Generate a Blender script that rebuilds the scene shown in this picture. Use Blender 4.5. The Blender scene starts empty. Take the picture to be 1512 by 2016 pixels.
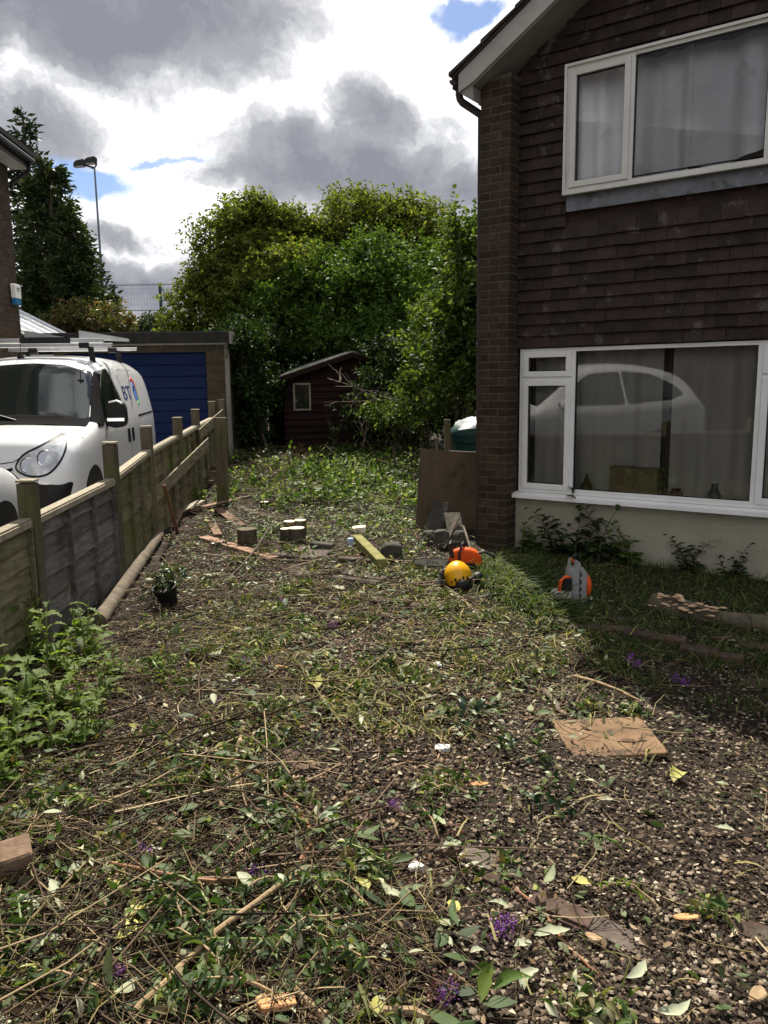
import bpy, bmesh, math, random
import numpy as np
from mathutils import Vector, Matrix
from mathutils.bvhtree import BVHTree
from mathutils.geometry import delaunay_2d_cdt

random.seed(11)
RNG = np.random.default_rng(11)
SC = bpy.context.scene
COL = SC.collection
R = math.radians

# ------------------------------------------------------------------ camera
CAM_H, PITCH, ROLL, FPX = 1.65, R(9.25), R(0.75), 1560.0
_fwd = np.array([0, math.cos(PITCH), -math.sin(PITCH)])
_rt = np.array([1.0, 0, 0])
_dn = np.cross(_fwd, _rt)
CR = math.cos(ROLL) * _rt + math.sin(ROLL) * _dn
CD = -math.sin(ROLL) * _rt + math.cos(ROLL) * _dn
cam_data = bpy.data.cameras.new('camera')
cam = bpy.data.objects.new('camera', cam_data)
COL.objects.link(cam)
cam_data.sensor_fit = 'VERTICAL'
cam_data.sensor_height = 36.0
cam_data.lens = 36.0 * FPX / 2016.0
cam_data.clip_start, cam_data.clip_end = 0.05, 2000
cam.matrix_world = Matrix(((CR[0], -CD[0], -_fwd[0], 0), (CR[1], -CD[1], -_fwd[1], 0),
                           (CR[2], -CD[2], -_fwd[2], CAM_H), (0, 0, 0, 1)))
SC.camera = cam


def sight(px, py):
    v = np.array([(px - 756) / FPX, (py - 1008) / FPX, 1.0])
    return v[0] * CR + v[1] * CD + v[2] * _fwd


def at(px, py, Y):
    "the point of the place seen at that spot, Y metres ahead"
    d = sight(px, py)
    return np.array([0, 0, CAM_H]) + d * (Y / d[1])


# ------------------------------------------------------------------ render, exposure
SC.render.engine = 'CYCLES'
SC.view_settings.view_transform = 'Standard'
SC.view_settings.look = 'None'
SC.view_settings.exposure = 0.98
SC.view_settings.gamma = 1.0
SC.cycles.use_denoising = True
SC.cycles.max_bounces = 7
SC.cycles.diffuse_bounces = 3
SC.cycles.glossy_bounces = 4
SC.cycles.transparent_max_bounces = 10
SC.cycles.caustics_reflective = False
SC.cycles.caustics_refractive = False
SC.cycles.sample_clamp_indirect = 6


# ------------------------------------------------------------------ node helper
class NT:
    def __init__(s, tree):
        s.t = tree
        s.n = tree.nodes
        s.n.clear()

    def new(s, typ, **kw):
        nd = s.n.new(typ)
        for k, v in kw.items():
            setattr(nd, k, v)
        return nd

    def put(s, sock, v):
        if v is None:
            return
        if isinstance(v, bpy.types.NodeSocket):
            s.t.links.new(v, sock)
        elif isinstance(v, (tuple, list)):
            n = len(sock.default_value)
            v = tuple(v)
            sock.default_value = (v + (1.0,))[:n] if len(v) < n else v[:n]
        else:
            sock.default_value = v

    def math(s, op, a, b=None, c=None, clamp=False):
        nd = s.new('ShaderNodeMath', operation=op, use_clamp=clamp)
        for i, v in enumerate((a, b, c)):
            if v is not None:
                s.put(nd.inputs[i], v)
        return nd.outputs[0]

    def vm(s, op, a, b=None, scale=None):
        nd = s.new('ShaderNodeVectorMath', operation=op)
        s.put(nd.inputs[0], a)
        if b is not None:
            s.put(nd.inputs[1], b)
        if scale is not None:
            s.put(nd.inputs['Scale'], scale)
        return nd.outputs['Value'] if op in ('DISTANCE', 'LENGTH', 'DOT_PRODUCT') else nd.outputs[0]

    def noise(s, vec, scale, detail=6, rough=.55, dist=0, col=False):
        nd = s.new('ShaderNodeTexNoise')
        s.put(nd.inputs['Vector'], vec)
        s.put(nd.inputs['Scale'], scale)
        nd.inputs['Detail'].default_value = detail
        nd.inputs['Roughness'].default_value = rough
        nd.inputs['Distortion'].default_value = dist
        return nd.outputs['Color' if col else 'Fac']

    def mapr(s, v, a, b, c=0.0, d=1.0, smooth=True):
        nd = s.new('ShaderNodeMapRange')
        if smooth:
            nd.interpolation_type = 'SMOOTHSTEP'
        s.put(nd.inputs[0], v)
        for i, q in enumerate((a, b, c, d)):
            s.put(nd.inputs[1 + i], q)
        return nd.outputs[0]

    def ramp(s, fac, stops, interp='LINEAR'):
        nd = s.new('ShaderNodeValToRGB')
        cr = nd.color_ramp
        cr.interpolation = interp
        while len(cr.elements) < len(stops):
            cr.elements.new(0.5)
        for e, (p, c) in zip(cr.elements, stops):
            e.position = p
            e.color = tuple(c) + (1.0,) if len(c) == 3 else c
        s.put(nd.inputs[0], fac)
        return nd.outputs[0]

    def mix(s, fac, a, b, blend='MIX'):
        nd = s.new('ShaderNodeMix', data_type='RGBA', blend_type=blend)
        s.put(nd.inputs[0], fac)
        s.put(nd.inputs[6], a)
        s.put(nd.inputs[7], b)
        return nd.outputs[2]


# ------------------------------------------------------------------ sun and sky
SUN_DIR = Vector((-0.13, 1.0, 1.30)).normalized()     # towards the sun
SUN_EL = math.asin(SUN_DIR.z)
SUN_AZ = math.atan2(SUN_DIR.x, SUN_DIR.y)
sl = bpy.data.lights.new('sun', 'SUN')
sl.energy = 5.0
sl.angle = R(0.53)
sl.color = (1.0, 0.92, 0.79)
sun = bpy.data.objects.new('sun', sl)
COL.objects.link(sun)
sun.rotation_euler = SUN_DIR.to_track_quat('Z', 'Y').to_euler()
sun.location = (-3, 12, 20)

world = bpy.data.worlds.new('World')
SC.world = world
world.use_nodes = True
w = NT(world.node_tree)
dirv = w.new('ShaderNodeTexCoord').outputs['Generated']
dirv = w.vm('NORMALIZE', dirv)
sky = w.new('ShaderNodeTexSky', sky_type='NISHITA')
sky.sun_disc = False
sky.sun_elevation = SUN_EL
sky.sun_rotation = SUN_AZ
sky.air_density = 1.0
sky.dust_density = 0.6
sky.ozone_density = 2.0
warp = w.vm('SUBTRACT', w.noise(dirv, 3.2, 6, .6, col=True), (.5, .5, .5))
d2 = w.vm('ADD', dirv, w.vm('SCALE', warp, scale=.20))
fine = w.noise(w.vm('MULTIPLY', d2, (1, 1, 1.5)), 6.0, 12, .66)


def blob(px, py, rx, ry, amp):
    c = Vector(sight(px, py)).normalized()
    k = FPX * 1.0
    df = w.vm('MULTIPLY', w.vm('SUBTRACT', d2, tuple(c)), (k / rx, k / max(rx, ry), k / ry))
    return w.mapr(w.vm('LENGTH', df), 0.15, 1.35, amp, 0.0)


dark = None
for b in [(200, 40, 400, 115, .95), (520, 60, 200, 80, .7), (30, 255, 210, 85, .8), (660, 330, 300, 95, .95), (720, 225, 130, 95, .9),
          (900, 380, 180, 90, .8), (560, 300, 120, 60, .6), (330, 575, 300, 70, .8), (290, 470, 120, 40, .7), (860, 250, 100, 40, .4), (1300, 300, 200, 250, .7),
          (-250, 150, 250, 250, .9)]:
    v = blob(*b)
    dark = v if dark is None else w.math('MAXIMUM', dark, v)
blue = None
for b in [(950, 25, 75, 40, 1.0), (190, 350, 150, 50, 1.0), (330, 305, 80, 16, .7), (1250, -150, 160, 80, .9)]:
    v = blob(*b)
    blue = v if blue is None else w.math('MAXIMUM', blue, v)
# beyond the frame the same mixture of dark, bright and open sky goes on
vc = Vector(sight(600, 350)).normalized()
off = w.mapr(w.vm('DOT_PRODUCT', dirv, tuple(vc)), .86, .70, 0, 1)
gen = w.mapr(w.noise(d2, 2.1, 3, .5), .43, .60, 0, 1)
genb = w.mapr(w.noise(w.vm('ADD', d2, (7, 3, 1)), 1.7, 3, .5), .58, .72, 0, 1)
dark = w.math('MAXIMUM', dark, w.math('MULTIPLY', gen, off))
blue = w.math('MAXIMUM', blue, w.math('MULTIPLY', genb, off))
thick = w.math('ADD', dark, w.math('MULTIPLY', w.math('SUBTRACT', fine, .5), 1.75))
cloud = w.ramp(thick, [(0.0, (1.2, 1.21, 1.24)), (.33, (1.02, 1.03, 1.06)), (.44, (.70, .705, .73)), (.66, (.395, .40, .435)), (1.0, (.25, .257, .30))])
cloud10 = w.vm('SCALE', cloud, scale=10.0)
open_ = w.mapr(w.math('ADD', blue, w.math('MULTIPLY', w.math('SUBTRACT', fine, .5), 1.6)), .42, .85, 0, .95)
skyc = w.vm('MULTIPLY', sky.outputs[0], (.78, .86, 1.02))
final = w.mix(open_, cloud10, skyc)
bg = w.new('ShaderNodeBackground')
w.put(bg.inputs[0], final)
bg.inputs[1].default_value = 0.060
wo = w.new('ShaderNodeOutputWorld')
w.t.links.new(bg.outputs[0], wo.inputs[0])


# ------------------------------------------------------------------ materials
M = {}


def mat(name, stops, src='noise', scale=6.0, rough=.7, bump=0.0, bscale=40.0, vary=0.0, metallic=0.0, coat=0.0, spec=.2,
        trans=0.0, detail=6, stretch=(1, 1, 1), dirt=None, space='object', alpha=1.0, sheen=0, nrough=.6):
    """procedural material: colour ramp over noise / random per island / random per object"""
    m = bpy.data.materials.new(name)
    m.use_nodes = True
    t = NT(m.node_tree)
    if space == 'world':
        vec = t.new('ShaderNodeNewGeometry').outputs['Position']
    else:
        vec = t.new('ShaderNodeTexCoord').outputs['Object']
    if stretch != (1, 1, 1):
        vec = t.vm('MULTIPLY', vec, stretch)
    if isinstance(stops[0], (int, float)):
        stops = [(0, stops), (1, stops)]
    if src == 'noise':
        fac = t.noise(vec, scale, detail, nrough)
    elif src == 'island':
        fac = t.new('ShaderNodeNewGeometry').outputs['Random Per Island']
    else:
        fac = t.new('ShaderNodeObjectInfo').outputs['Random']
    col = t.ramp(fac, stops)
    if src != 'noise' and vary:
        n2 = t.noise(vec, scale, 4, .6)
        col = t.mix(1.0, col, t.ramp(n2, [(.25, (1 - vary,) * 3), (.75, (1 + vary * .6,) * 3)]), 'MULTIPLY')
    elif vary:
        r = t.new('ShaderNodeObjectInfo').outputs['Random']
        col = t.mix(1.0, col, t.ramp(r, [(0, (1 - vary,) * 3), (1, (1 + vary * .6,) * 3)]), 'MULTIPLY')
    if dirt:
        for (dc, dscale, lo, hi, amt) in dirt:
            gp_ = t.new('ShaderNodeNewGeometry').outputs['Position']
            dn_ = t.mapr(t.noise(gp_, dscale, 7, .65), lo, hi, 0, amt)
            col = t.mix(dn_, col, dc)
    b = t.new('ShaderNodeBsdfPrincipled')
    t.put(b.inputs['Base Color'], col)
    b.inputs['Roughness'].default_value = rough
    b.inputs['Metallic'].default_value = metallic
    b.inputs['Specular IOR Level'].default_value = spec
    if coat:
        b.inputs['Coat Weight'].default_value = coat
        b.inputs['Coat Roughness'].default_value = .04
    if bump:
        bp = t.new('ShaderNodeBump')
        bp.inputs['Strength'].default_value = bump
        bp.inputs['Distance'].default_value = .02
        t.put(bp.inputs['Height'], t.noise(vec, bscale, 5, .6))
        t.t.links.new(bp.outputs[0], b.inputs['Normal'])
    out = b.outputs[0]
    if trans:
        tr = t.new('ShaderNodeBsdfTranslucent')
        tc = t.mix(1.0, col, (1.25, 1.3, .55), 'MULTIPLY')
        t.put(tr.inputs[0], tc)
        ms = t.new('ShaderNodeMixShader')
        ms.inputs[0].default_value = trans
        t.t.links.new(out, ms.inputs[1])
        t.t.links.new(tr.outputs[0], ms.inputs[2])
        out = ms.outputs[0]
    o = t.new('ShaderNodeOutputMaterial')
    t.t.links.new(out, o.inputs[0])
    M[name] = m
    return m


def glass(name, tint=(1, 1, 1), ior=1.6, rough=0.0):
    m = bpy.data.materials.new(name)
    m.use_nodes = True
    t = NT(m.node_tree)
    fr = t.new('ShaderNodeFresnel')
    fr.inputs[0].default_value = ior
    tr = t.new('ShaderNodeBsdfTransparent')
    tr.inputs[0].default_value = tuple(tint) + (1,)
    gl = t.new('ShaderNodeBsdfGlossy')
    gl.inputs['Roughness'].default_value = rough
    ms = t.new('ShaderNodeMixShader')
    t.t.links.new(fr.outputs[0], ms.inputs[0])
    t.t.links.new(tr.outputs[0], ms.inputs[1])
    t.t.links.new(gl.outputs[0], ms.inputs[2])
    o = t.new('ShaderNodeOutputMaterial')
    t.t.links.new(ms.outputs[0], o.inputs[0])
    M[name] = m


def greens(*c):
    return [(i / max(1, len(c) - 1), x) for i, x in enumerate(c)]


mat('soil', [(.25, (.010, .007, .005)), (.55, (.024, .016, .011)), (.8, (.050, .036, .024))], scale=9, rough=.95, bump=.8, bscale=45, space='world',
    dirt=[((.022, .028, .011), 1.6, .52, .70, .6)])
mat('concrete', [(.3, (.20, .19, .17)), (.7, (.33, .31, .28))], scale=5, rough=.9, bump=.3, bscale=60, space='world')
mat('chips', [(0, (.010, .007, .005)), (.30, (.028, .019, .013)), (.55, (.072, .051, .036)), (.78, (.155, .118, .083)), (.95, (.25, .205, .152)), (1, (.42, .36, .28))], src='island', rough=.75, spec=.12, vary=.35, scale=40)
mat('bark_chips', [(0, (.018, .010, .006)), (.5, (.05, .028, .016)), (.85, (.13, .08, .045)), (1, (.32, .23, .14))], src='island', rough=.8, vary=.3, scale=30)
mat('twigs', [(0, (.014, .008, .005)), (.45, (.036, .022, .012)), (.75, (.10, .066, .036)), (.92, (.26, .19, .105)), (1, (.42, .33, .20))], src='island', rough=.75, vary=.3, scale=25)
mat('straw', [(0, (.09, .07, .028)), (.5, (.19, .155, .065)), (1, (.40, .34, .17))], src='island', rough=.6, trans=.25)
mat('grass', [(0, (.022, .038, .009)), (.5, (.045, .075, .016)), (.85, (.095, .125, .034)), (1, (.22, .22, .085))], src='island', rough=.6, spec=.2, trans=.35)
mat('sprig_leaf', [(0, (.022, .046, .010)), (.3, (.045, .085, .017)), (.52, (.09, .135, .030)), (.66, (.16, .175, .05)), (.76, (.12, .078, .040)), (.88, (.28, .27, .15)), (1, (.52, .53, .38))], src='island', rough=.65, trans=.3)
mat('fence_grey', [(.25, (.070, .062, .055)), (.5, (.15, .14, .125)), (.8, (.27, .255, .235))], scale=4, rough=.85, bump=.45, bscale=30, stretch=(6, 1.0, 8), vary=.25, dirt=[((.035, .031, .029), 2.2, .46, .64, .75), ((.10, .11, .035), 1.1, .56, .7, .5)], space='world')
mat('fence_green', [(.25, (.078, .066, .040)), (.5, (.17, .148, .088)), (.8, (.30, .27, .175))], scale=4, rough=.85, bump=.45, bscale=30, stretch=(6, 1.0, 8), vary=.25, dirt=[((.11, .135, .028), 1.6, .46, .64, .6), ((.040, .036, .022), 3.0, .54, .70, .6)], space='world')
mat('clippings', [(0, (.04, .048, .010)), (.35, (.095, .105, .02)), (.7, (.20, .185, .045)), (1, (.34, .29, .11))], src='island', rough=.6, spec=.2, trans=.3)
mat('litter_leaf', [(0, (.020, .040, .010)), (.3, (.035, .068, .016)), (.55, (.065, .105, .032)), (.74, (.13, .165, .075)), (.88, (.28, .31, .18)), (1, (.55, .57, .42))], src='island', rough=.6, spec=.25, trans=.3, vary=.2, scale=20)
mat('litter_green', greens((.022, .045, .012), (.04, .075, .02), (.07, .11, .032), (.13, .165, .06), (.26, .30, .17)), src='island', rough=.6, spec=.22, trans=.42, vary=.25, scale=25)
mat('dry_leaf', [(0, (.06, .035, .018)), (.4, (.15, .095, .05)), (.75, (.30, .22, .13)), (1, (.48, .40, .28))], src='island', rough=.7, trans=.15, vary=.2, scale=20)
mat('weed_leaf', greens((.055, .095, .014), (.09, .145, .02), (.135, .195, .032), (.20, .26, .065)), src='island', rough=.6, spec=.2, trans=.5, vary=.15, scale=15)
mat('weed_stem', [(0, (.11, .16, .04)), (1, (.22, .27, .09))], rough=.5, trans=.1)
mat('cover_leaf', greens((.022, .050, .009), (.04, .08, .015), (.065, .115, .024), (.13, .185, .055), (.30, .33, .17)), src='island', rough=.55, spec=.22, trans=.38)
mat('ash_leaf', greens((.045, .068, .014), (.078, .11, .020), (.12, .145, .030), (.19, .195, .050)), src='island', rough=.7, spec=.08, trans=.5)
mat('plum_leaf', greens((.028, .060, .011), (.05, .098, .017), (.078, .135, .026), (.13, .195, .045)), src='island', rough=.6, spec=.12, trans=.38)
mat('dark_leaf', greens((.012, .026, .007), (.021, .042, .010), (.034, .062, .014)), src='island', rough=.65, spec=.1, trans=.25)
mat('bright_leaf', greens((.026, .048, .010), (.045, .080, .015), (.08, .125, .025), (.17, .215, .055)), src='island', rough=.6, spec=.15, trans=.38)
mat('spruce_needle', greens((.014, .026, .016), (.022, .042, .018), (.04, .062, .022)), src='island', rough=.55, trans=.15)
mat('cypress_spray', greens((.016, .030, .010), (.030, .05, .014), (.055, .075, .02)), src='island', rough=.55, trans=.2)
mat('ruddy_leaf', greens((.05, .075, .018), (.09, .105, .028), (.15, .085, .04), (.11, .12, .04)), src='island', rough=.5, trans=.35)
mat('far_leaf', greens((.03, .045, .02), (.06, .08, .035)), src='island', rough=.6, trans=.25)
mat('holly_leaf', greens((.009, .028, .008), (.014, .040, .011), (.13, .16, .055)), src='island', rough=.4, spec=.3, trans=.1)
mat('bark', [(.3, (.035, .028, .02)), (.6, (.085, .07, .05)), (.8, (.14, .12, .085))], scale=14, rough=.9, bump=.7, bscale=30, stretch=(1, 1, .25))
mat('dead_wood', [(.3, (.06, .047, .033)), (.7, (.16, .13, .095))], scale=10, rough=.85, bump=.4, bscale=40, vary=.35)
mat('tan_branch', [(.3, (.19, .125, .065)), (.7, (.36, .26, .15))], scale=14, rough=.7, bump=.4, bscale=40, vary=.35)
mat('red_branch', [(.3, (.16, .07, .035)), (.7, (.30, .155, .08))], scale=14, rough=.6, bump=.3, bscale=40)
mat('dark_branch', [(.3, (.035, .026, .02)), (.7, (.09, .07, .05))], scale=14, rough=.8, bump=.4, bscale=40)
mat('fence_wood', [(.25, (.080, .064, .044)), (.5, (.185, .155, .108)), (.8, (.33, .29, .215))], scale=4, rough=.85, bump=.45, bscale=30, stretch=(6, 1.0, 8), vary=.25,
    dirt=[((.135, .15, .032), 1.3, .47, .62, .7), ((.035, .029, .023), 3.0, .52, .70, .6)], space='world')
mat('post_wood', [(.25, (.065, .052, .034)), (.6, (.135, .112, .074)), (.8, (.20, .172, .12))], scale=5, rough=.85, bump=.4, bscale=35, stretch=(8, 8, .8), vary=.2,
    dirt=[((.10, .115, .03), 2.2, .48, .64, .6)], space='world')
mat('pale_wood', [(.3, (.17, .145, .10)), (.55, (.30, .265, .195)), (.75, (.42, .385, .30))], scale=9, rough=.8, bump=.4, bscale=35, stretch=(6, 6, 1), vary=.2)
mat('fresh_cut', [(.3, (.62, .52, .34)), (.7, (.78, .70, .53))], scale=9, rough=.75, bump=.2)
mat('red_plank', [(.3, (.15, .085, .055)), (.7, (.30, .19, .125))], scale=6, rough=.85, bump=.35, bscale=30, stretch=(1, 6, 6), vary=.35)
mat('orange_wood', [(.3, (.40, .19, .075)), (.7, (.60, .34, .16))], scale=12, rough=.7, bump=.5, bscale=35, stretch=(1, 5, 5))
mat('mossy_timber', [(.25, (.10, .09, .035)), (.5, (.20, .19, .065)), (.8, (.33, .32, .14))], scale=7, rough=.9, bump=.5, bscale=30, stretch=(1, 4, 4))
mat('brick_dark', [(.25, (.030, .019, .012)), (.6, (.060, .039, .026)), (.85, (.095, .066, .046))], scale=16, rough=.92, bump=.35, bscale=60, vary=.35, space='world',
    dirt=[((.028, .033, .016), 2.0, .52, .72, .35)])
mat('mortar', [(.3, (.060, .052, .040)), (.7, (.105, .092, .072))], scale=30, rough=.95, space='world')
mat('brick_garage', [(.25, (.046, .034, .022)), (.7, (.092, .070, .047))], scale=14, rough=.92, bump=.3, bscale=50, vary=.3, space='world')
mat('brick_floor', [(.3, (.046, .029, .023)), (.7, (.098, .063, .048))], scale=18, rough=.9, bump=.5, bscale=45, vary=.35, dirt=[((.10, .10, .075), 9, .52, .7, .6), ((.03, .025, .02), 14, .55, .7, .6)])
mat('slab_stone', [(.3, (.07, .054, .045)), (.7, (.145, .115, .096))], scale=12, rough=.92, bump=.5, bscale=40, vary=.3, dirt=[((.03, .025, .018), 10, .54, .7, .7)])
mat('rusty_slab', [(.3, (.11, .065, .035)), (.7, (.22, .14, .08))], scale=6, rough=.85, bump=.5, bscale=40, dirt=[((.035, .026, .019), 13, .52, .62, .8), ((.26, .20, .10), 5, .56, .7, .4)])
mat('orange_block', [(.3, (.10, .062, .040)), (.7, (.20, .135, .09))], scale=12, rough=.9, bump=.6, bscale=30, dirt=[((.05, .04, .03), 14, .5, .66, .7)])
mat('rock', [(.3, (.04, .037, .029)), (.7, (.10, .092, .074))], scale=9, rough=.95, bump=.6, bscale=25, vary=.3)
mat('tile', [(.25, (.020, .0120, .0095)), (.55, (.034, .0205, .0160)), (.8, (.054, .034, .027))], scale=9, rough=.8, spec=.3, bump=.35, bscale=45, vary=.38, space='world',
    dirt=[((.13, .112, .092), 6.5, .58, .67, .5), ((.022, .027, .015), 2.2, .58, .75, .5)])
mat('upvc', [(.3, (.70, .70, .68)), (.7, (.80, .80, .79))], scale=3, rough=.35, spec=.5, space='world', dirt=[((.28, .25, .18), 11, .66, .80, .35)])
mat('upvc_dirty', [(.3, (.56, .55, .50)), (.7, (.66, .65, .61))], scale=3, rough=.45, space='world', dirt=[((.2, .18, .12), 13, .63, .74, .45)])
mat('seal', (.012, .012, .013), rough=.5)
mat('lead', [(.3, (.085, .090, .096)), (.7, (.165, .172, .182))], scale=7, rough=.55, bump=.25, bscale=18, space='world', dirt=[((.04, .045, .035), 6, .52, .66, .8), ((.38, .39, .40), 9, .62, .74, .6)])
mat('render_wall', [(.3, (.38, .355, .27)), (.7, (.47, .44, .345))], scale=3, rough=.95, bump=1.0, bscale=85, space='world', dirt=[((.17, .155, .095), 2.4, .55, .75, .55)])
mat('barge_white', [(.3, (.32, .308, .28)), (.7, (.44, .425, .39))], scale=3, rough=.7, space='world', dirt=[((.2, .18, .14), 6, .55, .7, .4)])
mat('soffit', [(.3, (.20, .185, .16)), (.7, (.30, .28, .25))], scale=4, rough=.8, space='world')
mat('roof_tile', [(.3, (.035, .03, .028)), (.7, (.08, .065, .06))], scale=8, rough=.85, bump=.3, vary=.3)
mat('plastic_black', (.011, .011, .012), rough=.5, spec=.3)
mat('plastic_dark', (.018, .018, .019), rough=.6, spec=.25)
mat('plastic_brown', (.05, .04, .036), rough=.5)
mat('inside', [(.3, (.12, .105, .085)), (.7, (.16, .14, .115))], scale=2, rough=.9)
mat('curtain_white', [(.3, (.76, .77, .80)), (.7, (.86, .87, .89))], scale=6, rough=.9, trans=.15, dirt=[((.42, .44, .48), 3, .55, .7, .5)])
mat('curtain_net', [(.3, (.80, .78, .72)), (.7, (.90, .88, .82))], scale=4, rough=.9, trans=.35, stretch=(5, 5, .6))
mat('curtain_dark', [(.3, (.05, .045, .04)), (.7, (.08, .07, .065))], scale=4, rough=.9)
mat('cardboard', [(.3, (.22, .16, .095)), (.7, (.31, .235, .145))], scale=5, rough=.85)
mat('vase_blue', (.03, .05, .11), rough=.25)
mat('pot_brown', (.10, .055, .035), rough=.5)
mat('door_blue', [(.3, (.0025, .011, .058)), (.7, (.004, .016, .075))], scale=2, rough=.6, spec=.15, bump=.08, bscale=20)
mat('lintel', [(.3, (.045, .038, .027)), (.7, (.08, .068, .048))], scale=6, rough=.85)
mat('felt', [(.3, (.016, .016, .016)), (.7, (.034, .034, .033))], scale=9, rough=.9, space='world')
mat('grey_wood', [(.3, (.16, .15, .125)), (.7, (.27, .255, .22))], scale=6, rough=.85, stretch=(6, 6, 1))
mat('shed_red', [(.3, (.014, .0055, .0045)), (.7, (.026, .010, .008))], scale=5, rough=.85, bump=.3, bscale=25, stretch=(1, 1, 6), vary=.25, space='world', dirt=[((.02, .022, .012), 3, .55, .72, .5)])
mat('shed_roof', [(.3, (.12, .12, .095)), (.6, (.24, .24, .21)), (.8, (.36, .36, .33))], scale=7, rough=.85, bump=.5, bscale=25, space='world', dirt=[((.10, .12, .04), 4, .5, .62, .8)])
mat('van_paint', (.78, .79, .80), rough=.28, coat=.9, spec=.5)
mat('car_paint', (.74, .75, .76), rough=.25, coat=.9, spec=.5)
mat('matt_black', (.010, .010, .011), rough=.95, spec=.04)
mat('car_glass', (.010, .013, .012), rough=.03, spec=.7, coat=.15)
mat('lamp_glass', [(.3, (.34, .36, .38)), (.7, (.80, .82, .84))], scale=11, rough=.15, coat=1.0, metallic=.25, spec=.5)
mat('chrome', (.75, .76, .78), rough=.1, metallic=1.0)
mat('alu', [(.3, (.55, .56, .57)), (.7, (.68, .69, .70))], scale=6, rough=.4, metallic=.75)
mat('tyre', (.02, .02, .02), rough=.8)
mat('logo_navy', (.02, .04, .16), rough=.4)
mat('logo_blue', (.10, .22, .55), rough=.4)
mat('logo_red', (.60, .06, .07), rough=.4)
mat('logo_green', (.10, .42, .12), rough=.4)
mat('logo_gold', (.65, .42, .05), rough=.4)
mat('helmet_yellow', (.72, .36, .008), rough=.35, coat=.4)
mat('saw_orange', [(.3, (.60, .075, .012)), (.7, (.70, .10, .018))], scale=8, rough=.42)
mat('saw_grey', [(.3, (.22, .225, .225)), (.7, (.32, .325, .325))], scale=7, rough=.5, dirt=[((.09, .085, .07), 16, .58, .7, .7)])
mat('saw_cream', (.45, .43, .37), rough=.5)
mat('steel', [(.3, (.35, .36, .36)), (.7, (.52, .52, .52))], scale=9, rough=.35, metallic=.8)
mat('mesh_visor', [(.3, (.025, .025, .025)), (.7, (.07, .07, .068))], scale=120, rough=.6)
mat('bin_green', [(.3, (.007, .035, .032)), (.7, (.011, .048, .044))], scale=5, rough=.45)
mat('bag_white', [(.3, (.46, .50, .53)), (.7, (.60, .63, .66))], scale=8, rough=.3, trans=.2)
mat('ply', [(.3, (.075, .055, .034)), (.7, (.14, .105, .068))], scale=4, rough=.85, stretch=(1, 1, .3), dirt=[((.045, .040, .026), 3, .50, .66, .8)])
mat('mast_grey', (.16, .19, .22), rough=.5, metallic=.4)
mat('mesh_green', (.03, .07, .065), rough=.5)
mat('lamp_head', (.035, .035, .035), rough=.45)
mat('alarm_white', (.72, .72, .68), rough=.4)
mat('alarm_blue', (.02, .14, .28), rough=.4)
mat('white_frame', (.75, .76, .77), rough=.4)
mat('poly_sheet', (.60, .63, .66), rough=.35)
mat('bark_log', [(.3, (.055, .045, .03)), (.7, (.14, .12, .085))], scale=12, rough=.95, bump=.8, bscale=22, vary=.3, dirt=[((.10, .12, .04), 7, .52, .68, .6)])
mat('fungus', [(.3, (.42, .27, .16)), (.7, (.60, .42, .28))], src='noise', scale=20, rough=.7)
mat('purple', greens((.10, .03, .18), (.19, .06, .30), (.30, .13, .42)), src='island', rough=.6, trans=.2)
mat('faded_flower', greens((.10, .05, .035), (.17, .08, .06)), src='island', rough=.8)
mat('yellow_leaf', greens((.33, .32, .07), (.44, .42, .13), (.52, .50, .24)), src='noise', scale=9, rough=.6, spec=.2, trans=.25, vary=.15)
mat('silver_leaf', greens((.22, .26, .15), (.34, .37, .25), (.46, .48, .36)), src='island', rough=.65, spec=.2, trans=.2, vary=.12, scale=25)
mat('pot_black', (.012, .012, .012), rough=.55)
mat('paper_blue', [(.4, (.18, .33, .55)), (.6, (.55, .62, .70))], scale=25, rough=.6)
mat('white_shard', (.66, .66, .62), rough=.5)
mat('root_ball', [(0, (.06, .025, .018)), (1, (.15, .075, .05))], src='island', rough=.9)
glass('pane_glass', ior=2.0)
glass('upper_pane_glass', ior=1.62)


# ------------------------------------------------------------------ mesh helpers
def link(o, parent=None):
    COL.objects.link(o)
    if parent is not None:
        o.parent = parent
    return o


def tag(o, label=None, cat=None, group=None, kind=None):
    for k, v in (('label', label), ('category', cat), ('group', group), ('kind', kind)):
        if v:
            o[k] = v
    return o


def empty(name, loc=(0, 0, 0), rz=0.0, label=None, cat=None, group=None, rot=None):
    o = bpy.data.objects.new(name, None)
    o.empty_display_size = .1
    link(o)
    o.location = loc
    o.rotation_euler = rot if rot else (0, 0, rz)
    return tag(o, label, cat, group)


def np_mesh(name, V, Fc, smooth=False):
    V = np.asarray(V, dtype=np.float32).reshape(-1, 3)
    Fc = np.asarray(Fc, dtype=np.int32)
    me = bpy.data.meshes.new(name)
    n, k = Fc.shape
    me.vertices.add(len(V))
    me.vertices.foreach_set('co', V.ravel())
    me.loops.add(n * k)
    me.loops.foreach_set('vertex_index', Fc.ravel())
    me.polygons.add(n)
    me.polygons.foreach_set('loop_start', np.arange(0, n * k, k, dtype=np.int32))
    me.polygons.foreach_set('loop_total', np.full(n, k, dtype=np.int32))
    if smooth:
        me.polygons.foreach_set('use_smooth', np.ones(n, dtype=bool))
    me.update(calc_edges=True)
    return me


def mobj(name, me, m, parent=None, loc=None, rz=None):
    o = bpy.data.objects.new(name, me)
    if m is not None and len(me.materials) == 0:
        me.materials.append(M[m] if isinstance(m, str) else m)
    link(o, parent)
    if loc is not None:
        o.location = loc
    if rz is not None:
        o.rotation_euler = (0, 0, rz)
    return o


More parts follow.
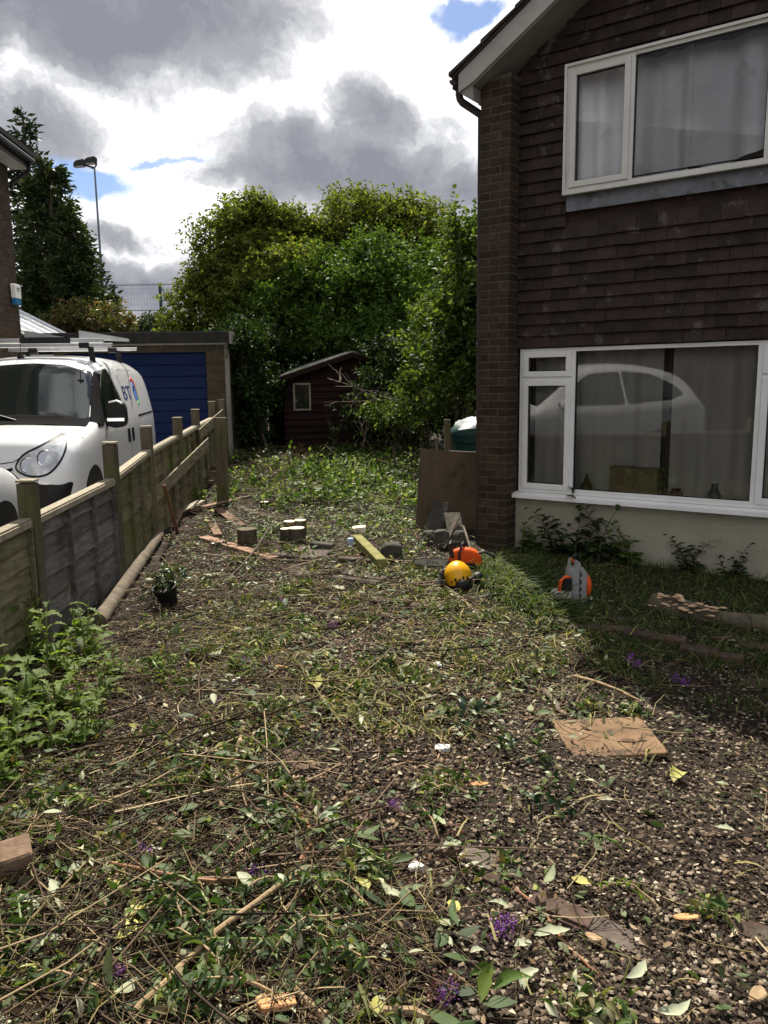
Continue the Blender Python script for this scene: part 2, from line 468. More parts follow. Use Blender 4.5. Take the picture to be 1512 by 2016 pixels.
class MB:
    "collects shapes for ONE mesh"

    def __init__(s):
        s.v, s.f = [], []

    def add(s, vs, fs):
        b = len(s.v)
        s.v += [tuple(p) for p in vs]
        s.f += [tuple(b + i for i in f) for f in fs]
        return s

    def box(s, x0, x1, y0, y1, z0, z1):
        return s.add([(x0, y0, z0), (x1, y0, z0), (x1, y1, z0), (x0, y1, z0), (x0, y0, z1), (x1, y0, z1), (x1, y1, z1), (x0, y1, z1)],
                     [(0, 3, 2, 1), (4, 5, 6, 7), (0, 1, 5, 4), (1, 2, 6, 5), (2, 3, 7, 6), (3, 0, 4, 7)])

    def bar(s, p, q, a, b, up=(0, 0, 1)):
        "box from p to q, section a (side) by b (up)"
        p, q = Vector(p), Vector(q)
        d = (q - p).normalized()
        sd = d.cross(Vector(up))
        sd = sd.normalized() if sd.length > 1e-6 else Vector((1, 0, 0))
        u = sd.cross(d)
        vs = []
        for e in (p, q):
            for sx, sy in ((-1, -1), (1, -1), (1, 1), (-1, 1)):
                vs.append(e + sd * (sx * a / 2) + u * (sy * b / 2))
        return s.add(vs, [(0, 1, 2, 3), (7, 6, 5, 4), (0, 4, 5, 1), (1, 5, 6, 2), (2, 6, 7, 3), (3, 7, 4, 0)])

    def tube(s, pts, rad, n=8, cap=True):
        pts = [Vector(p) for p in pts]
        if not hasattr(rad, '__len__'):
            rad = [rad] * len(pts)
        base = len(s.v)
        ref = Vector((0.31, 0.17, 0.93))
        for i, p in enumerate(pts):
            d = (pts[min(i + 1, len(pts) - 1)] - pts[max(i - 1, 0)])
            d = d.normalized() if d.length > 1e-9 else Vector((0, 0, 1))
            a = d.cross(ref)
            if a.length < 1e-3:
                a = d.cross(Vector((1, 0, 0)))
            a.normalize()
            ref2 = d.cross(a)
            for k in range(n):
                t = 2 * math.pi * k / n
                s.v.append(tuple(p + (a * math.cos(t) + ref2 * math.sin(t)) * rad[i]))
        for i in range(len(pts) - 1):
            for k in range(n):
                a0, b0 = base + i * n + k, base + i * n + (k + 1) % n
                s.f.append((a0, a0 + n, b0 + n, b0))
        if cap:
            s.f.append(tuple(base + k for k in range(n)))
            s.f.append(tuple(base + (len(pts) - 1) * n + n - 1 - k for k in range(n)))
        return s

    def lathe(s, prof, n=20, c=(0, 0, 0), axis='z'):
        base = len(s.v)
        for r, z in prof:
            for k in range(n):
                t = 2 * math.pi * k / n
                a, b = r * math.cos(t), r * math.sin(t)
                p = {'z': (a, b, z), 'x': (z, a, b), 'y': (b, z, a)}[axis]
                s.v.append((p[0] + c[0], p[1] + c[1], p[2] + c[2]))
        for i in range(len(prof) - 1):
            for k in range(n):
                a0, b0 = base + i * n + k, base + i * n + (k + 1) % n
                s.f.append((a0, b0, b0 + n, a0 + n))
        s.f.append(tuple(base + n - 1 - k for k in range(n)))
        s.f.append(tuple(base + (len(prof) - 1) * n + k for k in range(n)))
        return s

    def prism(s, poly, lo, hi, plane='xz'):
        "extruded outline; plane xz extrudes along y, xy along z, yz along x"
        n = len(poly)
        mk = {'xz': lambda a, b, h: (a, h, b), 'xy': lambda a, b, h: (a, b, h), 'yz': lambda a, b, h: (h, a, b)}[plane]
        vs = [mk(a, b, lo) for a, b in poly] + [mk(a, b, hi) for a, b in poly]
        fs = [tuple(range(n)), tuple(range(2 * n - 1, n - 1, -1))]
        fs += [(i, n + i, n + (i + 1) % n, (i + 1) % n) for i in range(n)]
        return s.add(vs, fs)

    def ball(s, c, rx, ry=None, rz=None, n=10, m=7):
        ry, rz = ry or rx, rz or rx
        base = len(s.v)
        for i in range(1, m):
            ph = math.pi * i / m
            for k in range(n):
                t = 2 * math.pi * k / n
                s.v.append((c[0] + rx * math.sin(ph) * math.cos(t), c[1] + ry * math.sin(ph) * math.sin(t), c[2] + rz * math.cos(ph)))
        for i in range(m - 2):
            for k in range(n):
                a0, b0 = base + i * n + k, base + i * n + (k + 1) % n
                s.f.append((a0, a0 + n, b0 + n, b0))
        s.f.append(tuple(base + k for k in range(n)))
        s.f.append(tuple(base + (m - 2) * n + n - 1 - k for k in range(n)))
        return s

    def mesh(s, name, smooth=False, bevel=0.0, fix=True):
        me = bpy.data.meshes.new(name)
        me.from_pydata(s.v, [], s.f)
        bm = bmesh.new()
        bm.from_mesh(me)
        if fix:
            bmesh.ops.recalc_face_normals(bm, faces=bm.faces)
        if bevel:
            bmesh.ops.bevel(bm, geom=bm.edges[:], offset=bevel, segments=1 if bevel < .01 else 2, affect='EDGES', clamp_overlap=True)
        if smooth:
            for f in bm.faces:
                f.smooth = True
            lim = R(42)
            for e in bm.edges:
                if len(e.link_faces) == 2 and e.calc_face_angle(0) > lim:
                    e.smooth = False
        bm.to_mesh(me)
        bm.free()
        me.update()
        return me

    def build(s, name, m, parent=None, smooth=False, bevel=0.0, loc=None, rz=None):
        return mobj(name, s.mesh(name, smooth, bevel), m, parent, loc, rz)


def part(name, m, parent, fn, smooth=False, bevel=0.0, loc=None, rz=None):
    b = MB()
    fn(b)
    return b.build(name, m, parent, smooth, bevel, loc, rz)


def copy_tree(o, parent=None):
    c = o.copy()
    COL.objects.link(c)
    c.parent = parent
    for ch in list(o.children):
        copy_tree(ch, c)
    return c


# ------------------------------------------------------------------ scattered pieces
def rots(yaw, tilt, tdir):
    "spin about z by yaw, then lean by tilt towards tdir"
    yaw, tilt, tdir = map(np.asarray, (yaw, tilt, tdir))
    c, s_ = np.cos(yaw), np.sin(yaw)
    Z = np.zeros((len(yaw), 3, 3))
    Z[:, 0, 0], Z[:, 0, 1], Z[:, 1, 0], Z[:, 1, 1], Z[:, 2, 2] = c, -s_, s_, c, 1
    ax, ay = -np.sin(tdir), np.cos(tdir)
    c, s_ = np.cos(tilt), np.sin(tilt)
    T = np.zeros_like(Z)
    k = 1 - c
    T[:, 0, 0] = c + ax * ax * k
    T[:, 0, 1] = ax * ay * k
    T[:, 0, 2] = ay * s_
    T[:, 1, 0] = ax * ay * k
    T[:, 1, 1] = c + ay * ay * k
    T[:, 1, 2] = -ax * s_
    T[:, 2, 0] = -ay * s_
    T[:, 2, 1] = ax * s_
    T[:, 2, 2] = c
    return T @ Z


def frames(dirs, roll):
    "rotation matrices whose y axis follows dirs, spun by roll about it"
    d = dirs / np.linalg.norm(dirs, axis=1, keepdims=True)
    ref = np.tile(np.array([0., 0., 1.]), (len(d), 1))
    ref[np.abs(d[:, 2]) > .95] = (1., 0, 0)
    x = np.cross(d, ref)
    x /= np.linalg.norm(x, axis=1, keepdims=True)
    z = np.cross(x, d)
    c, s_ = np.cos(roll)[:, None], np.sin(roll)[:, None]
    x2, z2 = c * x + s_ * z, -s_ * x + c * z
    return np.stack([x2, d, z2], axis=2)


def scatter_mesh(name, tv, tf, P, Rm, S, smooth=False):
    tv, tf = np.asarray(tv, float), np.asarray(tf, int)
    P, S = np.asarray(P, float), np.asarray(S, float)
    if S.ndim == 1:
        S = S[:, None].repeat(3, 1)
    V = np.einsum('nij,nkj->nki', Rm, tv[None] * S[:, None, :]) + P[:, None, :]
    Fc = tf[None] + (np.arange(len(P)) * len(tv))[:, None, None]
    return np_mesh(name, V.reshape(-1, 3), Fc.reshape(-1, tf.shape[1]), smooth)


def leaf_shape(n=4, wid=.42, curl=.25, fold=.12, lobes=None, taper=1.0):
    "a bent leaf of n segments, length 1 along y, midrib folded"
    V, Q = [], []
    for i in range(n + 1):
        t = i / n
        wv = wid * math.sin(math.pi * min(1, max(.02, t ** .8))) ** taper * .5 if lobes is None else lobes[i] * wid * .5
        z = -curl * (t - .35) ** 2 + curl * .12
        V += [(-wv, t, z + fold * wv * 2), (0, t, z), (wv, t, z + fold * wv * 2)]
    for i in range(n):
        a = i * 3
        Q += [(a, a + 1, a + 4, a + 3), (a + 1, a + 2, a + 5, a + 4)]
    return np.array(V), np.array(Q)


LEAF2 = (np.array([(0, 0, 0), (.30, .45, .08), (0, 1, -.06), (-.30, .45, .08)], float), np.array([(0, 1, 2), (0, 2, 3)]))
LEAF4 = leaf_shape(3, .5, .5, .25)
LEAF6 = leaf_shape(5, .44, .3, .22)
LEAFL = leaf_shape(9, .40, .7, .15, lobes=[.12, .14, .5, .2, .85, .28, 1.0, .42, .8, .04])
BLADE = (np.array([(-.5, 0, 0), (.5, 0, 0), (.42, .4, .10), (-.42, .4, .10), (.28, .75, .08), (-.28, .75, .08), (0, 1, -.05), (0, 1, -.05)], float),
         np.array([(0, 1, 2, 3), (3, 2, 4, 5), (5, 4, 6, 7)]))
CHIP = (np.array([(-.5, -.38, 0), (.30, -.5, 0), (.52, .34, 0), (-.32, .46, 0),
                  (-.44, -.30, .17), (.24, -.43, .22), (.44, .28, .13), (-.27, .38, .20)], float), None)
_f = []
for _k in range(4):
    _n = (_k + 1) % 4
    _f += [(_k, _n, _n + 4), (_k, _n + 4, _k + 4)]
_f += [(4, 5, 6), (4, 6, 7)]
CHIP = (CHIP[0], np.array(_f))


def twig_shape(bend, n=4, seed=0):
    r = random.Random(seed)
    V, Q = [], []
    for i in range(n + 1):
        t = i / n
        x, z = bend * math.sin(t * math.pi) + r.uniform(-.03, .03), r.uniform(-.01, .02)
        w_ = 1.0 - .45 * t
        for k in range(3):
            a = 2 * math.pi * k / 3
            V.append((x + .011 * w_ * math.cos(a), t - .5, z + .011 * w_ * math.sin(a)))
    for i in range(n):
        for k in range(3):
            a, b = i * 3 + k, i * 3 + (k + 1) % 3
            Q.append((a, b, b + 3, a + 3))
    return np.array(V), np.array(Q)


# ------------------------------------------------------------------ the lie of the land
def gz(x, y):
    x, y = np.asarray(x, float), np.asarray(y, float)
    t = np.clip((y - 5) / 17.0, 0, 1)
    base = .36 * t
    garden = np.clip((x + 2.35 + .066 * (y - 6)) / .35, 0, 1) * np.clip((y + 3) / 2, 0, 1)
    b = (np.sin(x * 1.7 + y * .9) * .022 + np.sin(x * 3.9 - y * 2.7 + 1.3) * .014 + np.sin(x * 7.3 + y * 6.1 + .4) * .014
         + np.sin(y * 9.7 - x * 5.2) * .010 + np.sin(x * 14.1 + 1.7 * np.sin(y * 6.3)) * np.sin(y * 12.7 + 2.1 * np.sin(x * 5.1)) * .011)
    rough = .5 + .9 * np.clip((y - 9) / 5, 0, 1)
    return base + (b * rough - .008) * garden


def gp(px, py, dz=0.0):
    "where the line of sight meets the ground"
    d = sight(px, py)
    t0 = (0.0 - CAM_H) / d[2]
    for _ in range(8):
        p = np.array([0, 0, CAM_H]) + d * t0
        t0 = (float(gz(p[0], p[1])) + dz - CAM_H) / d[2]
    return np.array([0, 0, CAM_H]) + d * t0


def onground(x, y, dz=0.0):
    return (float(x), float(y), float(gz(x, y)) + dz)


# ground: one sheet, fine near the camera, coarse to the horizon
xs = np.concatenate([np.array([-600, -300, -120, -60, -30, -20]), np.arange(-14, -3, .8), np.arange(-3, 6, .085), np.arange(6, 14, .8), np.array([16, 24, 40, 80, 200, 600])])
ys = np.concatenate([np.array([-600, -200, -60, -25, -12]), np.arange(-8, .5, .6), np.arange(.5, 18, .085), np.arange(18, 34, .8), np.array([36, 45, 60, 90, 150, 300, 700])])
gx, gy = np.meshgrid(xs, ys)
gv = np.stack([gx, gy, gz(gx, gy)], axis=2).reshape(-1, 3)
nx, ny = len(xs), len(ys)
ii = (np.arange(ny - 1)[:, None] * nx + np.arange(nx - 1)[None]).ravel()
tag(mobj('ground', np_mesh('ground', gv, np.stack([ii, ii + 1, ii + nx + 1, ii + nx], 1), True), 'soil'), kind='structure')
dv = []
dy = np.arange(-6, 14.01, 1.0)
for y in dy:
    xr = -2.45 - .066 * (y - 6)
    for x in (-9.0, xr):
        dv.append((x, y, float(.36 * np.clip((y - 5) / 17, 0, 1)) + .006))
tag(mobj('driveway', np_mesh('driveway', dv, [(2 * i, 2 * i + 1, 2 * i + 3, 2 * i + 2) for i in range(len(dy) - 1)]), 'concrete'), kind='structure')


# ================================================================== the house on the right
HC = (0.92, 7.65, 0.0)
HRZ = R(-35.5)
house = empty('house', HC, HRZ, 'brown tile-hung house with a brick pier and white framed windows', 'house')


def hw(x, y, z=0.0):
    "house frame to world"
    c, s_ = math.cos(HRZ), math.sin(HRZ)
    return (HC[0] + x * c - y * s_, HC[1] + x * s_ + y * c, HC[2] + z)


FD = .20            # facade behind the pier's face
HWID = 6.5          # facade width
RIDGE = 3.25
EZ, SL = 4.365, .61  # top of the barge board at its lower end, roof slope


def roofz(x, z0=EZ):
    xx = x if x < RIDGE else 2 * RIDGE - x
    return z0 + SL * (xx + .13)


# pier of bricks at the corner
pier = part('pier', 'mortar', house, lambda b: b.box(.0035, .3015, .0035, FD + .02, -.15, 4.33))
CH = .0725


def brick_mesh(name, sx, sy, sz, m, bev=.004):
    b = MB().box(-sx / 2, sx / 2, -sy / 2, sy / 2, -sz / 2, sz / 2)
    me = b.mesh(name, bevel=bev)
    me.materials.append(M[m])
    return me


bk_long = brick_mesh('brick', .2, FD, .0635, 'brick_dark')
bk_short = brick_mesh('brick_half', .096, FD, .0635, 'brick_dark')
for i in range(61):
    z = -.09 + i * CH
    order = [(bk_long, .100), (bk_short, .2555)] if i % 2 == 0 else [(bk_short, .048), (bk_long, .2035)]
    for me, x in order:
        o = mobj('brick', me, None, pier)
        o.location = (x + random.uniform(-.0012, .0012), FD / 2 + random.uniform(-.0015, .0015), z)
        o.rotation_euler = (0, 0, random.uniform(-.006, .006))

# walls behind: core of the facade with openings, side wall, back
LWX0, LWX1, LWZ0, LWZ1 = .335, 2.985, .60, 1.945
UWX0, UWX1, UWZ0, UWZ1 = .765, 2.955, 3.275, 4.305


def core(b):
    y0, y1 = FD + .05, FD + .28
    b.box(.3, HWID, y0, y1, -.2, LWZ0)
    b.box(LWX1, HWID, y0, y1, LWZ0, LWZ1)
    b.box(.0, LWX0, y0 + .001, y1, -.2, LWZ1)
    b.box(0, HWID, y0, y1, LWZ1, UWZ0)
    b.box(0, UWX0, y0, y1, UWZ0, UWZ1)
    b.box(UWX1, HWID, y0, y1, UWZ0, UWZ1)
    b.prism([(0, UWZ1), (HWID, UWZ1), (HWID, 4.4), (RIDGE, roofz(RIDGE) - .2), (0, 4.28)], y0, y1)
    b.box(.005, .24, FD + .28, 8.0, -.2, 4.35)
    b.box(HWID - .25, HWID, FD + .28, 8.0, -.2, 4.35)
    b.box(.005, HWID, 7.8, 8.02, -.2, 4.3)


part('wall', 'brick_dark', house, core)
plinth = part('rendered_plinth', 'render_wall', house, lambda b: b.box(.306, HWID, FD - .002, FD + .048, -.15, LWZ0 - .004))
part('rendered_jamb', 'render_wall', house, lambda b: b.box(LWX1 + .004, HWID, FD, FD + .046, LWZ0 - .003, 1.955))

# hanging tiles, each its own piece; those that show least are joined
tw = part('tile_hanging', 'tile', house, lambda b: (b.box(.3, HWID, FD + .012, FD + .048, 1.955, UWZ0), b.box(.3, UWX0, FD + .012, FD + .048, UWZ0, UWZ1), b.box(UWX1, HWID, FD + .012, FD + .048, UWZ0, UWZ1),
                                                   b.prism([(.3, UWZ1), (HWID, UWZ1), (HWID, UWZ1 + .02), (RIDGE, roofz(RIDGE) - .22), (.3, 4.4)], FD + .012, FD + .048)))
TW, TG = .168, .1045


def tile_mesh(wd, ht=.135, th=.009):
    V = [(-wd / 2, 0, 0), (wd / 2, 0, 0), (wd / 2, -th, .002), (-wd / 2, -th, .002),
         (-wd / 2, .030, ht), (wd / 2, .030, ht), (wd / 2, .022, ht), (-wd / 2, .022, ht)]
    b = MB()
    b.add(V, [(0, 1, 2, 3), (4, 7, 6, 5), (3, 2, 6, 7), (0, 4, 5, 1), (1, 5, 6, 2), (0, 3, 7, 4)])
    return b


tile_cache = {}
spots = []
i = 0
while True:
    z = 1.955 + i * TG
    if z > 6.2:
        break
    x = .308 - (TW / 2 if i % 2 else 0)
    while x < 4.6:
        a, b_ = max(x, .308), x + TW - .003
        x += TW
        if b_ - a < .03:
            continue
        if z + .06 > roofz((a + b_) / 2) - .24:
            continue
        zt = z + .135
        if zt > UWZ0 - .16 and z < UWZ1 - .01 and b_ > UWX0 + .0 and a < UWX1:
            if a < UWX0 and UWX0 - a > .03:
                b_ = UWX0 - .002
            elif b_ > UWX1 and b_ - UWX1 > .03:
                a = UWX1 + .002
            else:
                continue
        spots.append((a, b_, z))
    i += 1
spots.sort(key=lambda t: (t[1] > 2.62) * 10 + (t[2] > 4.95) * 5)
rest = MB()
for k, (a, b_, z) in enumerate(spots):
    wd = round(b_ - a, 3)
    if wd not in tile_cache:
        me = tile_mesh(wd).mesh('tile')
        me.materials.append(M['tile'])
        tile_cache[wd] = me
    px, py = (a + b_) / 2, FD - .022
    if k < 300:
        o = mobj('tile', tile_cache[wd], None, tw)
        o.location = (px + random.uniform(-.001, .001), py + random.uniform(-.004, .003), z + random.uniform(-.003, .003))
        o.rotation_euler = (random.uniform(-.02, .02), random.gauss(0, .009), random.uniform(-.012, .012))
    else:
        t = tile_mesh(wd)
        rest.add([(p[0] + px, p[1] + py, p[2] + z) for p in t.v], t.f)
tag(rest.build('tile_rows', 'tile', tw), kind='stuff')

# lead apron below the upper window
part('lead_flashing', 'lead', house, lambda b: b.add(
    [(UWX0 - .002, FD - .02, UWZ0 + .0), (UWX1 + .03, FD - .02, UWZ0 + .0), (UWX1 + .03, FD - .047, 3.125), (UWX0 + .012, FD - .047, 3.118),
     (UWX0 - .002, FD - .006, UWZ0 + .0), (UWX1 + .03, FD - .006, UWZ0 + .0), (UWX1 + .03, FD - .034, 3.125), (UWX0 + .012, FD - .034, 3.118)],
    [(0, 1, 2, 3), (7, 6, 5, 4), (0, 4, 5, 1), (2, 6, 7, 3), (1, 5, 6, 2), (0, 3, 7, 4)]))


def frame_rect(b, x0, x1, z0, z1, wd, y0, y1):
    b.box(x0, x0 + wd, y0, y1, z0, z1)
    b.box(x1 - wd, x1, y0, y1, z0, z1)
    b.box(x0 + wd, x1 - wd, y0 + .0007, y1, z1 - wd, z1)
    b.box(x0 + wd, x1 - wd, y0 + .0007, y1, z0, z0 + wd)


def window(name, x0, x1, z0, z1, lights, ypl, m, lab):
    "lights: list of (x0,x1,z0,z1,opens)"
    fr = part(name, m, house, lambda b: (frame_rect(b, x0, x1, z0, z1, .034, ypl, ypl + .07)))
    if lab:
        fr['label'] = lab
    for (a, b_, c, d, opens) in lights:
        if opens:
            part('sash', m, fr, lambda b: frame_rect(b, a, b_, c, d, .052, ypl - .014, ypl + .05), bevel=.004)
            a, b_, c, d = a + .052, b_ - .052, c + .052, d - .052
        part('seal', 'seal', fr, lambda b: frame_rect(b, a, b_, c, d, .007, ypl + .008, ypl + .03))
        part('pane', 'upper_pane_glass' if z0 > 2.5 else 'pane_glass', fr, lambda b: b.add([(a + .004, ypl + .022, c + .004), (b_ - .004, ypl + .022, c + .004), (b_ - .004, ypl + .022, d - .004), (a + .004, ypl + .022, d - .004)], [(0, 1, 2, 3)]))
    return fr


g1, g2 = .865, 2.425
lw = window('window', LWX0, LWX1, LWZ0, LWZ1, [(LWX0 + .034, g1 - .02, 1.685, LWZ1 - .03, True), (LWX0 + .034, g1 - .02, LWZ0 + .034, 1.655, True), (g1 + .02, g2 - .02, LWZ0 + .05, LWZ1 - .03, False),
                                              (g2 + .02, LWX1 - .034, 1.685, LWZ1 - .03, True), (g2 + .02, LWX1 - .034, LWZ0 + .034, 1.655, True)], FD - .005, 'upvc', 'wide white window of five lights above the rendered plinth')
part('mullion', 'upvc', lw, lambda b: b.box(g1 - .019, g1 + .019, FD - .006, FD + .06, LWZ0 + .034, LWZ1 - .034))
part('mullion', 'upvc', lw, lambda b: b.box(g2 - .019, g2 + .019, FD - .006, FD + .06, LWZ0 + .034, LWZ1 - .034))
part('transom', 'upvc', lw, lambda b: b.box(LWX0 + .035, g1 - .02, FD - .0065, FD + .06, 1.656, 1.684))
part('transom', 'upvc', lw, lambda b: b.box(g2 + .02, LWX1 - .035, FD - .0065, FD + .06, 1.656, 1.684))
part('rail', 'upvc', lw, lambda b: b.box(g1 + .02, g2 - .02, FD - .0075, FD + .05, LWZ0 + .033, LWZ0 + .052))
part('sill', 'upvc', house, lambda b: b.prism([(FD + .06, .545), (FD + .06, .598), (FD - .01, .596), (FD - .085, .580), (FD - .088, .545), (FD - .075, .545), (FD - .07, .565), (FD - .0, .57), (FD - .0, .545)], LWX0 - .03, LWX1 + .03, 'yz'))
h1, h2 = 1.335, 2.385
uw = window('window', UWX0, UWX1, UWZ0, UWZ1, [(UWX0 + .034, h1 - .015, UWZ0 + .036, UWZ1 - .034, True), (h1 + .02, h2 - .02, UWZ0 + .05, UWZ1 - .04, False), (h2 + .02, UWX1 - .034, UWZ0 + .036, UWZ1 - .034, True)], FD - .055, 'upvc_dirty', 'white window set in the hanging tiles, dirty lower rail')
part('mullion', 'upvc_dirty', uw, lambda b: b.box(h1 - .014, h1 + .019, FD - .056, FD + .01, UWZ0 + .034, UWZ1 - .034))
part('mullion', 'upvc_dirty', uw, lambda b: b.box(h2 - .019, h2 + .019, FD - .056, FD + .01, UWZ0 + .034, UWZ1 - .034))
part('trim', 'upvc_dirty', uw, lambda b: frame_rect(b, UWX0 - .018, UWX1 + .018, UWZ0 - .018, UWZ1 + .018, .022, FD - .075, FD + .02))

# rooms behind the panes
part('room_lining', 'inside', house, lambda b: b.add(
    [(.31, FD + .285, .3), (HWID - .3, FD + .285, .3), (HWID - .3, 4.0, .3), (.31, 4.0, .3), (.31, FD + .285, 2.4), (HWID - .3, FD + .285, 2.4), (HWID - .3, 4.0, 2.4), (.31, 4.0, 2.4)],
    [(0, 3, 2, 1), (4, 5, 6, 7), (1, 2, 6, 5), (2, 3, 7, 6), (3, 0, 4, 7)]))
part('room_lining', 'inside', house, lambda b: b.add(
    [(.31, FD + .285, 2.6), (HWID - .3, FD + .285, 2.6), (HWID - .3, 4.0, 2.6), (.31, 4.0, 2.6), (.31, FD + .285, 4.6), (HWID - .3, FD + .285, 4.6), (HWID - .3, 4.0, 4.6), (.31, 4.0, 4.6)],
    [(0, 3, 2, 1), (4, 5, 6, 7), (1, 2, 6, 5), (2, 3, 7, 6), (3, 0, 4, 7)]))
part('inner_sill', 'upvc', house, lambda b: b.box(.31, 3.2, FD + .072, FD + .42, .575, .598))


def curtain(name, x0, x1, z0, z1, y, m, lab, amp=.018, freq=26, gather=0.0, hem=0.0, seed=1):
    r = random.Random(seed)
    ph = [r.uniform(0, 6) for _ in range(4)]
    nx_, nz_ = 90, 14
    V = []
    for j in range(nz_ + 1):
        t = j / nz_
        for i_ in range(nx_ + 1):
            s_ = i_ / nx_
            x = x0 + (x1 - x0) * s_
            lo = hem * (.5 + .5 * math.sin(s_ * 5 + ph[0])) if hem else 0
            z = z0 + lo + (z1 - z0 - lo) * t
            yy = y + amp * math.sin(s_ * (x1 - x0) * freq + ph[1] + .9 * math.sin(s_ * 9 + ph[2])) * (1.1 - .35 * t) + amp * .5 * math.sin(s_ * (x1 - x0) * freq * 2.3 + ph[3])
            xs_ = x + gather * (1 - t) * math.sin(s_ * math.pi) * .1
            V.append((xs_, yy, z))
    Fq = [(j * (nx_ + 1) + i_, j * (nx_ + 1) + i_ + 1, (j + 1) * (nx_ + 1) + i_ + 1, (j + 1) * (nx_ + 1) + i_) for j in range(nz_) for i_ in range(nx_)]
    e = mobj(name, np_mesh(name, V, Fq, True), m, None)
    e.location = HC
    e.rotation_euler = (0, 0, HRZ)
    tag(e, lab, 'curtain', 'curtains inside the house windows')


curtain('curtain', .80, 1.765, 3.24, 4.34, FD + .16, 'curtain_white', 'white curtain behind the left half of the upper window', .035, 15, seed=3)
curtain('curtain', 1.755, 2.75, 3.36, 4.34, FD + .17, 'curtain_white', 'white curtain in the upper window with a raised crumpled hem', .035, 12, hem=.10, seed=5)
curtain('curtain', .38, 1.60, .615, 2.0, FD + .24, 'curtain_net', 'grey net curtain behind the left of the lower window', .03, 15, seed=7)
curtain('curtain', 1.68, 3.0, .615, 2.0, FD + .26, 'curtain_net', 'grey net curtain behind the right of the lower window', .03, 14, seed=9)
curtain('curtain', 1.595, 1.70, .615, 2.0, FD + .30, 'curtain_dark', 'dark narrow curtain in the gap between the net curtains', .010, 40, seed=10)

b = MB().box(0, .42, 0, .10, 0, .27)
b.box(-.004, .21, -.004, .104, .262, .275)
o = b.build('cardboard_box', 'cardboard', None, bevel=.004)
o.location, o.rotation_euler = hw(1.20, FD + .085, .599), (0, 0, HRZ + .03)
tag(o, 'brown cardboard box standing on the inner sill of the lower window', 'box')
o = MB().lathe([(.03, 0), (.05, .02), (.055, .07), (.03, .12), (.025, .15), (.035, .165)], 16).build('vase', 'vase_blue', None, True)
o.location = hw(2.10, FD + .135, .599)
tag(o, 'dark blue vase on the inner sill right of the box', 'vase')
o = MB().lathe([(.045, 0), (.055, .05), (.05, .09), (.03, .11), (.015, .17), (.008, .19)], 14).build('ornament', 'pot_brown', None, True)
o.location = hw(.965, FD + .135, .599)
tag(o, 'small brown ornament on the inner sill left of the box', 'ornament')
o = MB().lathe([(.04, 0), (.06, .03), (.06, .06), (.035, .09), (.045, .10)], 14).build('pot', 'pot_brown', None, True)
o.location = hw(1.78, FD + .137, .599)
tag(o, 'low brown pot on the inner sill just right of the box', 'pot')

# roof, barge board, soffit, gutter
RY0 = -.155


def barge(b):
    for s_ in (1, -1):
        X = lambda x: x if s_ > 0 else 2 * RIDGE - x
        pts = [(X(-.14), EZ - .155), (X(-.14), EZ - .0065), (X(RIDGE), roofz(RIDGE)), (X(RIDGE), roofz(RIDGE) - .20), (X(.0), EZ - .10)]
        b.prism(pts if s_ > 0 else pts[::-1], RY0, RY0 + .022)


part('barge_board', 'barge_white', house, barge)


def soff(b):
    for s_ in (1, -1):
        X = lambda x: x if s_ > 0 else 2 * RIDGE - x
        b.prism([(X(-.135), EZ - .16), (X(.005), EZ - .115), (X(RIDGE), roofz(RIDGE) - .205), (X(RIDGE), roofz(RIDGE) - .175), (X(-.135), EZ - .13)], RY0 + .024, FD + .05)
        b.box(min(X(-.135), X(.004)), max(X(-.135), X(.004)), FD - .0, 8.0, EZ - .17, EZ - .15)


part('soffit', 'soffit', house, soff)
part('soffit_end', 'soffit', house, lambda b: b.prism([(-.138, EZ - .157), (-.012, EZ - .10), (-.002, EZ - .235), (-.03, EZ - .225)], RY0 + .025, FD - .02))
roof = part('roof', 'roof_tile', house, lambda b: [b.prism([(-.2, roofz(-.2) + .003), (-.2, roofz(-.2) + .02), (RIDGE, roofz(RIDGE) + .02), (RIDGE, roofz(RIDGE) + .003)], RY0 - .02, 8.1),
                                                  b.prism([(2 * RIDGE + .2, roofz(-.2) + .003), (2 * RIDGE + .2, roofz(-.2) + .02), (RIDGE + .001, roofz(RIDGE) + .02), (RIDGE + .001, roofz(RIDGE) + .003)], RY0 - .02, 8.1)])
for s_ in (1, -1):
    for k in range(11):
        x0 = -.215 + k * .32
        x1 = x0 + .40
        if x1 > RIDGE + .05:
            x1 = RIDGE + .02
        X = lambda x: x if s_ > 0 else 2 * RIDGE - x
        pts = [(X(x0), roofz(x0) + .030), (X(x0), roofz(x0) + .062), (X(x1), roofz(x1) + .034), (X(x1), roofz(x1) + .018)]
        part('tile_course', 'roof_tile', roof, lambda b: b.prism(pts, RY0 - .045 + random.uniform(-.006, .006), 8.12))
part('fascia', 'barge_white', house, lambda b: b.box(-.152, -.136, RY0 + .03, 8.0, EZ - .15, EZ - .01))


def gut(b):
    n = 8
    for k in range(n):
        a0, a1 = math.pi + math.pi * k / n, math.pi + math.pi * (k + 1) / n
        p = lambda r, a: (-.212 + r * math.cos(a), EZ - .015 + r * math.sin(a) * .95)
        b.prism([p(.057, a0), p(.057, a1), p(.051, a1), p(.051, a0)], -.10, 8.0)
    b.prism([(-.212 + .056 * math.cos(math.pi + math.pi * k / n), EZ - .0155 + .053 * math.sin(math.pi + math.pi * k / n)) for k in range(n + 1)], -.105, -.099)


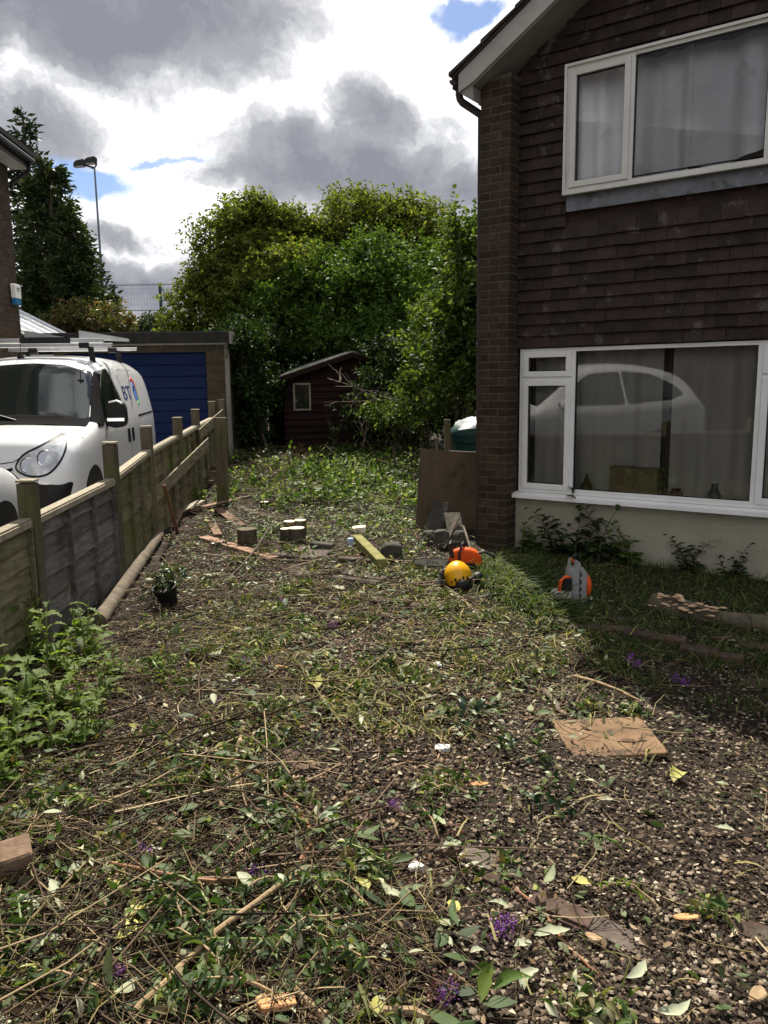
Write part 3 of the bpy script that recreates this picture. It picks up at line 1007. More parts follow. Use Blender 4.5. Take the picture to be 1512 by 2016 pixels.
gu = part('gutter', 'plastic_brown', house, gut)
part('downpipe', 'plastic_brown', gu, lambda b: b.tube([(-.212, -.02, EZ - .06), (-.212, -.02, EZ - .125), (-.208, -.01, EZ - .16), (-.19, 0.0, EZ - .19), (-.06, .09, EZ - .29), (-.045, .10, EZ - .32), (-.045, .10, 2.0), (-.045, .10, .05)], .034, 10), True)
part('outlet', 'plastic_brown', gu, lambda b: b.box(-.262, -.162, -.065, .03, EZ - .085, EZ - .045), bevel=.008)


# ================================================================== fence along the neighbour's drive
FP = [(-2.10, -1.75), (-2.12, -.10), (-2.14, 1.52), (-2.165, 3.15), (-2.19, 4.83), (-2.21, 6.42), (-2.39, 8.05), (-2.49, 9.62), (-2.60, 11.1), (-2.74, 12.85), (-2.78, 13.85)]
FTOP = [1.0, 1.0, 1.0, 1.02, 1.095, 1.21, 1.255, 1.275, 1.325, 1.395, 1.41]
fence = empty('fence', (-2.2, 4.8, 0), 0, 'weathered overlap-board garden fence with capped posts beside the drive', 'fence')
FO = Vector((-2.2, 4.8, 0))
for k, ((x, y), zt) in enumerate(zip(FP, FTOP)):
    b = MB()
    lean = random.uniform(-.012, .012)
    z0 = float(gz(x, y)) - .15
    b.bar((x, y, z0), (x + lean, y, zt - .022), .098, .098, (0, 1, 0))
    p = b.build('post', 'post_wood', fence, bevel=.004)
    p.location = -FO
    c = MB()
    c.box(x + lean - .053, x + lean + .053, y - .053, y + .053, zt - .015, zt)
    c.build('post_cap', 'pale_wood', p, bevel=.004)
PT = [.80, .80, .80, .80, .845, .92, .99, 1.045, 1.09, 1.13]      # panel tops, at their near ends
PT2 = [.80, .80, .80, .845, .90, 1.0, 1.05, 1.09, 1.13, 1.17]
for k in range(len(FP) - 1):
    (xa, ya), (xb, yb) = FP[k], FP[k + 1]
    d = Vector((xb - xa, yb - ya, 0))
    L = d.length
    d.normalize()
    A = Vector((xa, ya, 0)) + d * .052
    B = Vector((xb, yb, 0)) - d * .052
    sd = Vector((d.y, -d.x, 0))           # garden side
    za, zb = PT[k], PT2[k]
    ga, gb = float(gz(xa, ya)) + .02, float(gz(xb, yb)) + .02
    nb = 6
    for i in range(nb):
        t0, t1 = i / nb, (i + 1) / nb + .045
        ncut = 9
        vs = []
        rr = random.Random(k * 31 + i)
        wob = [rr.uniform(-.009, .009) for _ in range(ncut + 1)]
        for j in range(ncut + 1):
            s_ = j / ncut
            p = A.lerp(B, s_)
            h0, h1 = ga + (gb - ga) * s_, za + (zb - za) * s_
            lo, hi = h0 + (h1 - h0) * t0 + wob[j], h0 + (h1 - h0) * min(t1, 1.0) - .004
            bow = .006 * math.sin(s_ * 3.1 * (1 + i % 3)) + wob[j] * .4
            o1, o2 = .016 + bow, .0 + bow * .4
            for (h, o_) in ((lo, o1), (lo, o1 - .009), (hi, o2 - .007), (hi, o2)):
                q = p + sd * o_
                vs.append((q.x, q.y, h))
        fs = [(0, 1, 2, 3), tuple(4 * ncut + q for q in (3, 2, 1, 0))]
        for j in range(ncut):
            a = 4 * j
            for e in range(4):
                fs.append((a + e, a + (e + 1) % 4, a + 4 + (e + 1) % 4, a + 4 + e))
        o = MB().add(vs, fs).build('board', 'fence_grey' if k == 4 else 'fence_green', fence)
        o.location = -FO
    for t in (.015, .34, .67, .985):
        p = A.lerp(B, t)
        for sg, w0 in ((1, .026), (-1, -.018)):
            q = p + sd * (w0 if sg > 0 else -.018)
            b = MB().bar((q.x, q.y, ga + (gb - ga) * t), (q.x, q.y, za + (zb - za) * t - .035), .036, .018 if sg > 0 else .014, d)
            b.build('batten', 'fence_grey' if k == 4 else 'fence_green', fence, bevel=.002).location = -FO
    for sg, off_, m_ in ((1, .030, 'pale_wood'), (-1, -.022, 'pale_wood')):
        b = MB()
        pa, pb = A + sd * off_, B + sd * off_
        b.bar((pa.x, pa.y, za - .016), (pb.x, pb.y, zb - .016), .022, .042)
        b.build('top_rail', m_, fence, bevel=.003).location = -FO
    b = MB().bar((A.x, A.y, za + .012), (B.x, B.y, zb + .012), .070, .013)
    b.build('capping', m_, fence, bevel=.003).location = -FO

# loose boards nailed / leaning on the fence, and a spare post
def plank(name, p, q, a, b_, m, label, cat='plank', group=None, bevel=.003, up=(0, 0, 1)):
    p, q = Vector(p), Vector(q)
    c = (p + q) / 2
    o = MB().bar(p - c, q - c, a, b_, up).build(name, m, None, bevel=bevel)
    o.location = c
    return tag(o, label, cat, group)


plank('loose_board', (-2.345, 7.05, .40), (-2.42, 11.0, .86), .02, .15, 'fence_wood', 'long loose board nailed slantwise across the fence panels')
plank('loose_board', (-2.52, 10.9, .98), (-2.60, 13.0, 1.19), .02, .15, 'fence_wood', 'short loose board fixed along the far end of the fence')
xx, yy = -2.12, 10.35
o = MB().bar((0, 0, -.2), (0.01, 0, 1.235 - float(gz(xx, yy))), .145, .10, (0, 1, 0)).build('fence_post', 'post_wood', None, bevel=.005)
o.location = onground(xx, yy)
tag(o, 'tall free-standing timber post in the garden at the fence end', 'post')
part('groove_strip', 'post_wood', o, lambda b: b.bar((.02, -.054, -.2), (.03, -.054, 1.0), .022, .012, (0, 1, 0)))

# ================================================================== the blue-doored garage
GY = 14.15
gar = empty('garage', (-4.25, GY, .19), 0, 'flat-roofed brick garage with a blue up-and-over door', 'garage')
gw = part('wall', 'mortar', gar, lambda b: (b.box(1.16, 1.49, .008, 5.0, -.3, 2.18), b.box(-1.5, -1.30, .008, 5.0, -.3, 2.18), b.box(-1.3, 1.16, 4.8, 5.0, -.3, 2.18)))
gb_l = brick_mesh('garage_brick', .207, .1, .062, 'brick_garage', .003)
gb_s = brick_mesh('garage_brick_half', .10, .1, .062, 'brick_garage', .003)
for i in range(28):
    z = .0 + i * .0725
    row = [(gb_l, 1.267), (gb_s, 1.4315)] if i % 2 == 0 else [(gb_s, 1.2135), (gb_l, 1.378)]
    for me, x in row:
        mobj('brick', me, None, gw).location = (x, .05, z + .03)
part('lintel', 'lintel', gar, lambda b: b.box(-1.49, 1.49, -.004, .2, 2.04, 2.185))
door = part('door', 'door_blue', gar, lambda b: b.box(-1.3, 1.155, .085, .11, -.05, 2.04))
for i in range(10):
    part('panel', 'door_blue', door, lambda b: b.box(-1.29, 1.145, .062, .084, .0 + i * .203, .0 + i * .203 + .192), bevel=.008)
part('corner_post', 'grey_wood', gar, lambda b: b.box(1.492, 1.56, -.012, .09, -.2, 2.19))
part('roof', 'felt', gar, lambda b: b.prism([(-.16, 2.19), (-.16, 2.25), (5.2, 2.44), (5.2, 2.38)], -1.62, 1.60, 'yz'))
part('fascia', 'felt', gar, lambda b: b.box(-1.63, 1.61, -.185, -.162, 2.185, 2.375), bevel=.006)
part('kerb', 'felt', gar, lambda b: b.box(-1.63, 1.61, -.162, -.06, 2.25, 2.385), bevel=.01)
part('fascia_trim', 'grey_wood', gar, lambda b: b.box(-1.5, 1.55, -.158, -.13, 2.185 - .03, 2.184))
part('roof_end', 'grey_wood', gar, lambda b: b.box(1.612, 1.65, -.17, .3, 2.16, 2.37), bevel=.004)

# ================================================================== neighbour's house beyond the drive
nb_c = at(45, 690, 12.6)
NB = empty('neighbour_house', (nb_c[0], nb_c[1], 0), R(90 + 3.8), "neighbour's brick house wall with dark fascia at the left edge", 'house')
nwall = part('wall', 'mortar', NB, lambda b: b.box(-1.1, -.006, .006, 6.0, -.2, 5.12))
part('wall', 'brick_dark', NB, lambda b: b.box(-16.5, -1.101, .002, 6.0, -.2, 5.12))
nb_b = brick_mesh('neighbour_brick', .215, .1, .065, 'brick_dark')
for i in range(70):
    for j in range(4):
        x = -.1075 - j * .225 - (.1125 if i % 2 else 0)
        if i % 2 and j == 0:
            x = -.1125 - .1075
        mobj('brick', nb_b, None, nwall).location = (x, .05, i * .0745 + .03)
    if i % 2:
        mobj('brick', nb_b, None, nwall, (-.052, .1075, i * .0745 + .03), R(90))
part('soffit', 'barge_white', NB, lambda b: b.box(-16.5, .16, -.26, .011, 4.93, 4.95))
part('fascia', 'plastic_brown', NB, lambda b: b.box(-16.5, .165, -.285, -.262, 4.925, 5.14))
part('verge', 'barge_white', NB, lambda b: b.prism([(-.26, 4.95), (0.01, 4.955), (0.01, 5.35), (-.26, 5.15)], .10, .158, 'yz'))
part('roof', 'roof_tile', NB, lambda b: b.prism([(-.36, 5.10), (-.36, 5.17), (3.0, 7.2), (3.0, 7.12)], -16.5, .2, 'yz'))
part('gutter', 'plastic_black', NB, lambda b: (b.tube([(-16.5, -.33, 5.03), (.12, -.33, 5.03)], .05, 8), b.tube([(.0, -.33, 5.0), (.0, -.30, 4.86), (-.03, -.06, 4.70), (-.03, -.045, 4.6)], .032, 8)))
al = empty('alarm_box', at(25, 585, 12.35), R(90 + 3.8), 'white and blue alarm box on the brick wall at the left edge', 'alarm box')
al.location.x += .02
part('case', 'alarm_white', al, lambda b: b.prism([(-.11, -.02), (.11, -.02), (.115, .17), (.10, .185), (-.10, .185), (-.115, .17)], -.07, .0, 'xz'), bevel=.006)
part('strobe', 'alarm_blue', al, lambda b: b.prism([(-.10, -.11), (.10, -.11), (.11, -.022), (-.11, -.022)], -.066, .0, 'xz'), bevel=.006)
part('badge', 'plastic_dark', al, lambda b: (b.box(-.05, .05, -.0725, -.0705, .115, .135), b.box(-.04, .04, -.0725, -.0705, .085, .10)))

cv = at(45, 640, 16.2)
CV = empty('conservatory', (cv[0], cv[1], .25), 0, 'white glazed lean-to conservatory roof between the house and garage', 'conservatory')
part('wall', 'white_frame', CV, lambda b: (b.box(-3.0, .72, 0, .06, 0, 2.05), b.box(.66, .72, .06, 3.0, 0, 2.05)))
part('glazing', 'poly_sheet', CV, lambda b: b.prism([(-2.2, 3.6), (.75, 2.06), (.75, 2.09), (-2.2, 3.63)], -.1, 3.0))
for i in range(5):
    part('glazing_bar', 'white_frame', CV, lambda b: b.prism([(-2.2, 3.64), (.78, 2.095), (.78, 2.14), (-2.2, 3.69)], -.12 + i * .7, -.06 + i * .7))
part('eaves_beam', 'white_frame', CV, lambda b: b.box(.70, .84, -.12, 3.0, 2.0, 2.093))

# ================================================================== shed
SH = empty('shed', (-.62, 16.15, .2), R(15), 'dark red weatherboarded shed with a mossy felt roof', 'shed')
SW, SE, SP, SD = 1.36, 1.62, 2.06, 2.6   # half width, eaves, peak, depth
swall = part('wall', 'shed_red', SH, lambda b: b.prism([(-SW, -.1), (SW, -.1), (SW, SE), (0, SP - .02), (-SW, SE)], .012, SD))
nbd = 15
for i in range(nbd):
    z0, z1 = -.05 + i * .135, -.05 + (i + 1) * .135 + .012
    if z1 > SP - .08:
        break
    lim = SW if z1 < SE else SW * (SP - z1) / (SP - SE)
    segs = [(-lim, lim)]
    if z1 > .92 and z0 < 1.48:
        segs = [(-lim, -1.20), (-.83, lim)]
    for a, c in segs:
        part('weatherboard', 'shed_red', swall, lambda b: b.add([(a, .0115, z1), (c, .0115, z1), (c, -.016, z0), (a, -.016, z0), (a, .0115, z0), (c, .0115, z0)], [(0, 1, 2, 3), (3, 2, 5, 4), (0, 3, 4), (1, 5, 2), (0, 4, 5, 1)]))
    if z1 < SE + .1:
        part('weatherboard', 'shed_red', swall, lambda b: b.add([(-SW + .001, 0, z1), (-SW + .001, SD, z1), (-SW - .026, SD, z0), (-SW - .026, 0, z0), (-SW + .001, 0, z0), (-SW + .001, SD, z0)], [(0, 3, 2, 1), (3, 4, 5, 2), (0, 4, 3), (1, 2, 5), (0, 1, 5, 4)]))
swn = part('window', 'pale_wood', SH, lambda b: frame_rect(b, -1.19, -.84, .93, 1.47, .035, -.03, .01))
part('pane', 'car_glass', swn, lambda b: b.box(-1.155, -.875, -.008, -.003, .965, 1.435))
for s_ in (-1, 1):
    part('roof_slope', 'shed_roof', SH, lambda b: b.prism([(s_ * .0, SP), (s_ * (SW + .16), SE - .05), (s_ * (SW + .16), SE - .025), (s_ * .0, SP + .028)], -.16, SD + .1))
    part('fascia', 'shed_red', SH, lambda b: b.prism([(s_ * .002, SP - .005), (s_ * (SW + .15), SE - .055), (s_ * (SW + .15), SE - .14), (s_ * .002, SP - .10)], -.165, -.14))

# ================================================================== floodlight mast and sports-ground fence far behind
mt = at(186, 330, 44)
mb = at(205, 640, 44)
mast = empty('floodlight_mast', (mt[0], mt[1], 0), 0, 'tall thin floodlight mast with two lamps against the sky', 'floodlight')
mz = mt[2]
part('pole', 'mast_grey', mast, lambda b: b.tube([(0, 0, -.2), (0, 0, mz * .5), (0, 0, mz)], [.10, .075, .045], 10), True)
part('bracket', 'lamp_head', mast, lambda b: (b.tube([(-.45, 0, mz + .12), (.0, 0, mz - .02), (.10, .0, mz + .12), (.12, 0, mz + .4)], .05, 6), b.tube([(-.25, .3, mz + .05), (-.0, 0, mz - .02)], .04, 6)))
for (ox, oy, oz) in ((-.85, -.1, .22), (-.32, .35, .50)):
    hd = part('lamp_head', 'lamp_head', mast, lambda b: b.prism([(-.42 * .8, -.16 * .8), (.30 * .8, -.20 * .8), (.42 * .8, .04 * .8), (.25 * .8, .22 * .8), (-.25 * .8, .14 * .8), (-.42 * .8, .0)], -.24, .24), bevel=.025, loc=(ox * .85, oy * .85, mz + oz * .85))
    hd.rotation_euler = (0, R(-8), R(20))
    part('lens', 'chrome', hd, lambda b: b.box(-.28, .18, -.20, .20, -.165, -.15))

sfl = at(205, 600, 33)
SF = empty('sports_fence', (sfl[0] - 3, sfl[1], 0), 0, 'tall green wire-mesh sports fence behind the garage', 'fence')
zt = at(315, 558, 33)[2]
base_x = SF.location.x
for px in (-40, 105, 228, 317, 420, 540):
    q = at(px, 600, 33)
    part('post', 'mesh_green', SF, lambda b: b.box(q[0] - base_x - .055, q[0] - base_x + .055, -.05, .05, -.2, zt - (.55 if px == 228 else 0)))
for z in (zt - .05, zt - 1.05, zt - 2.05, zt - 3.05):
    part('rail', 'mesh_green', SF, lambda b: b.box(-3, 14, -.012, .012, z - .012, z + .012))
wm = MB()
for i in range(120):
    x = -2 + i * .13
    wm.box(x - .0018, x + .0018, -.003, .003, .2, zt)
for i in range(26):
    z = zt - i * .2
    wm.box(-3, 14, .0035, .009, z - .0018, z + .0018)
tag(wm.build('wire_mesh', 'mesh_green', SF), kind='stuff')

# ================================================================== compost bin, board and post beside the house
bn = empty('compost_bin', onground(1.06, 9.0), R(-20), 'dark green plastic bin with a lid beside the house corner', 'bin')
bn.scale = (1, 1, 1.13)
part('body', 'bin_green', bn, lambda b: b.lathe([(.30, 0), (.285, .4), (.265, .78), (.27, .80)], 4 * 5), True)
part('rim', 'bin_green', bn, lambda b: b.lathe([(.285, .80), (.30, .81), (.30, .87), (.285, .88)], 20), True)
part('lid', 'bin_green', bn, lambda b: b.lathe([(.315, .865), (.32, .885), (.30, .93), (.24, .975), (.1, .99), (.02, .992)], 20), True)
part('handle', 'bin_green', bn, lambda b: b.tube([(-.1, 0, .98), (-.08, 0, 1.03), (.08, 0, 1.03), (.1, 0, .98)], .014, 8), True)
bz = 1.125 + float(gz(1.06, 9.0))
bgv, bgf = [], []
for j in range(9):
    for i in range(17):
        a = 2 * math.pi * i / 16
        r = .04 + .24 * j / 8
        r *= 1 + .12 * math.sin(3 * a + j)
        bgv.append((r * math.cos(a), r * math.sin(a), .085 - .19 * (j / 8) ** 2.2 + .018 * math.sin(a * 5 + j * 2.1)))
for j in range(8):
    for i in range(16):
        a = j * 17 + i
        bgf.append((a, a + 1, a + 18, a + 17))
o = mobj('plastic_bag', np_mesh('plastic_bag', bgv, bgf, True), 'bag_white')
o.location = (1.06, 9.0, bz + .004)
o.scale = (1, 1, .62)
tag(o, 'crumpled white plastic sheet lying on the green bin lid', 'bag')
hb = empty('sheet_board', onground(.66, 8.42), 0, 'weathered brown plywood sheet standing against the house corner', 'board')
_ps = [(-.33, -.05), (.42, -.05), (.46, .78), (.30, .83), (.05, .845), (-.27, .88)]
o = part('sheet', 'ply', hb, lambda b: b.prism(_ps, -.009, .009))
o.rotation_euler = (R(-7), 0, R(-6))
part('top_batten', 'grey_wood', hb, lambda b: b.bar((.05, .105, .825), (.50, .10, .80), .02, .045))
o = MB().bar((0, 0, -.1), (-.01, 0, 1.17), .07, .05, (0, 1, 0)).build('timber_stake', 'post_wood', None, bevel=.003)
o.location = onground(.725, 8.85)
tag(o, 'upright timber stake behind the plywood sheet beside the green bin', 'post')
o = MB().bar((0, 0, -.1), (-.01, 0, .95), .04, .04, (0, 1, 0)).build('timber_stake', 'dead_wood', None, bevel=.003)
o.location = onground(.62, 9.0)
tag(o, 'thin short stake just left of the taller timber stake', 'post')


# ================================================================== vehicles
def catmull(A, sub):
    "A: (n, k, 3) control rows -> refined along the first axis"
    A = np.asarray(A, float)
    P = np.concatenate([2 * A[:1] - A[1:2], A, 2 * A[-1:] - A[-2:-1]])
    out = []
    for i in range(1, len(P) - 2):
        for t in np.arange(sub) / sub:
            p0, p1, p2, p3 = P[i - 1], P[i], P[i + 1], P[i + 2]
            out.append(.5 * ((2 * p1) + (-p0 + p2) * t + (2 * p0 - 5 * p1 + 4 * p2 - p3) * t * t + (-p0 + 3 * p1 - 3 * p2 + p3) * t ** 3))
    out.append(A[-1])
    return np.array(out)


def loft_body(stations, sub=5):
    A = np.array([[(s, y, z) for (y, z) in sec] for s, sec in stations], float)
    G = catmull(A, sub)
    G = np.swapaxes(catmull(np.swapaxes(G, 0, 1), sub), 0, 1)
    G[:, 0, 1] = 0
    G[:, -1, 1] = 0
    Gm = G.copy()[:, ::-1]
    Gm[:, :, 1] *= -1
    H = np.concatenate([G, Gm[:, 1:-1]], axis=1)
    n, m = H.shape[:2]
    V = H.reshape(-1, 3)
    V = V * np.array([-1, 1, 1])            # front points to +x
    Fq = []
    for i in range(n - 1):
        for j in range(m):
            a, b_ = i * m + j, i * m + (j + 1) % m
            Fq.append((a, b_, b_ + m, a + m))
    bm = bmesh.new()
    vs = [bm.verts.new(v) for v in V]
    for f in Fq:
        try:
            bm.faces.new([vs[q] for q in f])
        except ValueError:
            pass
    bm.faces.new(vs[:m][::-1])
    bm.faces.new(vs[-m:])
    bmesh.ops.remove_doubles(bm, verts=bm.verts, dist=1e-4)
    bmesh.ops.recalc_face_normals(bm, faces=bm.faces)
    for f in bm.faces:
        f.smooth = True
    me = bpy.data.meshes.new('body')
    bm.to_mesh(me)
    bvh = BVHTree.FromBMesh(bm)
    bm.free()
    return me, bvh


def smooth_loop(poly, k=5):
    P = np.array(poly, float)
    n = len(P)
    out = []
    for i in range(n):
        p0, p1, p2, p3 = P[i - 1], P[i], P[(i + 1) % n], P[(i + 2) % n]
        for t in np.arange(k) / k:
            out.append(.5 * ((2 * p1) + (-p0 + p2) * t + (2 * p0 - 5 * p1 + 4 * p2 - p3) * t * t + (-p0 + 3 * p1 - 3 * p2 + p3) * t ** 3))
    return out


def round_loop(poly, r=.05, k=4):
    out = []
    n = len(poly)
    for i in range(n):
        a, b_, c = Vector(poly[i - 1]), Vector(poly[i]), Vector(poly[(i + 1) % n])
        d1, d2_ = (a - b_), (c - b_)
        rr = min(r, d1.length * .45, d2_.length * .45)
        p, q = b_ + d1.normalized() * rr, b_ + d2_.normalized() * rr
        for t in np.arange(k + 1) / k:
            out.append(tuple(p * (1 - t) ** 2 + b_ * 2 * t * (1 - t) + q * t * t))
    return out


def skin_on(bvh, loop, org, e1, e2, dirn, off=.004, step=.05, edge=.004):
    """a thin panel with outline `loop` (in the e1,e2 plane at org) laid on the body along dirn"""
    org, e1, e2, dirn = Vector(org), Vector(e1), Vector(e2), Vector(dirn).normalized()
    L = [Vector(p) for p in loop]
    xs_ = [p.x for p in L]
    ys_ = [p.y for p in L]
    pts = list(L)
    n = len(L)

    def inside(q):
        c = False
        for i in range(n):
            a, b_ = L[i], L[i - 1]
            if (a.y > q[1]) != (b_.y > q[1]) and q[0] < (b_.x - a.x) * (q[1] - a.y) / (b_.y - a.y) + a.x:
                c = not c
        return c
    x = min(xs_) + step / 2
    while x < max(xs_):
        y = min(ys_) + step / 2
        while y < max(ys_):
            if inside((x, y)) and min((Vector((x, y)) - q).length for q in L) > step * .4:
                pts.append(Vector((x, y)))
            y += step
        x += step
    vo, _, fo, _, _, _ = delaunay_2d_cdt([Vector((p.x, p.y)) for p in pts], [(i, (i + 1) % n) for i in range(n)], [], 1, 1e-6)
    out, ok = [], []
    for p in vo:
        o = org + e1 * p.x + e2 * p.y
        h = bvh.ray_cast(o - dirn * 3, dirn)
        if h[0] is None:
            h = bvh.find_nearest(o)
            out.append(h[0] + h[1] * off)
        else:
            nn = h[1] if h[1].dot(dirn) < 0 else -h[1]
            out.append(h[0] + nn * off)
    b = MB()
    b.v = [tuple(p) for p in out]
    b.f = [tuple(f) for f in fo]
    if edge:
        base = len(b.v)
        # short return edges back to the body
        ed = {}
        for f in fo:
            for i in range(len(f)):
                k_ = tuple(sorted((f[i], f[(i + 1) % len(f)])))
                ed[k_] = ed.get(k_, 0) + 1
        mp = {}
        for (a, c), cnt in ed.items():
            if cnt == 1:
                for q in (a, c):
                    if q not in mp:
                        mp[q] = len(b.v)
                        b.v.append(tuple(Vector(out[q]) + dirn * (off + edge)))
                b.f.append((a, c, mp[c], mp[a]))
    return b


def on_side(bvh, loop, off=.004, step=.05, sgn=1, edge=.004):
    return skin_on(bvh, loop, (0, sgn * 1.5, 0), (1, 0, 0), (0, 0, 1), (0, -sgn, 0), off, step, edge)


def on_front(bvh, loop, off=.004, step=.05, x=3.0, dirn=(-1, 0, 0), edge=.004):
    return skin_on(bvh, loop, (x, 0, 0), (0, 1, 0), (0, 0, 1), dirn, off, step, edge)


def ribbon(path, wd):
    "thin closed outline round an open polyline"
    P = [Vector(p) for p in path]
    l, r_ = [], []
    for i, p in enumerate(P):
        d = (P[min(i + 1, len(P) - 1)] - P[max(i - 1, 0)]).normalized()
        nn = Vector((-d.y, d.x)) * wd / 2
        l.append(tuple(p + nn))
        r_.append(tuple(p - nn))
    return l + r_[::-1]


def wheel(parent, x, y, r, wd, sgn):
    t = part('wheel', 'tyre', parent, lambda b: b.lathe([(r * .62, -wd / 2), (r * .93, -wd / 2), (r, -wd * .3), (r, wd * .3), (r * .93, wd / 2), (r * .62, wd / 2)], 28, axis='y'), True, loc=(x, y, r))
    part('rim', 'alu', t, lambda b: b.lathe([(r * .2, sgn * wd * .30), (r * .5, sgn * wd * .36), (r * .64, sgn * wd * .44), (r * .66, sgn * wd * .52)], 24, axis='y'), True)


# ---- the van; local +x is its front, x = 0 at the bumper
def sec(w_, zb, wb, belt, wu, mid, wr, zr, ztop, zl=.55, zm=.85):
    return [(0, zb), (.82 * w_, zb), (w_ * .985, zb + .10), (w_, zl), (w_, zm), (wb, belt), (wu, mid), (wr, zr), (wr * .72, ztop - .012), (0, ztop)]


VS = [(0.00, [(0, .26), (.45, .26), (.62, .30), (.66, .42), (.66, .52), (.64, .58), (.58, .62), (.46, .655), (.25, .67), (0, .675)]),
      (0.05, [(0, .24), (.55, .24), (.74, .30), (.785, .46), (.785, .60), (.755, .69), (.68, .735), (.54, .765), (.30, .785), (0, .79)]),
      (0.16, [(0, .22), (.62, .22), (.83, .30), (.865, .50), (.865, .70), (.835, .845), (.75, .910), (.60, .945), (.33, .965), (0, .97)]),
      (0.36, [(0, .21), (.68, .21), (.88, .30), (.90, .52), (.90, .75), (.872, .93), (.80, .995), (.64, 1.025), (.35, 1.045), (0, 1.05)]),
      (0.66, [(0, .20), (.70, .20), (.895, .30), (.912, .54), (.912, .80), (.885, .985), (.81, 1.045), (.65, 1.075), (.35, 1.095), (0, 1.10)]),
      (0.92, [(0, .20), (.72, .20), (.90, .30), (.916, .55), (.916, .83), (.892, 1.03), (.82, 1.09), (.65, 1.115), (.34, 1.133), (0, 1.137)]),
      (1.10, [(0, .20), (.73, .20), (.90, .30), (.917, .55), (.917, .84), (.895, 1.06), (.84, 1.15), (.70, 1.215), (.38, 1.25), (0, 1.26)]),
      (1.45, [(0, .20), (.73, .20), (.90, .30), (.918, .55), (.918, .85), (.895, 1.10), (.815, 1.32), (.70, 1.46), (.40, 1.515), (0, 1.53)]),
      (1.78, [(0, .20), (.73, .20), (.90, .30), (.918, .55), (.918, .85), (.895, 1.12), (.80, 1.48), (.70, 1.665), (.44, 1.745), (0, 1.765)]),
      (2.10, [(0, .20), (.73, .20), (.90, .30), (.918, .55), (.918, .85), (.895, 1.13), (.79, 1.55), (.70, 1.735), (.48, 1.825), (0, 1.845)]),
      (2.60, [(0, .20), (.73, .20), (.90, .30), (.918, .55), (.918, .86), (.895, 1.14), (.79, 1.58), (.705, 1.755), (.50, 1.845), (0, 1.865)]),
      (3.60, [(0, .22), (.73, .22), (.90, .32), (.915, .56), (.915, .86), (.892, 1.14), (.79, 1.58), (.70, 1.745), (.50, 1.832), (0, 1.85)]),
      (4.15, [(0, .26), (.72, .26), (.885, .36), (.90, .58), (.90, .86), (.878, 1.14), (.78, 1.56), (.68, 1.71), (.48, 1.795), (0, 1.81)]),
      (4.34, [(0, .30), (.68, .30), (.84, .40), (.855, .60), (.855, .86), (.835, 1.13), (.745, 1.52), (.64, 1.655), (.45, 1.735), (0, 1.75)]),
      (4.40, [(0, .36), (.60, .36), (.76, .46), (.78, .62), (.78, .86), (.76, 1.10), (.68, 1.45), (.58, 1.57), (.40, 1.64), (0, 1.65)])]
VAN = empty('van', (-3.945, 7.72, .085), R(-84.8), 'white delivery van with roof bars parked on the drive behind the fence', 'van')
VAN.scale = (1, 1, 1.05)
me, vb = loft_body(VS)
mobj('body', me, 'van_paint', VAN)
ws = on_front(vb, round_loop([(-.80, 1.105), (-.40, 1.13), (0, 1.14), (.40, 1.13), (.80, 1.105), (.675, 1.655), (.35, 1.735), (0, 1.755), (-.35, 1.735), (-.675, 1.655)], .03), .005, .06).build('windscreen', 'car_glass', VAN, True)
for s_ in (1, -1):
    # the dark windscreen pillar: from the glass edge round to the door window
    vs_, fs_ = [], []
    for i_, t in enumerate(np.linspace(0, 1, 15)):
        xa, ya, za_ = -1.02 - .70 * t, .80 - .10 * t, 1.12 + .55 * t
        row = []
        for j_, w_ in enumerate(np.linspace(0, 1, 6)):
            q_ = Vector((xa - .10 * w_ * (1 - .2 * t), s_ * (ya + .16 * w_ * (1 - .35 * t)), za_ - .012 * w_))
            h_ = vb.find_nearest(q_)
            nn = h_[1] if h_[1].dot(Vector((.5, s_, .3))) > 0 else -h_[1]
            vs_.append(tuple(h_[0] + nn * .0075))
    for i_ in range(14):
        for j_ in range(5):
            a_ = i_ * 6 + j_
            fs_.append((a_, a_ + 1, a_ + 7, a_ + 6))
    MB().add(vs_, fs_).build('pillar_trim', 'matt_black', VAN, True)
on_front(vb, ribbon([(-.80, 1.125), (-.40, 1.15), (0, 1.16), (.40, 1.15), (.80, 1.125)], .085), .012, .04).build('scuttle', 'matt_black', VAN, True)
for s_ in (1, -1):
    on_front(vb, smooth_loop([(s_ * y, z) for y, z in [(.30, .74), (.42, .675), (.58, .69), (.71, .79), (.80, .93), (.83, 1.02), (.74, 1.0), (.56, .93), (.38, .85)]]), .008, .03, x=-.12, dirn=(-1, -s_ * .45, 0)).build('headlamp', 'lamp_glass', VAN, True)
    on_front(vb, ribbon(smooth_loop([(s_ * y, z) for y, z in [(.288, .737), (.415, .662), (.585, .678), (.72, .782), (.812, .925), (.845, 1.032), (.74, 1.012), (.555, .942), (.37, .86)]]) + [(s_ * .288, .737)], .010), .006, .03, x=-.12, dirn=(-1, -s_ * .45, 0)).build('lamp_seam', 'seal', VAN, True)
on_front(vb, round_loop([(-.60, .30), (.60, .30), (.80, .42), (.845, .60), (.60, .585), (.42, .62), (-.42, .62), (-.60, .585), (-.845, .60), (-.80, .42)], .03), .006, .05).build('grille', 'plastic_black', VAN, True)
for (y, z, rr) in ((.44, .765, .075), (.60, .82, .082)):
    p = vb.ray_cast(Vector((3, y, z)), Vector((-1, 0, 0)))[0]
    lb = part('lamp_bowl', 'chrome', VAN, lambda b: b.lathe([(rr * .4, .0), (rr * .8, .014), (rr, .026), (rr * 1.05, .020)], 20, axis='x'), True, loc=(p.x - .012, p.y, p.z))
    lb.rotation_euler = (0, R(-15), R(28))
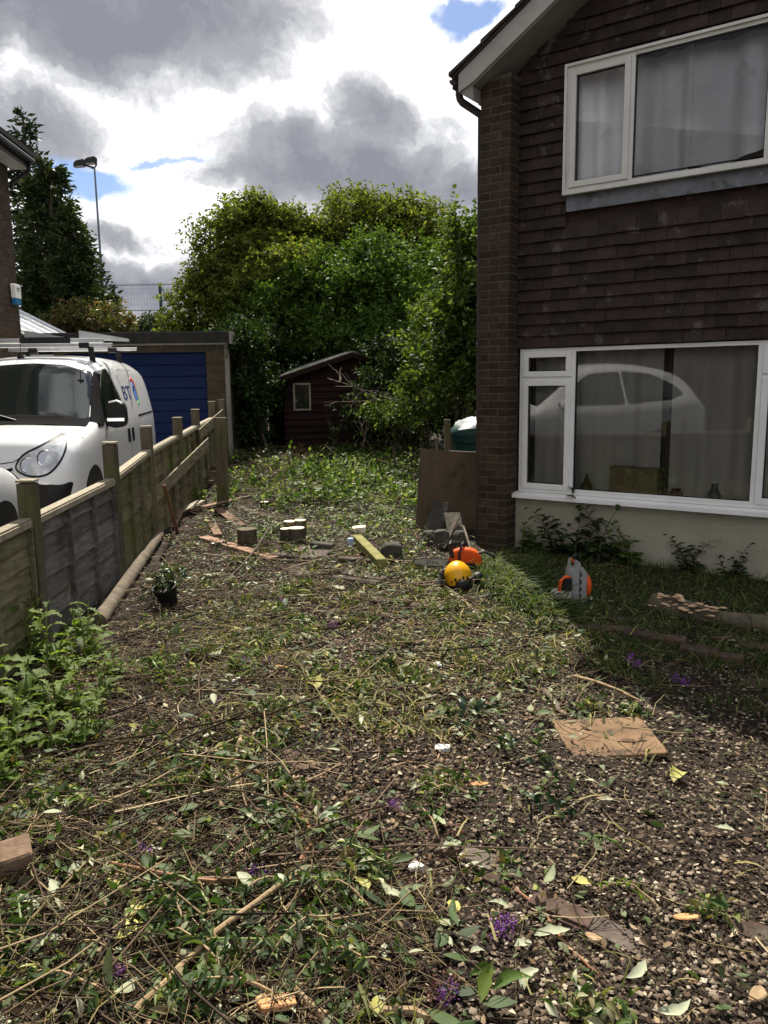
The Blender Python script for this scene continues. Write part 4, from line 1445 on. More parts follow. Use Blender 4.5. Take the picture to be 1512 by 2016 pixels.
for s_ in (1, -1):
    on_side(vb, round_loop([(-1.30, 1.115), (-1.60, 1.50), (-1.74, 1.655), (-2.12, 1.70), (-2.42, 1.12), (-1.9, 1.095)], .045), .006, .06, s_).build('side_window', 'car_glass', VAN, True)
    on_side(vb, round_loop([(-1.02, 1.065), (-1.30, 1.34), (-1.68, 1.668), (-1.73, 1.665), (-1.57, 1.48), (-1.285, 1.11), (-1.23, 1.07)], .02), .004, .04, s_).build('quarter_panel', 'matt_black', VAN, True)
    on_side(vb, ribbon([(-1.22, .32), (-1.25, .75), (-1.27, 1.08), (-1.58, 1.51), (-1.73, 1.69), (-2.14, 1.74), (-2.45, 1.12), (-2.48, .8), (-2.46, .34)], .009), .0025, .04, s_, .002).build('door_seam', 'seal', VAN, True)
    on_side(vb, ribbon([(-2.56, 1.36), (-2.50, 1.62), (-2.6, 1.70), (-4.0, 1.68), (-4.12, 1.6)], .018), .003, .04, s_, .002).build('crease_shade', 'saw_grey', VAN, True)  # grey strip paints the shade of a pressed crease onto the white side
    on_side(vb, ribbon([(-3.1, 1.115), (-4.1, 1.135)], .026), .004, .04, s_, .002).build('sliding_door_rail', 'seal', VAN, True)
    on_side(vb, round_loop([(-.32, .26), (-.33, .50), (-.46, .66), (-.66, .72), (-.86, .66), (-.99, .50), (-1.0, .26)], .1), .004, .05, s_, .002).build('wheel_arch', 'plastic_black', VAN, True)
    on_side(vb, round_loop([(-3.30, .26), (-3.31, .50), (-3.44, .66), (-3.64, .72), (-3.84, .66), (-3.97, .50), (-3.98, .28)], .1), .004, .05, s_, .002).build('wheel_arch', 'plastic_black', VAN, True)
    for hx in (-2.36, -2.60):
        on_side(vb, smooth_loop([(hx - .035, .84), (hx + .03, .82), (hx + .042, .90), (hx + .03, .99), (hx - .03, .98), (hx - .045, .91)]), .014, .03, s_, .012).build('door_handle', 'plastic_black', VAN, True)
    wheel(VAN, -.66, s_ * .80, .315, .20, s_)
    wheel(VAN, -3.64, s_ * .80, .315, .20, s_)
    mr = part('mirror', 'plastic_black', VAN, lambda b: b.prism(smooth_loop([(-.09, -.14), (.085, -.14), (.11, -.02), (.095, .10), (.02, .14), (-.08, .125), (-.105, 0)], 3), -.07, .05, 'yz'), True, .012, loc=(-1.36, s_ * 1.02, 1.20))
    part('cap', 'van_paint', mr, lambda b: b.tube([(.055, -.07, .12), (.056, .02, .138), (.052, .08, .105)], .010, 6), True)
    part('indicator', 'chrome', mr, lambda b: b.box(.052, .072, -.10, .10, -.085, -.045), bevel=.005)
    part('arm', 'plastic_black', mr, lambda b: b.bar((-.02, -s_ * .19, -.11), (0, 0, -.12), .06, .05))
on_front(vb, ribbon([(-.86, .99), (-.80, 1.03), (-.55, .945), (-.30, .80), (0, .765), (.30, .80), (.55, .945), (.80, 1.03), (.86, .99)], .009), .0025, .03, edge=.002).build('bonnet_seam', 'seal', VAN, True)
on_front(vb, ribbon([(.30, .735), (.15, .705), (0, .70), (-.15, .705), (-.30, .735)], .03), .003, .03, edge=.002).build('grille_slot', 'plastic_black', VAN, True)
# the side wording
def text_mesh(s, size, ext):
    cu = bpy.data.curves.new('t', 'FONT')
    cu.body, cu.size, cu.extrude = s, size, ext
    ob = bpy.data.objects.new('t', cu)
    COL.objects.link(ob)
    dg = bpy.context.evaluated_depsgraph_get()
    me_ = bpy.data.meshes.new_from_object(ob.evaluated_get(dg))
    bpy.data.objects.remove(ob)
    return me_


def logo_side(s_):
    tm = text_mesh('BT', .24, 0.0)
    tm.transform(Matrix.Translation((.004, 0, 0)))
    bmx = bmesh.new()
    bmx.from_mesh(tm)
    bmesh.ops.subdivide_edges(bmx, edges=bmx.edges[:], cuts=2)
    for v in bmx.verts:
        x = -(2.50 + v.co.x * 1.75) if s_ > 0 else -(3.28 - v.co.x * 1.25)
        h = vb.ray_cast(Vector((x, s_ * 2, 1.33 + v.co.y * 1.0)), Vector((0, -s_, 0)))
        v.co = h[0] + Vector((0, s_ * .004, 0))
    bmx.to_mesh(tm)
    bmx.free()
    mobj('lettering', tm, 'logo_navy', VAN)
    cx, cz = (-3.25, 1.42) if s_ > 0 else (-2.78, 1.38)
    on_side(vb, smooth_loop([(cx + .095 * math.cos(t), cz + .115 * math.sin(t)) for t in np.arange(12) * math.pi / 6]), .004, .03, s_, .001).build('emblem_globe', 'logo_blue', VAN, True)
    arcs = [('logo_navy', 60, 170, .055, .05), ('logo_red', 20, 120, .16, .045), ('logo_gold', -20, 35, .165, .03), ('logo_green', -85, -30, .16, .035)]
    for m_, a0, a1, rr, ww in arcs:
        pts = [(cx - rr * .82 * math.cos(R(a)) * (1 if s_ > 0 else -1), cz + rr * math.sin(R(a))) for a in np.linspace(a0, a1, 9)]
        on_side(vb, ribbon(pts, ww), .0065, .03, s_, .001).build('emblem_arc', m_, VAN, True)


logo_side(1)
logo_side(-1)
# roof bars with ladder clamp
rb = part('roof_bar', 'alu', VAN, lambda b: b.bar((-2.05, -.86, 1.965), (-2.05, .86, 1.965), .05, .045), bevel=.006)
part('roof_bar', 'alu', VAN, lambda b: b.bar((-3.45, -.86, 1.975), (-3.45, .86, 1.975), .05, .045), bevel=.006)
for x, z in ((-2.05, 1.75), (-3.45, 1.76)):
    for s_ in (1, -1):
        part('bar_foot', 'plastic_black', VAN, lambda b: b.bar((x, s_ * .62, z), (x, s_ * .60, 1.945), .06, .05, (1, 0, 0)), bevel=.006)
        part('bar_clip', 'plastic_black', VAN, lambda b: b.box(x - .04, x + .04, s_ * .53 - .06, s_ * .53 + .06, 1.93, 1.995), bevel=.008)
part('ladder_arm', 'plastic_dark', VAN, lambda b: b.bar((-2.3, -.30, 2.035), (-2.3, .30, 2.035), .07, .07), bevel=.01)
part('ladder_arm', 'alu', VAN, lambda b: b.bar((-2.3, .30, 2.03), (-2.3, .70, 2.03), .05, .055), bevel=.006)
part('ladder_arm', 'alu', VAN, lambda b: b.bar((-2.3, -.30, 2.03), (-2.3, -1.0, 2.03), .05, .055), bevel=.006)
part('ladder_wedge', 'alu', VAN, lambda b: b.prism([(-.28, 2.07), (-.28, 2.16), (.22, 2.075)], -2.46, -2.40, 'yz'))
part('ladder_wedge', 'alu', VAN, lambda b: b.prism([(.34, 2.06), (.34, 2.165), (.95, 2.06), (.95, 2.03)], -2.60, -2.54, 'yz'))
part('antenna', 'plastic_black', VAN, lambda b: (b.lathe([(.045, 1.825), (.03, 1.85), (.012, 1.88)], 12, (-1.98, -.2, 0)), b.tube([(-1.98, -.2, 1.87), (-2.0, -.2, 2.2)], .004, 5)), True)
part('wiper', 'plastic_black', VAN, lambda b: (b.tube([(-.93, .05, 1.155), (-1.02, -.25, 1.235), (-1.06, -.55, 1.255)], .012, 6)), True)
hang = part('windscreen_charm', 'plastic_black', VAN, lambda b: (b.tube([(0, 0, .10), (0, 0, -.06)], .006, 5), b.box(-.004, .004, -.035, .035, -.02, .0), b.ball((0, 0, -.01), .014)), loc=tuple(vb.ray_cast(Vector((3, .60, 1.56)), Vector((-1, 0, 0)))[0] + Vector((.018, 0, .012))))

# ---- the second, nearer white car: nose towards the van
CS = [(0.00, [(0, .28), (.42, .28), (.60, .32), (.64, .42), (.64, .50), (.62, .55), (.55, .58), (.42, .60), (.22, .61), (0, .615)]),
      (0.06, [(0, .24), (.52, .24), (.72, .30), (.76, .45), (.76, .57), (.73, .65), (.65, .69), (.50, .715), (.28, .73), (0, .735)]),
      (0.22, [(0, .21), (.62, .21), (.83, .30), (.86, .50), (.86, .66), (.82, .76), (.73, .80), (.56, .83), (.30, .85), (0, .855)]),
      (0.60, [(0, .19), (.68, .19), (.885, .30), (.905, .54), (.905, .74), (.87, .85), (.79, .89), (.62, .92), (.34, .945), (0, .95)]),
      (1.15, [(0, .18), (.70, .18), (.90, .30), (.918, .55), (.915, .80), (.885, .92), (.81, .96), (.65, .99), (.35, 1.01), (0, 1.015)]),
      (1.35, [(0, .18), (.70, .18), (.90, .30), (.918, .55), (.915, .81), (.885, .95), (.81, 1.03), (.67, 1.09), (.36, 1.12), (0, 1.13)]),
      (1.85, [(0, .18), (.70, .18), (.90, .30), (.918, .55), (.915, .82), (.885, .98), (.76, 1.22), (.65, 1.36), (.38, 1.42), (0, 1.435)]),
      (2.20, [(0, .18), (.70, .18), (.90, .30), (.918, .55), (.915, .83), (.885, .99), (.73, 1.30), (.63, 1.475), (.42, 1.535), (0, 1.55)]),
      (2.80, [(0, .18), (.70, .18), (.90, .30), (.92, .56), (.918, .84), (.888, 1.01), (.73, 1.33), (.63, 1.505), (.44, 1.565), (0, 1.58)]),
      (3.50, [(0, .20), (.70, .20), (.90, .32), (.92, .58), (.918, .86), (.888, 1.04), (.72, 1.32), (.62, 1.455), (.43, 1.51), (0, 1.525)]),
      (4.00, [(0, .24), (.68, .24), (.87, .36), (.90, .60), (.90, .87), (.87, 1.05), (.70, 1.25), (.58, 1.34), (.40, 1.385), (0, 1.40)]),
      (4.28, [(0, .30), (.60, .30), (.78, .42), (.82, .62), (.82, .85), (.79, .98), (.64, 1.08), (.52, 1.13), (.36, 1.16), (0, 1.17)]),
      (4.36, [(0, .36), (.50, .36), (.66, .46), (.70, .62), (.70, .82), (.67, .92), (.55, .98), (.44, 1.0), (.30, 1.01), (0, 1.015)])]
CAR = empty('car', (-3.66, 6.28, .035), R(93), 'second white car at the left edge, nose towards the van', 'car')
CAR.scale = (1, 1, 1.2)
me, cb = loft_body(CS)
mobj('body', me, 'car_paint', CAR)
on_front(cb, round_loop([(-.76, 1.02), (0, 1.055), (.76, 1.02), (.625, 1.435), (.3, 1.515), (0, 1.53), (-.3, 1.515), (-.625, 1.435)], .04), .005, .06).build('windscreen', 'car_glass', CAR, True)
for s_ in (1, -1):
    on_side(cb, round_loop([(-1.55, 1.02), (-2.02, 1.34), (-2.2, 1.425), (-2.72, 1.455), (-2.74, 1.03)], .05), .006, .05, s_).build('side_window', 'car_glass', CAR, True)
    on_side(cb, round_loop([(-2.79, 1.03), (-2.77, 1.458), (-3.3, 1.42), (-3.72, 1.27), (-3.86, 1.15), (-3.6, 1.08)], .05), .006, .05, s_).build('side_window', 'car_glass', CAR, True)
    on_front(cb, smooth_loop([(s_ * y, z) for y, z in [(.40, .62), (.60, .61), (.78, .68), (.89, .80), (.80, .81), (.62, .77), (.44, .70)]]), .008, .03, x=-.15, dirn=(-1, -s_ * .5, 0)).build('headlamp', 'lamp_glass', CAR, True)
    on_front(cb, ribbon(smooth_loop([(s_ * y, z) for y, z in [(.39, .615), (.60, .60), (.79, .67), (.905, .81), (.80, .825), (.61, .78), (.43, .71)]]) + [(s_ * .39, .615)], .022), .006, .03, x=-.15, dirn=(-1, -s_ * .5, 0)).build('lamp_surround', 'plastic_black', CAR, True)
    on_side(cb, round_loop([(-.42, .22), (-.42, .46), (-.54, .64), (-.76, .70), (-.98, .64), (-1.10, .46), (-1.10, .22)], .1), .004, .05, s_, .002).build('wheel_arch', 'plastic_black', CAR, True)
    on_side(cb, round_loop([(-3.02, .22), (-3.02, .46), (-3.14, .64), (-3.36, .70), (-3.58, .64), (-3.70, .46), (-3.70, .24)], .1), .004, .05, s_, .002).build('wheel_arch', 'plastic_black', CAR, True)
    wheel(CAR, -.76, s_ * .80, .31, .2, s_)
    wheel(CAR, -3.36, s_ * .80, .31, .2, s_)
    mr = part('mirror', 'car_paint', CAR, lambda b: b.ball((0, 0, 0), .07, .12, .075, 12, 8), True, loc=(-1.62, s_ * 1.0, 1.05))
    part('arm', 'plastic_black', mr, lambda b: b.bar((0, -s_ * .12, -.05), (0, 0, -.04), .06, .04))
on_front(cb, round_loop([(-.55, .30), (.55, .30), (.60, .44), (.3, .50), (-.3, .50), (-.60, .44)], .04), .006, .05).build('grille', 'plastic_black', CAR, True)


# ================================================================== trees and bushes
def crown_mesh(name, lobes, n, per, size, tmpl=LEAF2, seed=0, slen=.45, up=.25, droop=0.0, shell=.45, wide=1.0, floor=None):
    g = np.random.default_rng(seed)
    wts = np.array([l[3] * l[4] + l[4] * l[5] + l[3] * l[5] for l in lobes])
    pick = g.choice(len(lobes), n, p=wts / wts.sum())
    L = np.array([l[:6] for l in lobes], float)[pick]
    dv_ = g.normal(size=(n, 3))
    dv_ /= np.linalg.norm(dv_, axis=1, keepdims=True)
    rad = shell + (1.02 - shell) * g.random(n) ** .55
    lump = 1 + .13 * np.sin(dv_[:, 0] * 7 + pick * 1.7) * np.sin(dv_[:, 2] * 6 + 1.3 * pick) + .08 * np.sin(dv_[:, 1] * 13 + dv_[:, 2] * 9)
    base = L[:, :3] + dv_ * L[:, 3:] * (rad * lump)[:, None]
    sd = dv_ * .8 + g.normal(size=(n, 3)) * .55 + np.array([0, 0, up])
    sd /= np.linalg.norm(sd, axis=1, keepdims=True)
    ln = slen * (.45 + .9 * g.random(n))
    P = np.repeat(base, per, 0)
    SDr = np.repeat(sd, per, 0)
    t = np.tile((np.arange(per) + .5) / per, n) + g.uniform(-.08, .08, n * per)
    LN = np.repeat(ln, per)
    P = P + SDr * (t * LN)[:, None]
    P[:, 2] -= droop * (t * LN) ** 2 * 2
    side = g.normal(size=(n * per, 3))
    side -= (side * SDr).sum(1)[:, None] * SDr
    side /= np.linalg.norm(side, axis=1, keepdims=True) + 1e-9
    ld = SDr * .55 + side * .9
    ld[:, 2] -= droop
    S = size * g.uniform(.6, 1.25, n * per)
    if floor is not None:
        keep = P[:, 2] > floor
        P, ld, S = P[keep], ld[keep], S[keep]
    Sx = np.stack([S * wide, S, S], 1)
    return scatter_mesh(name, tmpl[0], tmpl[1], P, frames(ld, g.uniform(-1.2, 1.2, len(P))), Sx)


def limb_path(p, q, k, wob, rnd):
    p, q = Vector(p), Vector(q)
    return [p.lerp(q, i / k) + Vector((rnd.uniform(-wob, wob), rnd.uniform(-wob, wob), rnd.uniform(-wob, wob) * .4)) * (0 if i in (0,) else 1) for i in range(k + 1)]


def clumps(lobes, seed, k):
    "each bough breaks up into smaller leaf clumps over its outside"
    r = random.Random(seed + 5)
    out = []
    for l in lobes:
        n_ = max(5, int(k * max(.5, l[3])))
        for i in range(n_):
            u = r.uniform(-.75, 1)
            a = r.uniform(0, 6.283)
            c_ = math.sqrt(max(0, 1 - u * u))
            f = r.uniform(.55, .92)
            s_ = r.uniform(.24, .46)
            out.append((l[0] + l[3] * f * c_ * math.cos(a), l[1] + l[4] * f * c_ * math.sin(a), l[2] + l[5] * f * u, l[3] * s_ * 1.15, l[4] * s_, l[5] * s_ * .85))
    return out


def tree(name, base, lobes, n, per, size, m, label, seed=1, trunk_r=.14, stems=1, cat='tree', group=None, twigs=20, barkm='bark', sub=11, **kw):
    bx_, by_ = base
    e = empty(name, onground(bx_, by_), 0, label, cat, group)
    o0 = Vector(e.location)
    cm = crown_mesh('crown', clumps(lobes, seed, sub), n, per, size, seed=seed, **kw)
    c = mobj('crown', cm, m, e)
    c.location = -o0
    r = random.Random(seed)
    b = MB()
    for s_ in range(stems):
        a = r.uniform(0, 6.28)
        off = Vector((math.cos(a), math.sin(a), 0)) * (0 if stems == 1 else r.uniform(.05, .35))
        tgt = Vector(r.choice(lobes)[:3]) if stems > 1 else Vector(lobes[0][:3])
        pth = limb_path(o0 + off + Vector((0, 0, -.15)), tgt, 6, .10, r)
        b.tube(pth, [trunk_r * (1 - .75 * i / 6) for i in range(7)], 8)
    for l in lobes:
        c0 = Vector(l[:3])
        src = o0.lerp(c0, .55)
        b.tube(limb_path(src, c0, 4, .12, r), [trunk_r * .42, trunk_r * .36, trunk_r * .3, trunk_r * .22, trunk_r * .12], 6)
        for q in range(max(2, twigs // len(lobes))):
            d = Vector((r.gauss(0, 1), r.gauss(0, 1), r.gauss(0, .8))).normalized()
            e_ = c0 + Vector((d.x * l[3], d.y * l[4], d.z * l[5])) * r.uniform(.8, 1.05)
            b.tube(limb_path(src.lerp(c0, r.random()), e_, 4, .10, r), [trunk_r * .22, trunk_r * .18, trunk_r * .13, trunk_r * .09, trunk_r * .03], 5, cap=False)
    t = b.build('trunk', barkm, e, True)
    t.location = -o0
    return e


# big loose-leaved tree on the left of the clump
drop_ = 0.0


def lob(px, py, Y, r, ry=None, rz=None, dy=0):
    p = at(px, py + drop_, Y)
    return (p[0], p[1] + dy, p[2], r, ry or r, rz or r)


drop_ = 38.0
tree('broadleaf_tree', (-3.1, 19.6), [lob(500, 470, 20, 1.15), lob(425, 560, 19.6, .95), lob(400, 620, 19.4, .75, .75, .5), lob(560, 520, 19.4, 1.1), lob(480, 410, 20, .62, .7, .5), lob(470, 640, 19.2, .95, .8, .8), lob(540, 430, 20.4, .75), lob(590, 445, 20.6, .7)],
     6200, 12, .105, 'ash_leaf', 'loose feathery tree forming the left end of the green clump', seed=21, slen=.5, droop=.30, up=.2, twigs=40)
tree('broadleaf_tree', (.1, 20.6), [lob(680, 470, 21, 1.25), lob(790, 470, 20.8, 1.3), lob(870, 500, 20.4, 1.1), lob(740, 415, 21, .75), lob(630, 460, 21, .8), lob(830, 420, 20.8, .75), lob(905, 450, 20.5, .65)],
     6500, 12, .10, 'ash_leaf', 'tall yellowish-topped tree in the middle of the green clump', seed=22, slen=.55, droop=.30, up=.35, twigs=40)
drop_ = 8.0
tree('plum_tree', (-.6, 18.2), [lob(640, 560, 18.6, .95), lob(720, 550, 18.4, .95), lob(790, 580, 18.2, 1.0), lob(580, 610, 18.4, .85), lob(540, 660, 18.3, .75), lob(680, 640, 18, 1.0), lob(770, 670, 17.6, .95), lob(730, 490, 18.6, .55), lob(850, 640, 17.4, .8)],
     4600, 12, .095, 'plum_leaf', 'glossy dark green tree in front of the clump above the shed', seed=23, slen=.45, up=.45, twigs=50)
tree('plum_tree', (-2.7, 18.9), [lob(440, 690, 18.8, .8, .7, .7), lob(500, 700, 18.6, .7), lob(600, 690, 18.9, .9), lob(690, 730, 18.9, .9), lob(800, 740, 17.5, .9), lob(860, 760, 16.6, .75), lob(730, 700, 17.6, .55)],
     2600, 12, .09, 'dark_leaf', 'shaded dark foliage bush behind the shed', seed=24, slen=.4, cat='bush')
drop_ = 0.0
tree('hedge_tree', (1.35, 12.4), [lob(925, 520, 12.6, .42), lob(945, 600, 12.3, .48), lob(900, 640, 12.2, .38), lob(935, 690, 12, .48), lob(880, 720, 11.9, .33), lob(915, 770, 11.8, .40), lob(935, 470, 12.8, .35), lob(975, 560, 12.6, .6), lob(985, 680, 12.2, .6)],
     1700, 9, .10, 'bright_leaf', 'bright sunlit leafy bush pressed against the house corner', seed=25, slen=.42, up=.75, stems=9, trunk_r=.024, twigs=70, cat='bush', barkm='dead_wood', shell=.2, sub=9)
tree('hedge_tree', (.5, 12.9), [lob(830, 700, 13.2, .30), lob(845, 640, 13.4, .33), lob(815, 760, 12.9, .26), lob(800, 820, 12.8, .33, .3, .22), lob(855, 800, 12.4, .28), lob(760, 820, 13.2, .3, .3, .2)],
     620, 9, .075, 'bright_leaf', 'thin sparse bush of pale shoots left of the sunlit bush', seed=26, slen=.36, up=.7, stems=5, trunk_r=.022, twigs=40, cat='bush', barkm='dead_wood', shell=.1)

# conifers on the left
def conifer(name, x, y, z0, z1, r0, m, label, nb, per, size, seed, power=.8, drop=.25, lift=.15):
    e = empty(name, onground(x, y), 0, label, 'tree')
    gr = float(gz(x, y))
    g = np.random.default_rng(seed)
    b = MB().tube([(0, 0, -.2), (0, 0, (z1 - gr) * .5), (0.03, 0, z1 - gr - .1)], [.20, .12, .02], 8)
    P, D = [], []
    for i in range(nb):
        t = (i + g.random()) / nb
        z = z1 - (z1 - z0) * t ** .9
        ln = r0 * (t ** power) * g.uniform(.72, 1.12) + .05
        a = g.uniform(0, 2 * math.pi)
        dx, dy_ = math.cos(a), math.sin(a)
        k = max(5, int(per * (ln / r0) ** .9))
        tt = g.random(k) ** .7
        zz = z + lift * tt * ln - drop * ln * tt ** 2
        sp = g.normal(size=(k, 3)) * (.05 + .13 * ln * tt * (1 - .4 * tt))[:, None]
        pp = np.stack([x + dx * ln * tt, y + dy_ * ln * tt, zz], 1) + sp
        P.append(pp)
        D.append(np.stack([np.full(k, dx), np.full(k, dy_), np.full(k, .05)], 1) + g.normal(size=(k, 3)) * .55)
        b.tube([(0, 0, z - gr), (dx * ln * .5, dy_ * ln * .5, z - gr + lift * ln * .5 - drop * ln * .25), (dx * ln, dy_ * ln, z - gr + (lift - drop) * ln)], [.03, .018, .006], 4, cap=False)
    b.build('trunk', 'bark', e, True)
    P, D = np.concatenate(P), np.concatenate(D)
    S = size * g.uniform(.55, 1.3, len(P))
    c = mobj('crown', scatter_mesh('crown', LEAF2[0], LEAF2[1], P, frames(D, g.uniform(-3, 3, len(P))), np.stack([S * .55, S, S], 1)), m, e)
    c.location = -Vector(e.location)
    return e


q = at(42, 215, 24)
conifer('spruce_tree', q[0], 24, 1.6, q[2], 2.1, 'spruce_needle', 'dark spruce with a thin leading shoot at the left edge', 150, 120, .23, 31, .75, .25, .2)
q = at(92, 330, 21.5)
conifer('cypress_tree', q[0], 21.5, 1.2, q[2] + .1, 1.15, 'cypress_spray', 'dense drooping cypress right of the tall spruce', 170, 150, .20, 32, .42, .05, .55)
q = at(150, 400, 21)
conifer('cypress_tree', at(140, 500, 21)[0], 21, 1.2, at(140, 432, 21)[2], 1.0, 'cypress_spray', 'lower cypress at the right side of the conifer group', 120, 140, .19, 33, .45, .1, .5)
conifer('spruce_tree', at(196, 530, 22.5)[0], 22.5, 1.0, at(200, 525, 22.5)[2], 1.25, 'spruce_needle', 'small young spruce in front of the floodlight mast', 90, 70, .2, 34, .8, .1, .3)
tree('ruddy_shrub', (-7.5, 20.2), [lob(150, 632, 20, .55, .5, .28), lob(200, 628, 20, .45, .4, .28), lob(115, 640, 20, .45, .4, .25), lob(235, 645, 20, .35, .35, .22)], 420, 9, .10, 'ruddy_leaf',
     'reddish green shrub showing above the garage roof', seed=35, slen=.3, up=.6, cat='shrub', trunk_r=.04)
q = at(285, 640, 62)
tree('far_tree', (q[0], 62), [(q[0], 62, q[2] - .5, 1.5, 1.4, 1.1), (q[0] + .9, 62, q[2] - 1.2, 1.0, 1, .8), (q[0] - 1, 62, q[2] - 1.3, 1.0, 1, .8)], 500, 8, .32, 'far_leaf', 'small distant round tree beyond the sports fence', seed=36, slen=.6, trunk_r=.2)
for k, (px, py, Y, rr) in enumerate([(330, 660, 64, 1.6), (440, 640, 70, 2.4)]):
    q = at(px, py, Y)
    tree('far_tree', (q[0], Y), [(q[0], Y, q[2], rr, rr, rr * .8), (q[0] + rr * .6, Y, q[2] - .6, rr * .7, rr * .7, rr * .6)], 350, 8, .34, 'far_leaf', ['low distant tree just right of the mesh fence post', 'distant tree glimpsed behind the left of the green clump'][k], seed=37 + k, slen=.6, trunk_r=.2)

# bare dead branches hanging out in front of the shed
for k, (p0, p1, lab) in enumerate([(at(850, 790, 13.2), at(640, 790, 13.4), 'bare grey branch reaching left across the shed front'),
                                   (at(835, 820, 13.0), at(650, 745, 13.9), 'forked dead branch slanting up before the shed gable'),
                                   (at(715, 880, 13.2), at(700, 745, 13.5), 'upright thin dead stem before the shed wall')]):
    r = random.Random(80 + k)
    p0, p1 = Vector(p0), Vector(p1)
    b = MB()
    main = limb_path(p0, p1, 8, .05, r)
    b.tube(main, [.022 * (1 - .1 * i) for i in range(9)], 6)
    for j in range(11):
        s_ = main[r.randint(1, 7)]
        d = (p1 - p0).normalized() * r.uniform(.1, .5) + Vector((r.uniform(-.3, .3), r.uniform(-.25, .25), r.uniform(-.4, .45)))
        e_ = s_ + d * r.uniform(.6, 1.1)
        b.tube(limb_path(s_, e_, 4, .035, r), [.011, .009, .007, .005, .003], 4, cap=False)
    o = b.build('dead_branch', 'dead_wood', None, True)
    tag(o, lab, 'branch', 'dead branches before the shed')
r = random.Random(5)
p0, p1 = Vector(at(520, 800, 15.4)), Vector(at(480, 730, 15.6))
o = MB().tube(limb_path(at(515, 842, 15.3), at(500, 715, 15.6), 8, .05, r), .012, 5).build('climber_stem', 'dead_wood', None, True)
tag(o, 'thin pale climber stem dangling beside the shed wall', 'stem')
# shaded growth round the shed and garage
tree('ivy_bush', (-2.15, 15.1), [lob(478, 700, 15.0, .38, .6, .5), lob(485, 770, 14.9, .33, .6, .5), lob(480, 830, 14.8, .32, .5, .35), lob(500, 680, 16.4, .5, .6, .4), lob(465, 665, 14.6, .22, .4, .2), lob(515, 760, 16.0, .35, .5, .6), lob(510, 830, 15.7, .33, .5, .45), lob(530, 700, 17.2, .4, .5, .5)],
     1300, 11, .085, 'dark_leaf', 'dark ivy growth filling the gap between garage and shed', seed=41, slen=.3, cat='bush', trunk_r=.04, up=.1, shell=.2)
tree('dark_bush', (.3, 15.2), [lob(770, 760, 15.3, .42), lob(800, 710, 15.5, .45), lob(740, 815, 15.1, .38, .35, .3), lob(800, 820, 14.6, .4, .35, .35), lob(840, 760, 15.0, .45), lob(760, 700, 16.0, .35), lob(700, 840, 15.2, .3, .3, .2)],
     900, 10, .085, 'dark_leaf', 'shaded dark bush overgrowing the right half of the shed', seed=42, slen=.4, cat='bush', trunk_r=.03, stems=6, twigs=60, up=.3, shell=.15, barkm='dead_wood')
tree('plum_tree', (-1.6, 17.9), [lob(560, 690, 17.6, .35, .4, .22), lob(640, 675, 17.4, .4, .4, .25), lob(520, 680, 17.4, .35, .4, .25), lob(700, 665, 17.3, .4, .4, .28), lob(760, 650, 17, .4)],
     600, 10, .085, 'plum_leaf', 'low leafy growth hanging over the shed roof', seed=43, slen=.4, cat='bush', trunk_r=.04, droop=.3)
tree('glow_block_bush', (1.9, 14.6), [lob(900, 780, 14.6, .6, .5, .6), lob(950, 720, 14.8, .6, .5, .6), lob(880, 840, 14.4, .45, .4, .35), lob(950, 830, 14.4, .6, .5, .45), lob(1000, 640, 15, .8, .5, .8), lob(870, 700, 15.4, .5)],
     900, 10, .10, 'dark_leaf', 'added dark bush blocking the glow behind the sunlit bush and the green bin', seed=44, slen=.4, cat='bush', trunk_r=.04, up=.2, shell=.1)  # added dark foliage, blocks the pale glow between the stems in front


# ================================================================== the littered ground
def inpoly(x, y, poly):
    x, y = np.asarray(x), np.asarray(y)
    c = np.zeros(x.shape, bool)
    n = len(poly)
    for i in range(n):
        (ax, ay), (bx_, by_) = poly[i], poly[i - 1]
        with np.errstate(divide='ignore', invalid='ignore'):
            c ^= ((ay > y) != (by_ > y)) & (x < (bx_ - ax) * (y - ay) / (by_ - ay + 1e-12) + ax)
    return c


def wpoly(pts):
    return [tuple(gp(*p)[:2]) for p in pts]


HFOOT = [hw(-.02, -.02)[:2], hw(.31, -.02)[:2], hw(.31, FD - .01)[:2], hw(7, FD - .01)[:2], hw(7, 9)[:2], hw(-.02, 9)[:2]]
GARDEN = [(-2.05, .6), (-2.12, 6.4), (-2.33, 8.1), (-2.62, 12.5), (-2.7, 15.6), (2.2, 15.6), (4.2, 5.5), (4.2, .6)]


def sample(n, poly, g, fall=1.4, y0=1.6):
    P = np.array(poly)
    lo, hi = P.min(0), P.max(0)
    out = np.zeros((0, 2))
    while len(out) < n:
        q = g.uniform(lo, hi, (n * 3, 2))
        keep = inpoly(q[:, 0], q[:, 1], poly) & ~inpoly(q[:, 0], q[:, 1], HFOOT)
        keep &= g.random(len(q)) < np.minimum(1, (y0 / np.maximum(q[:, 1], .3)) ** fall)
        keep &= np.abs(q[:, 0]) < .62 * q[:, 1] + .9
        out = np.concatenate([out, q[keep]])
    return out[:n]


def patchy(q, g, s=1.3, thr=.0, seed=0):
    "keep pieces in uneven drifts"
    v = (np.sin(q[:, 0] * s * 2.1 + seed) * np.sin(q[:, 1] * s * 1.7 + seed * 1.9) + .6 * np.sin(q[:, 0] * s * 4.3 + q[:, 1] * s * 3.1 + seed * .7)
         + .4 * np.sin(q[:, 1] * s * 7.1 - q[:, 0] * s * 5.3 + seed))
    return q[v + g.normal(size=len(q)) * .45 > thr]


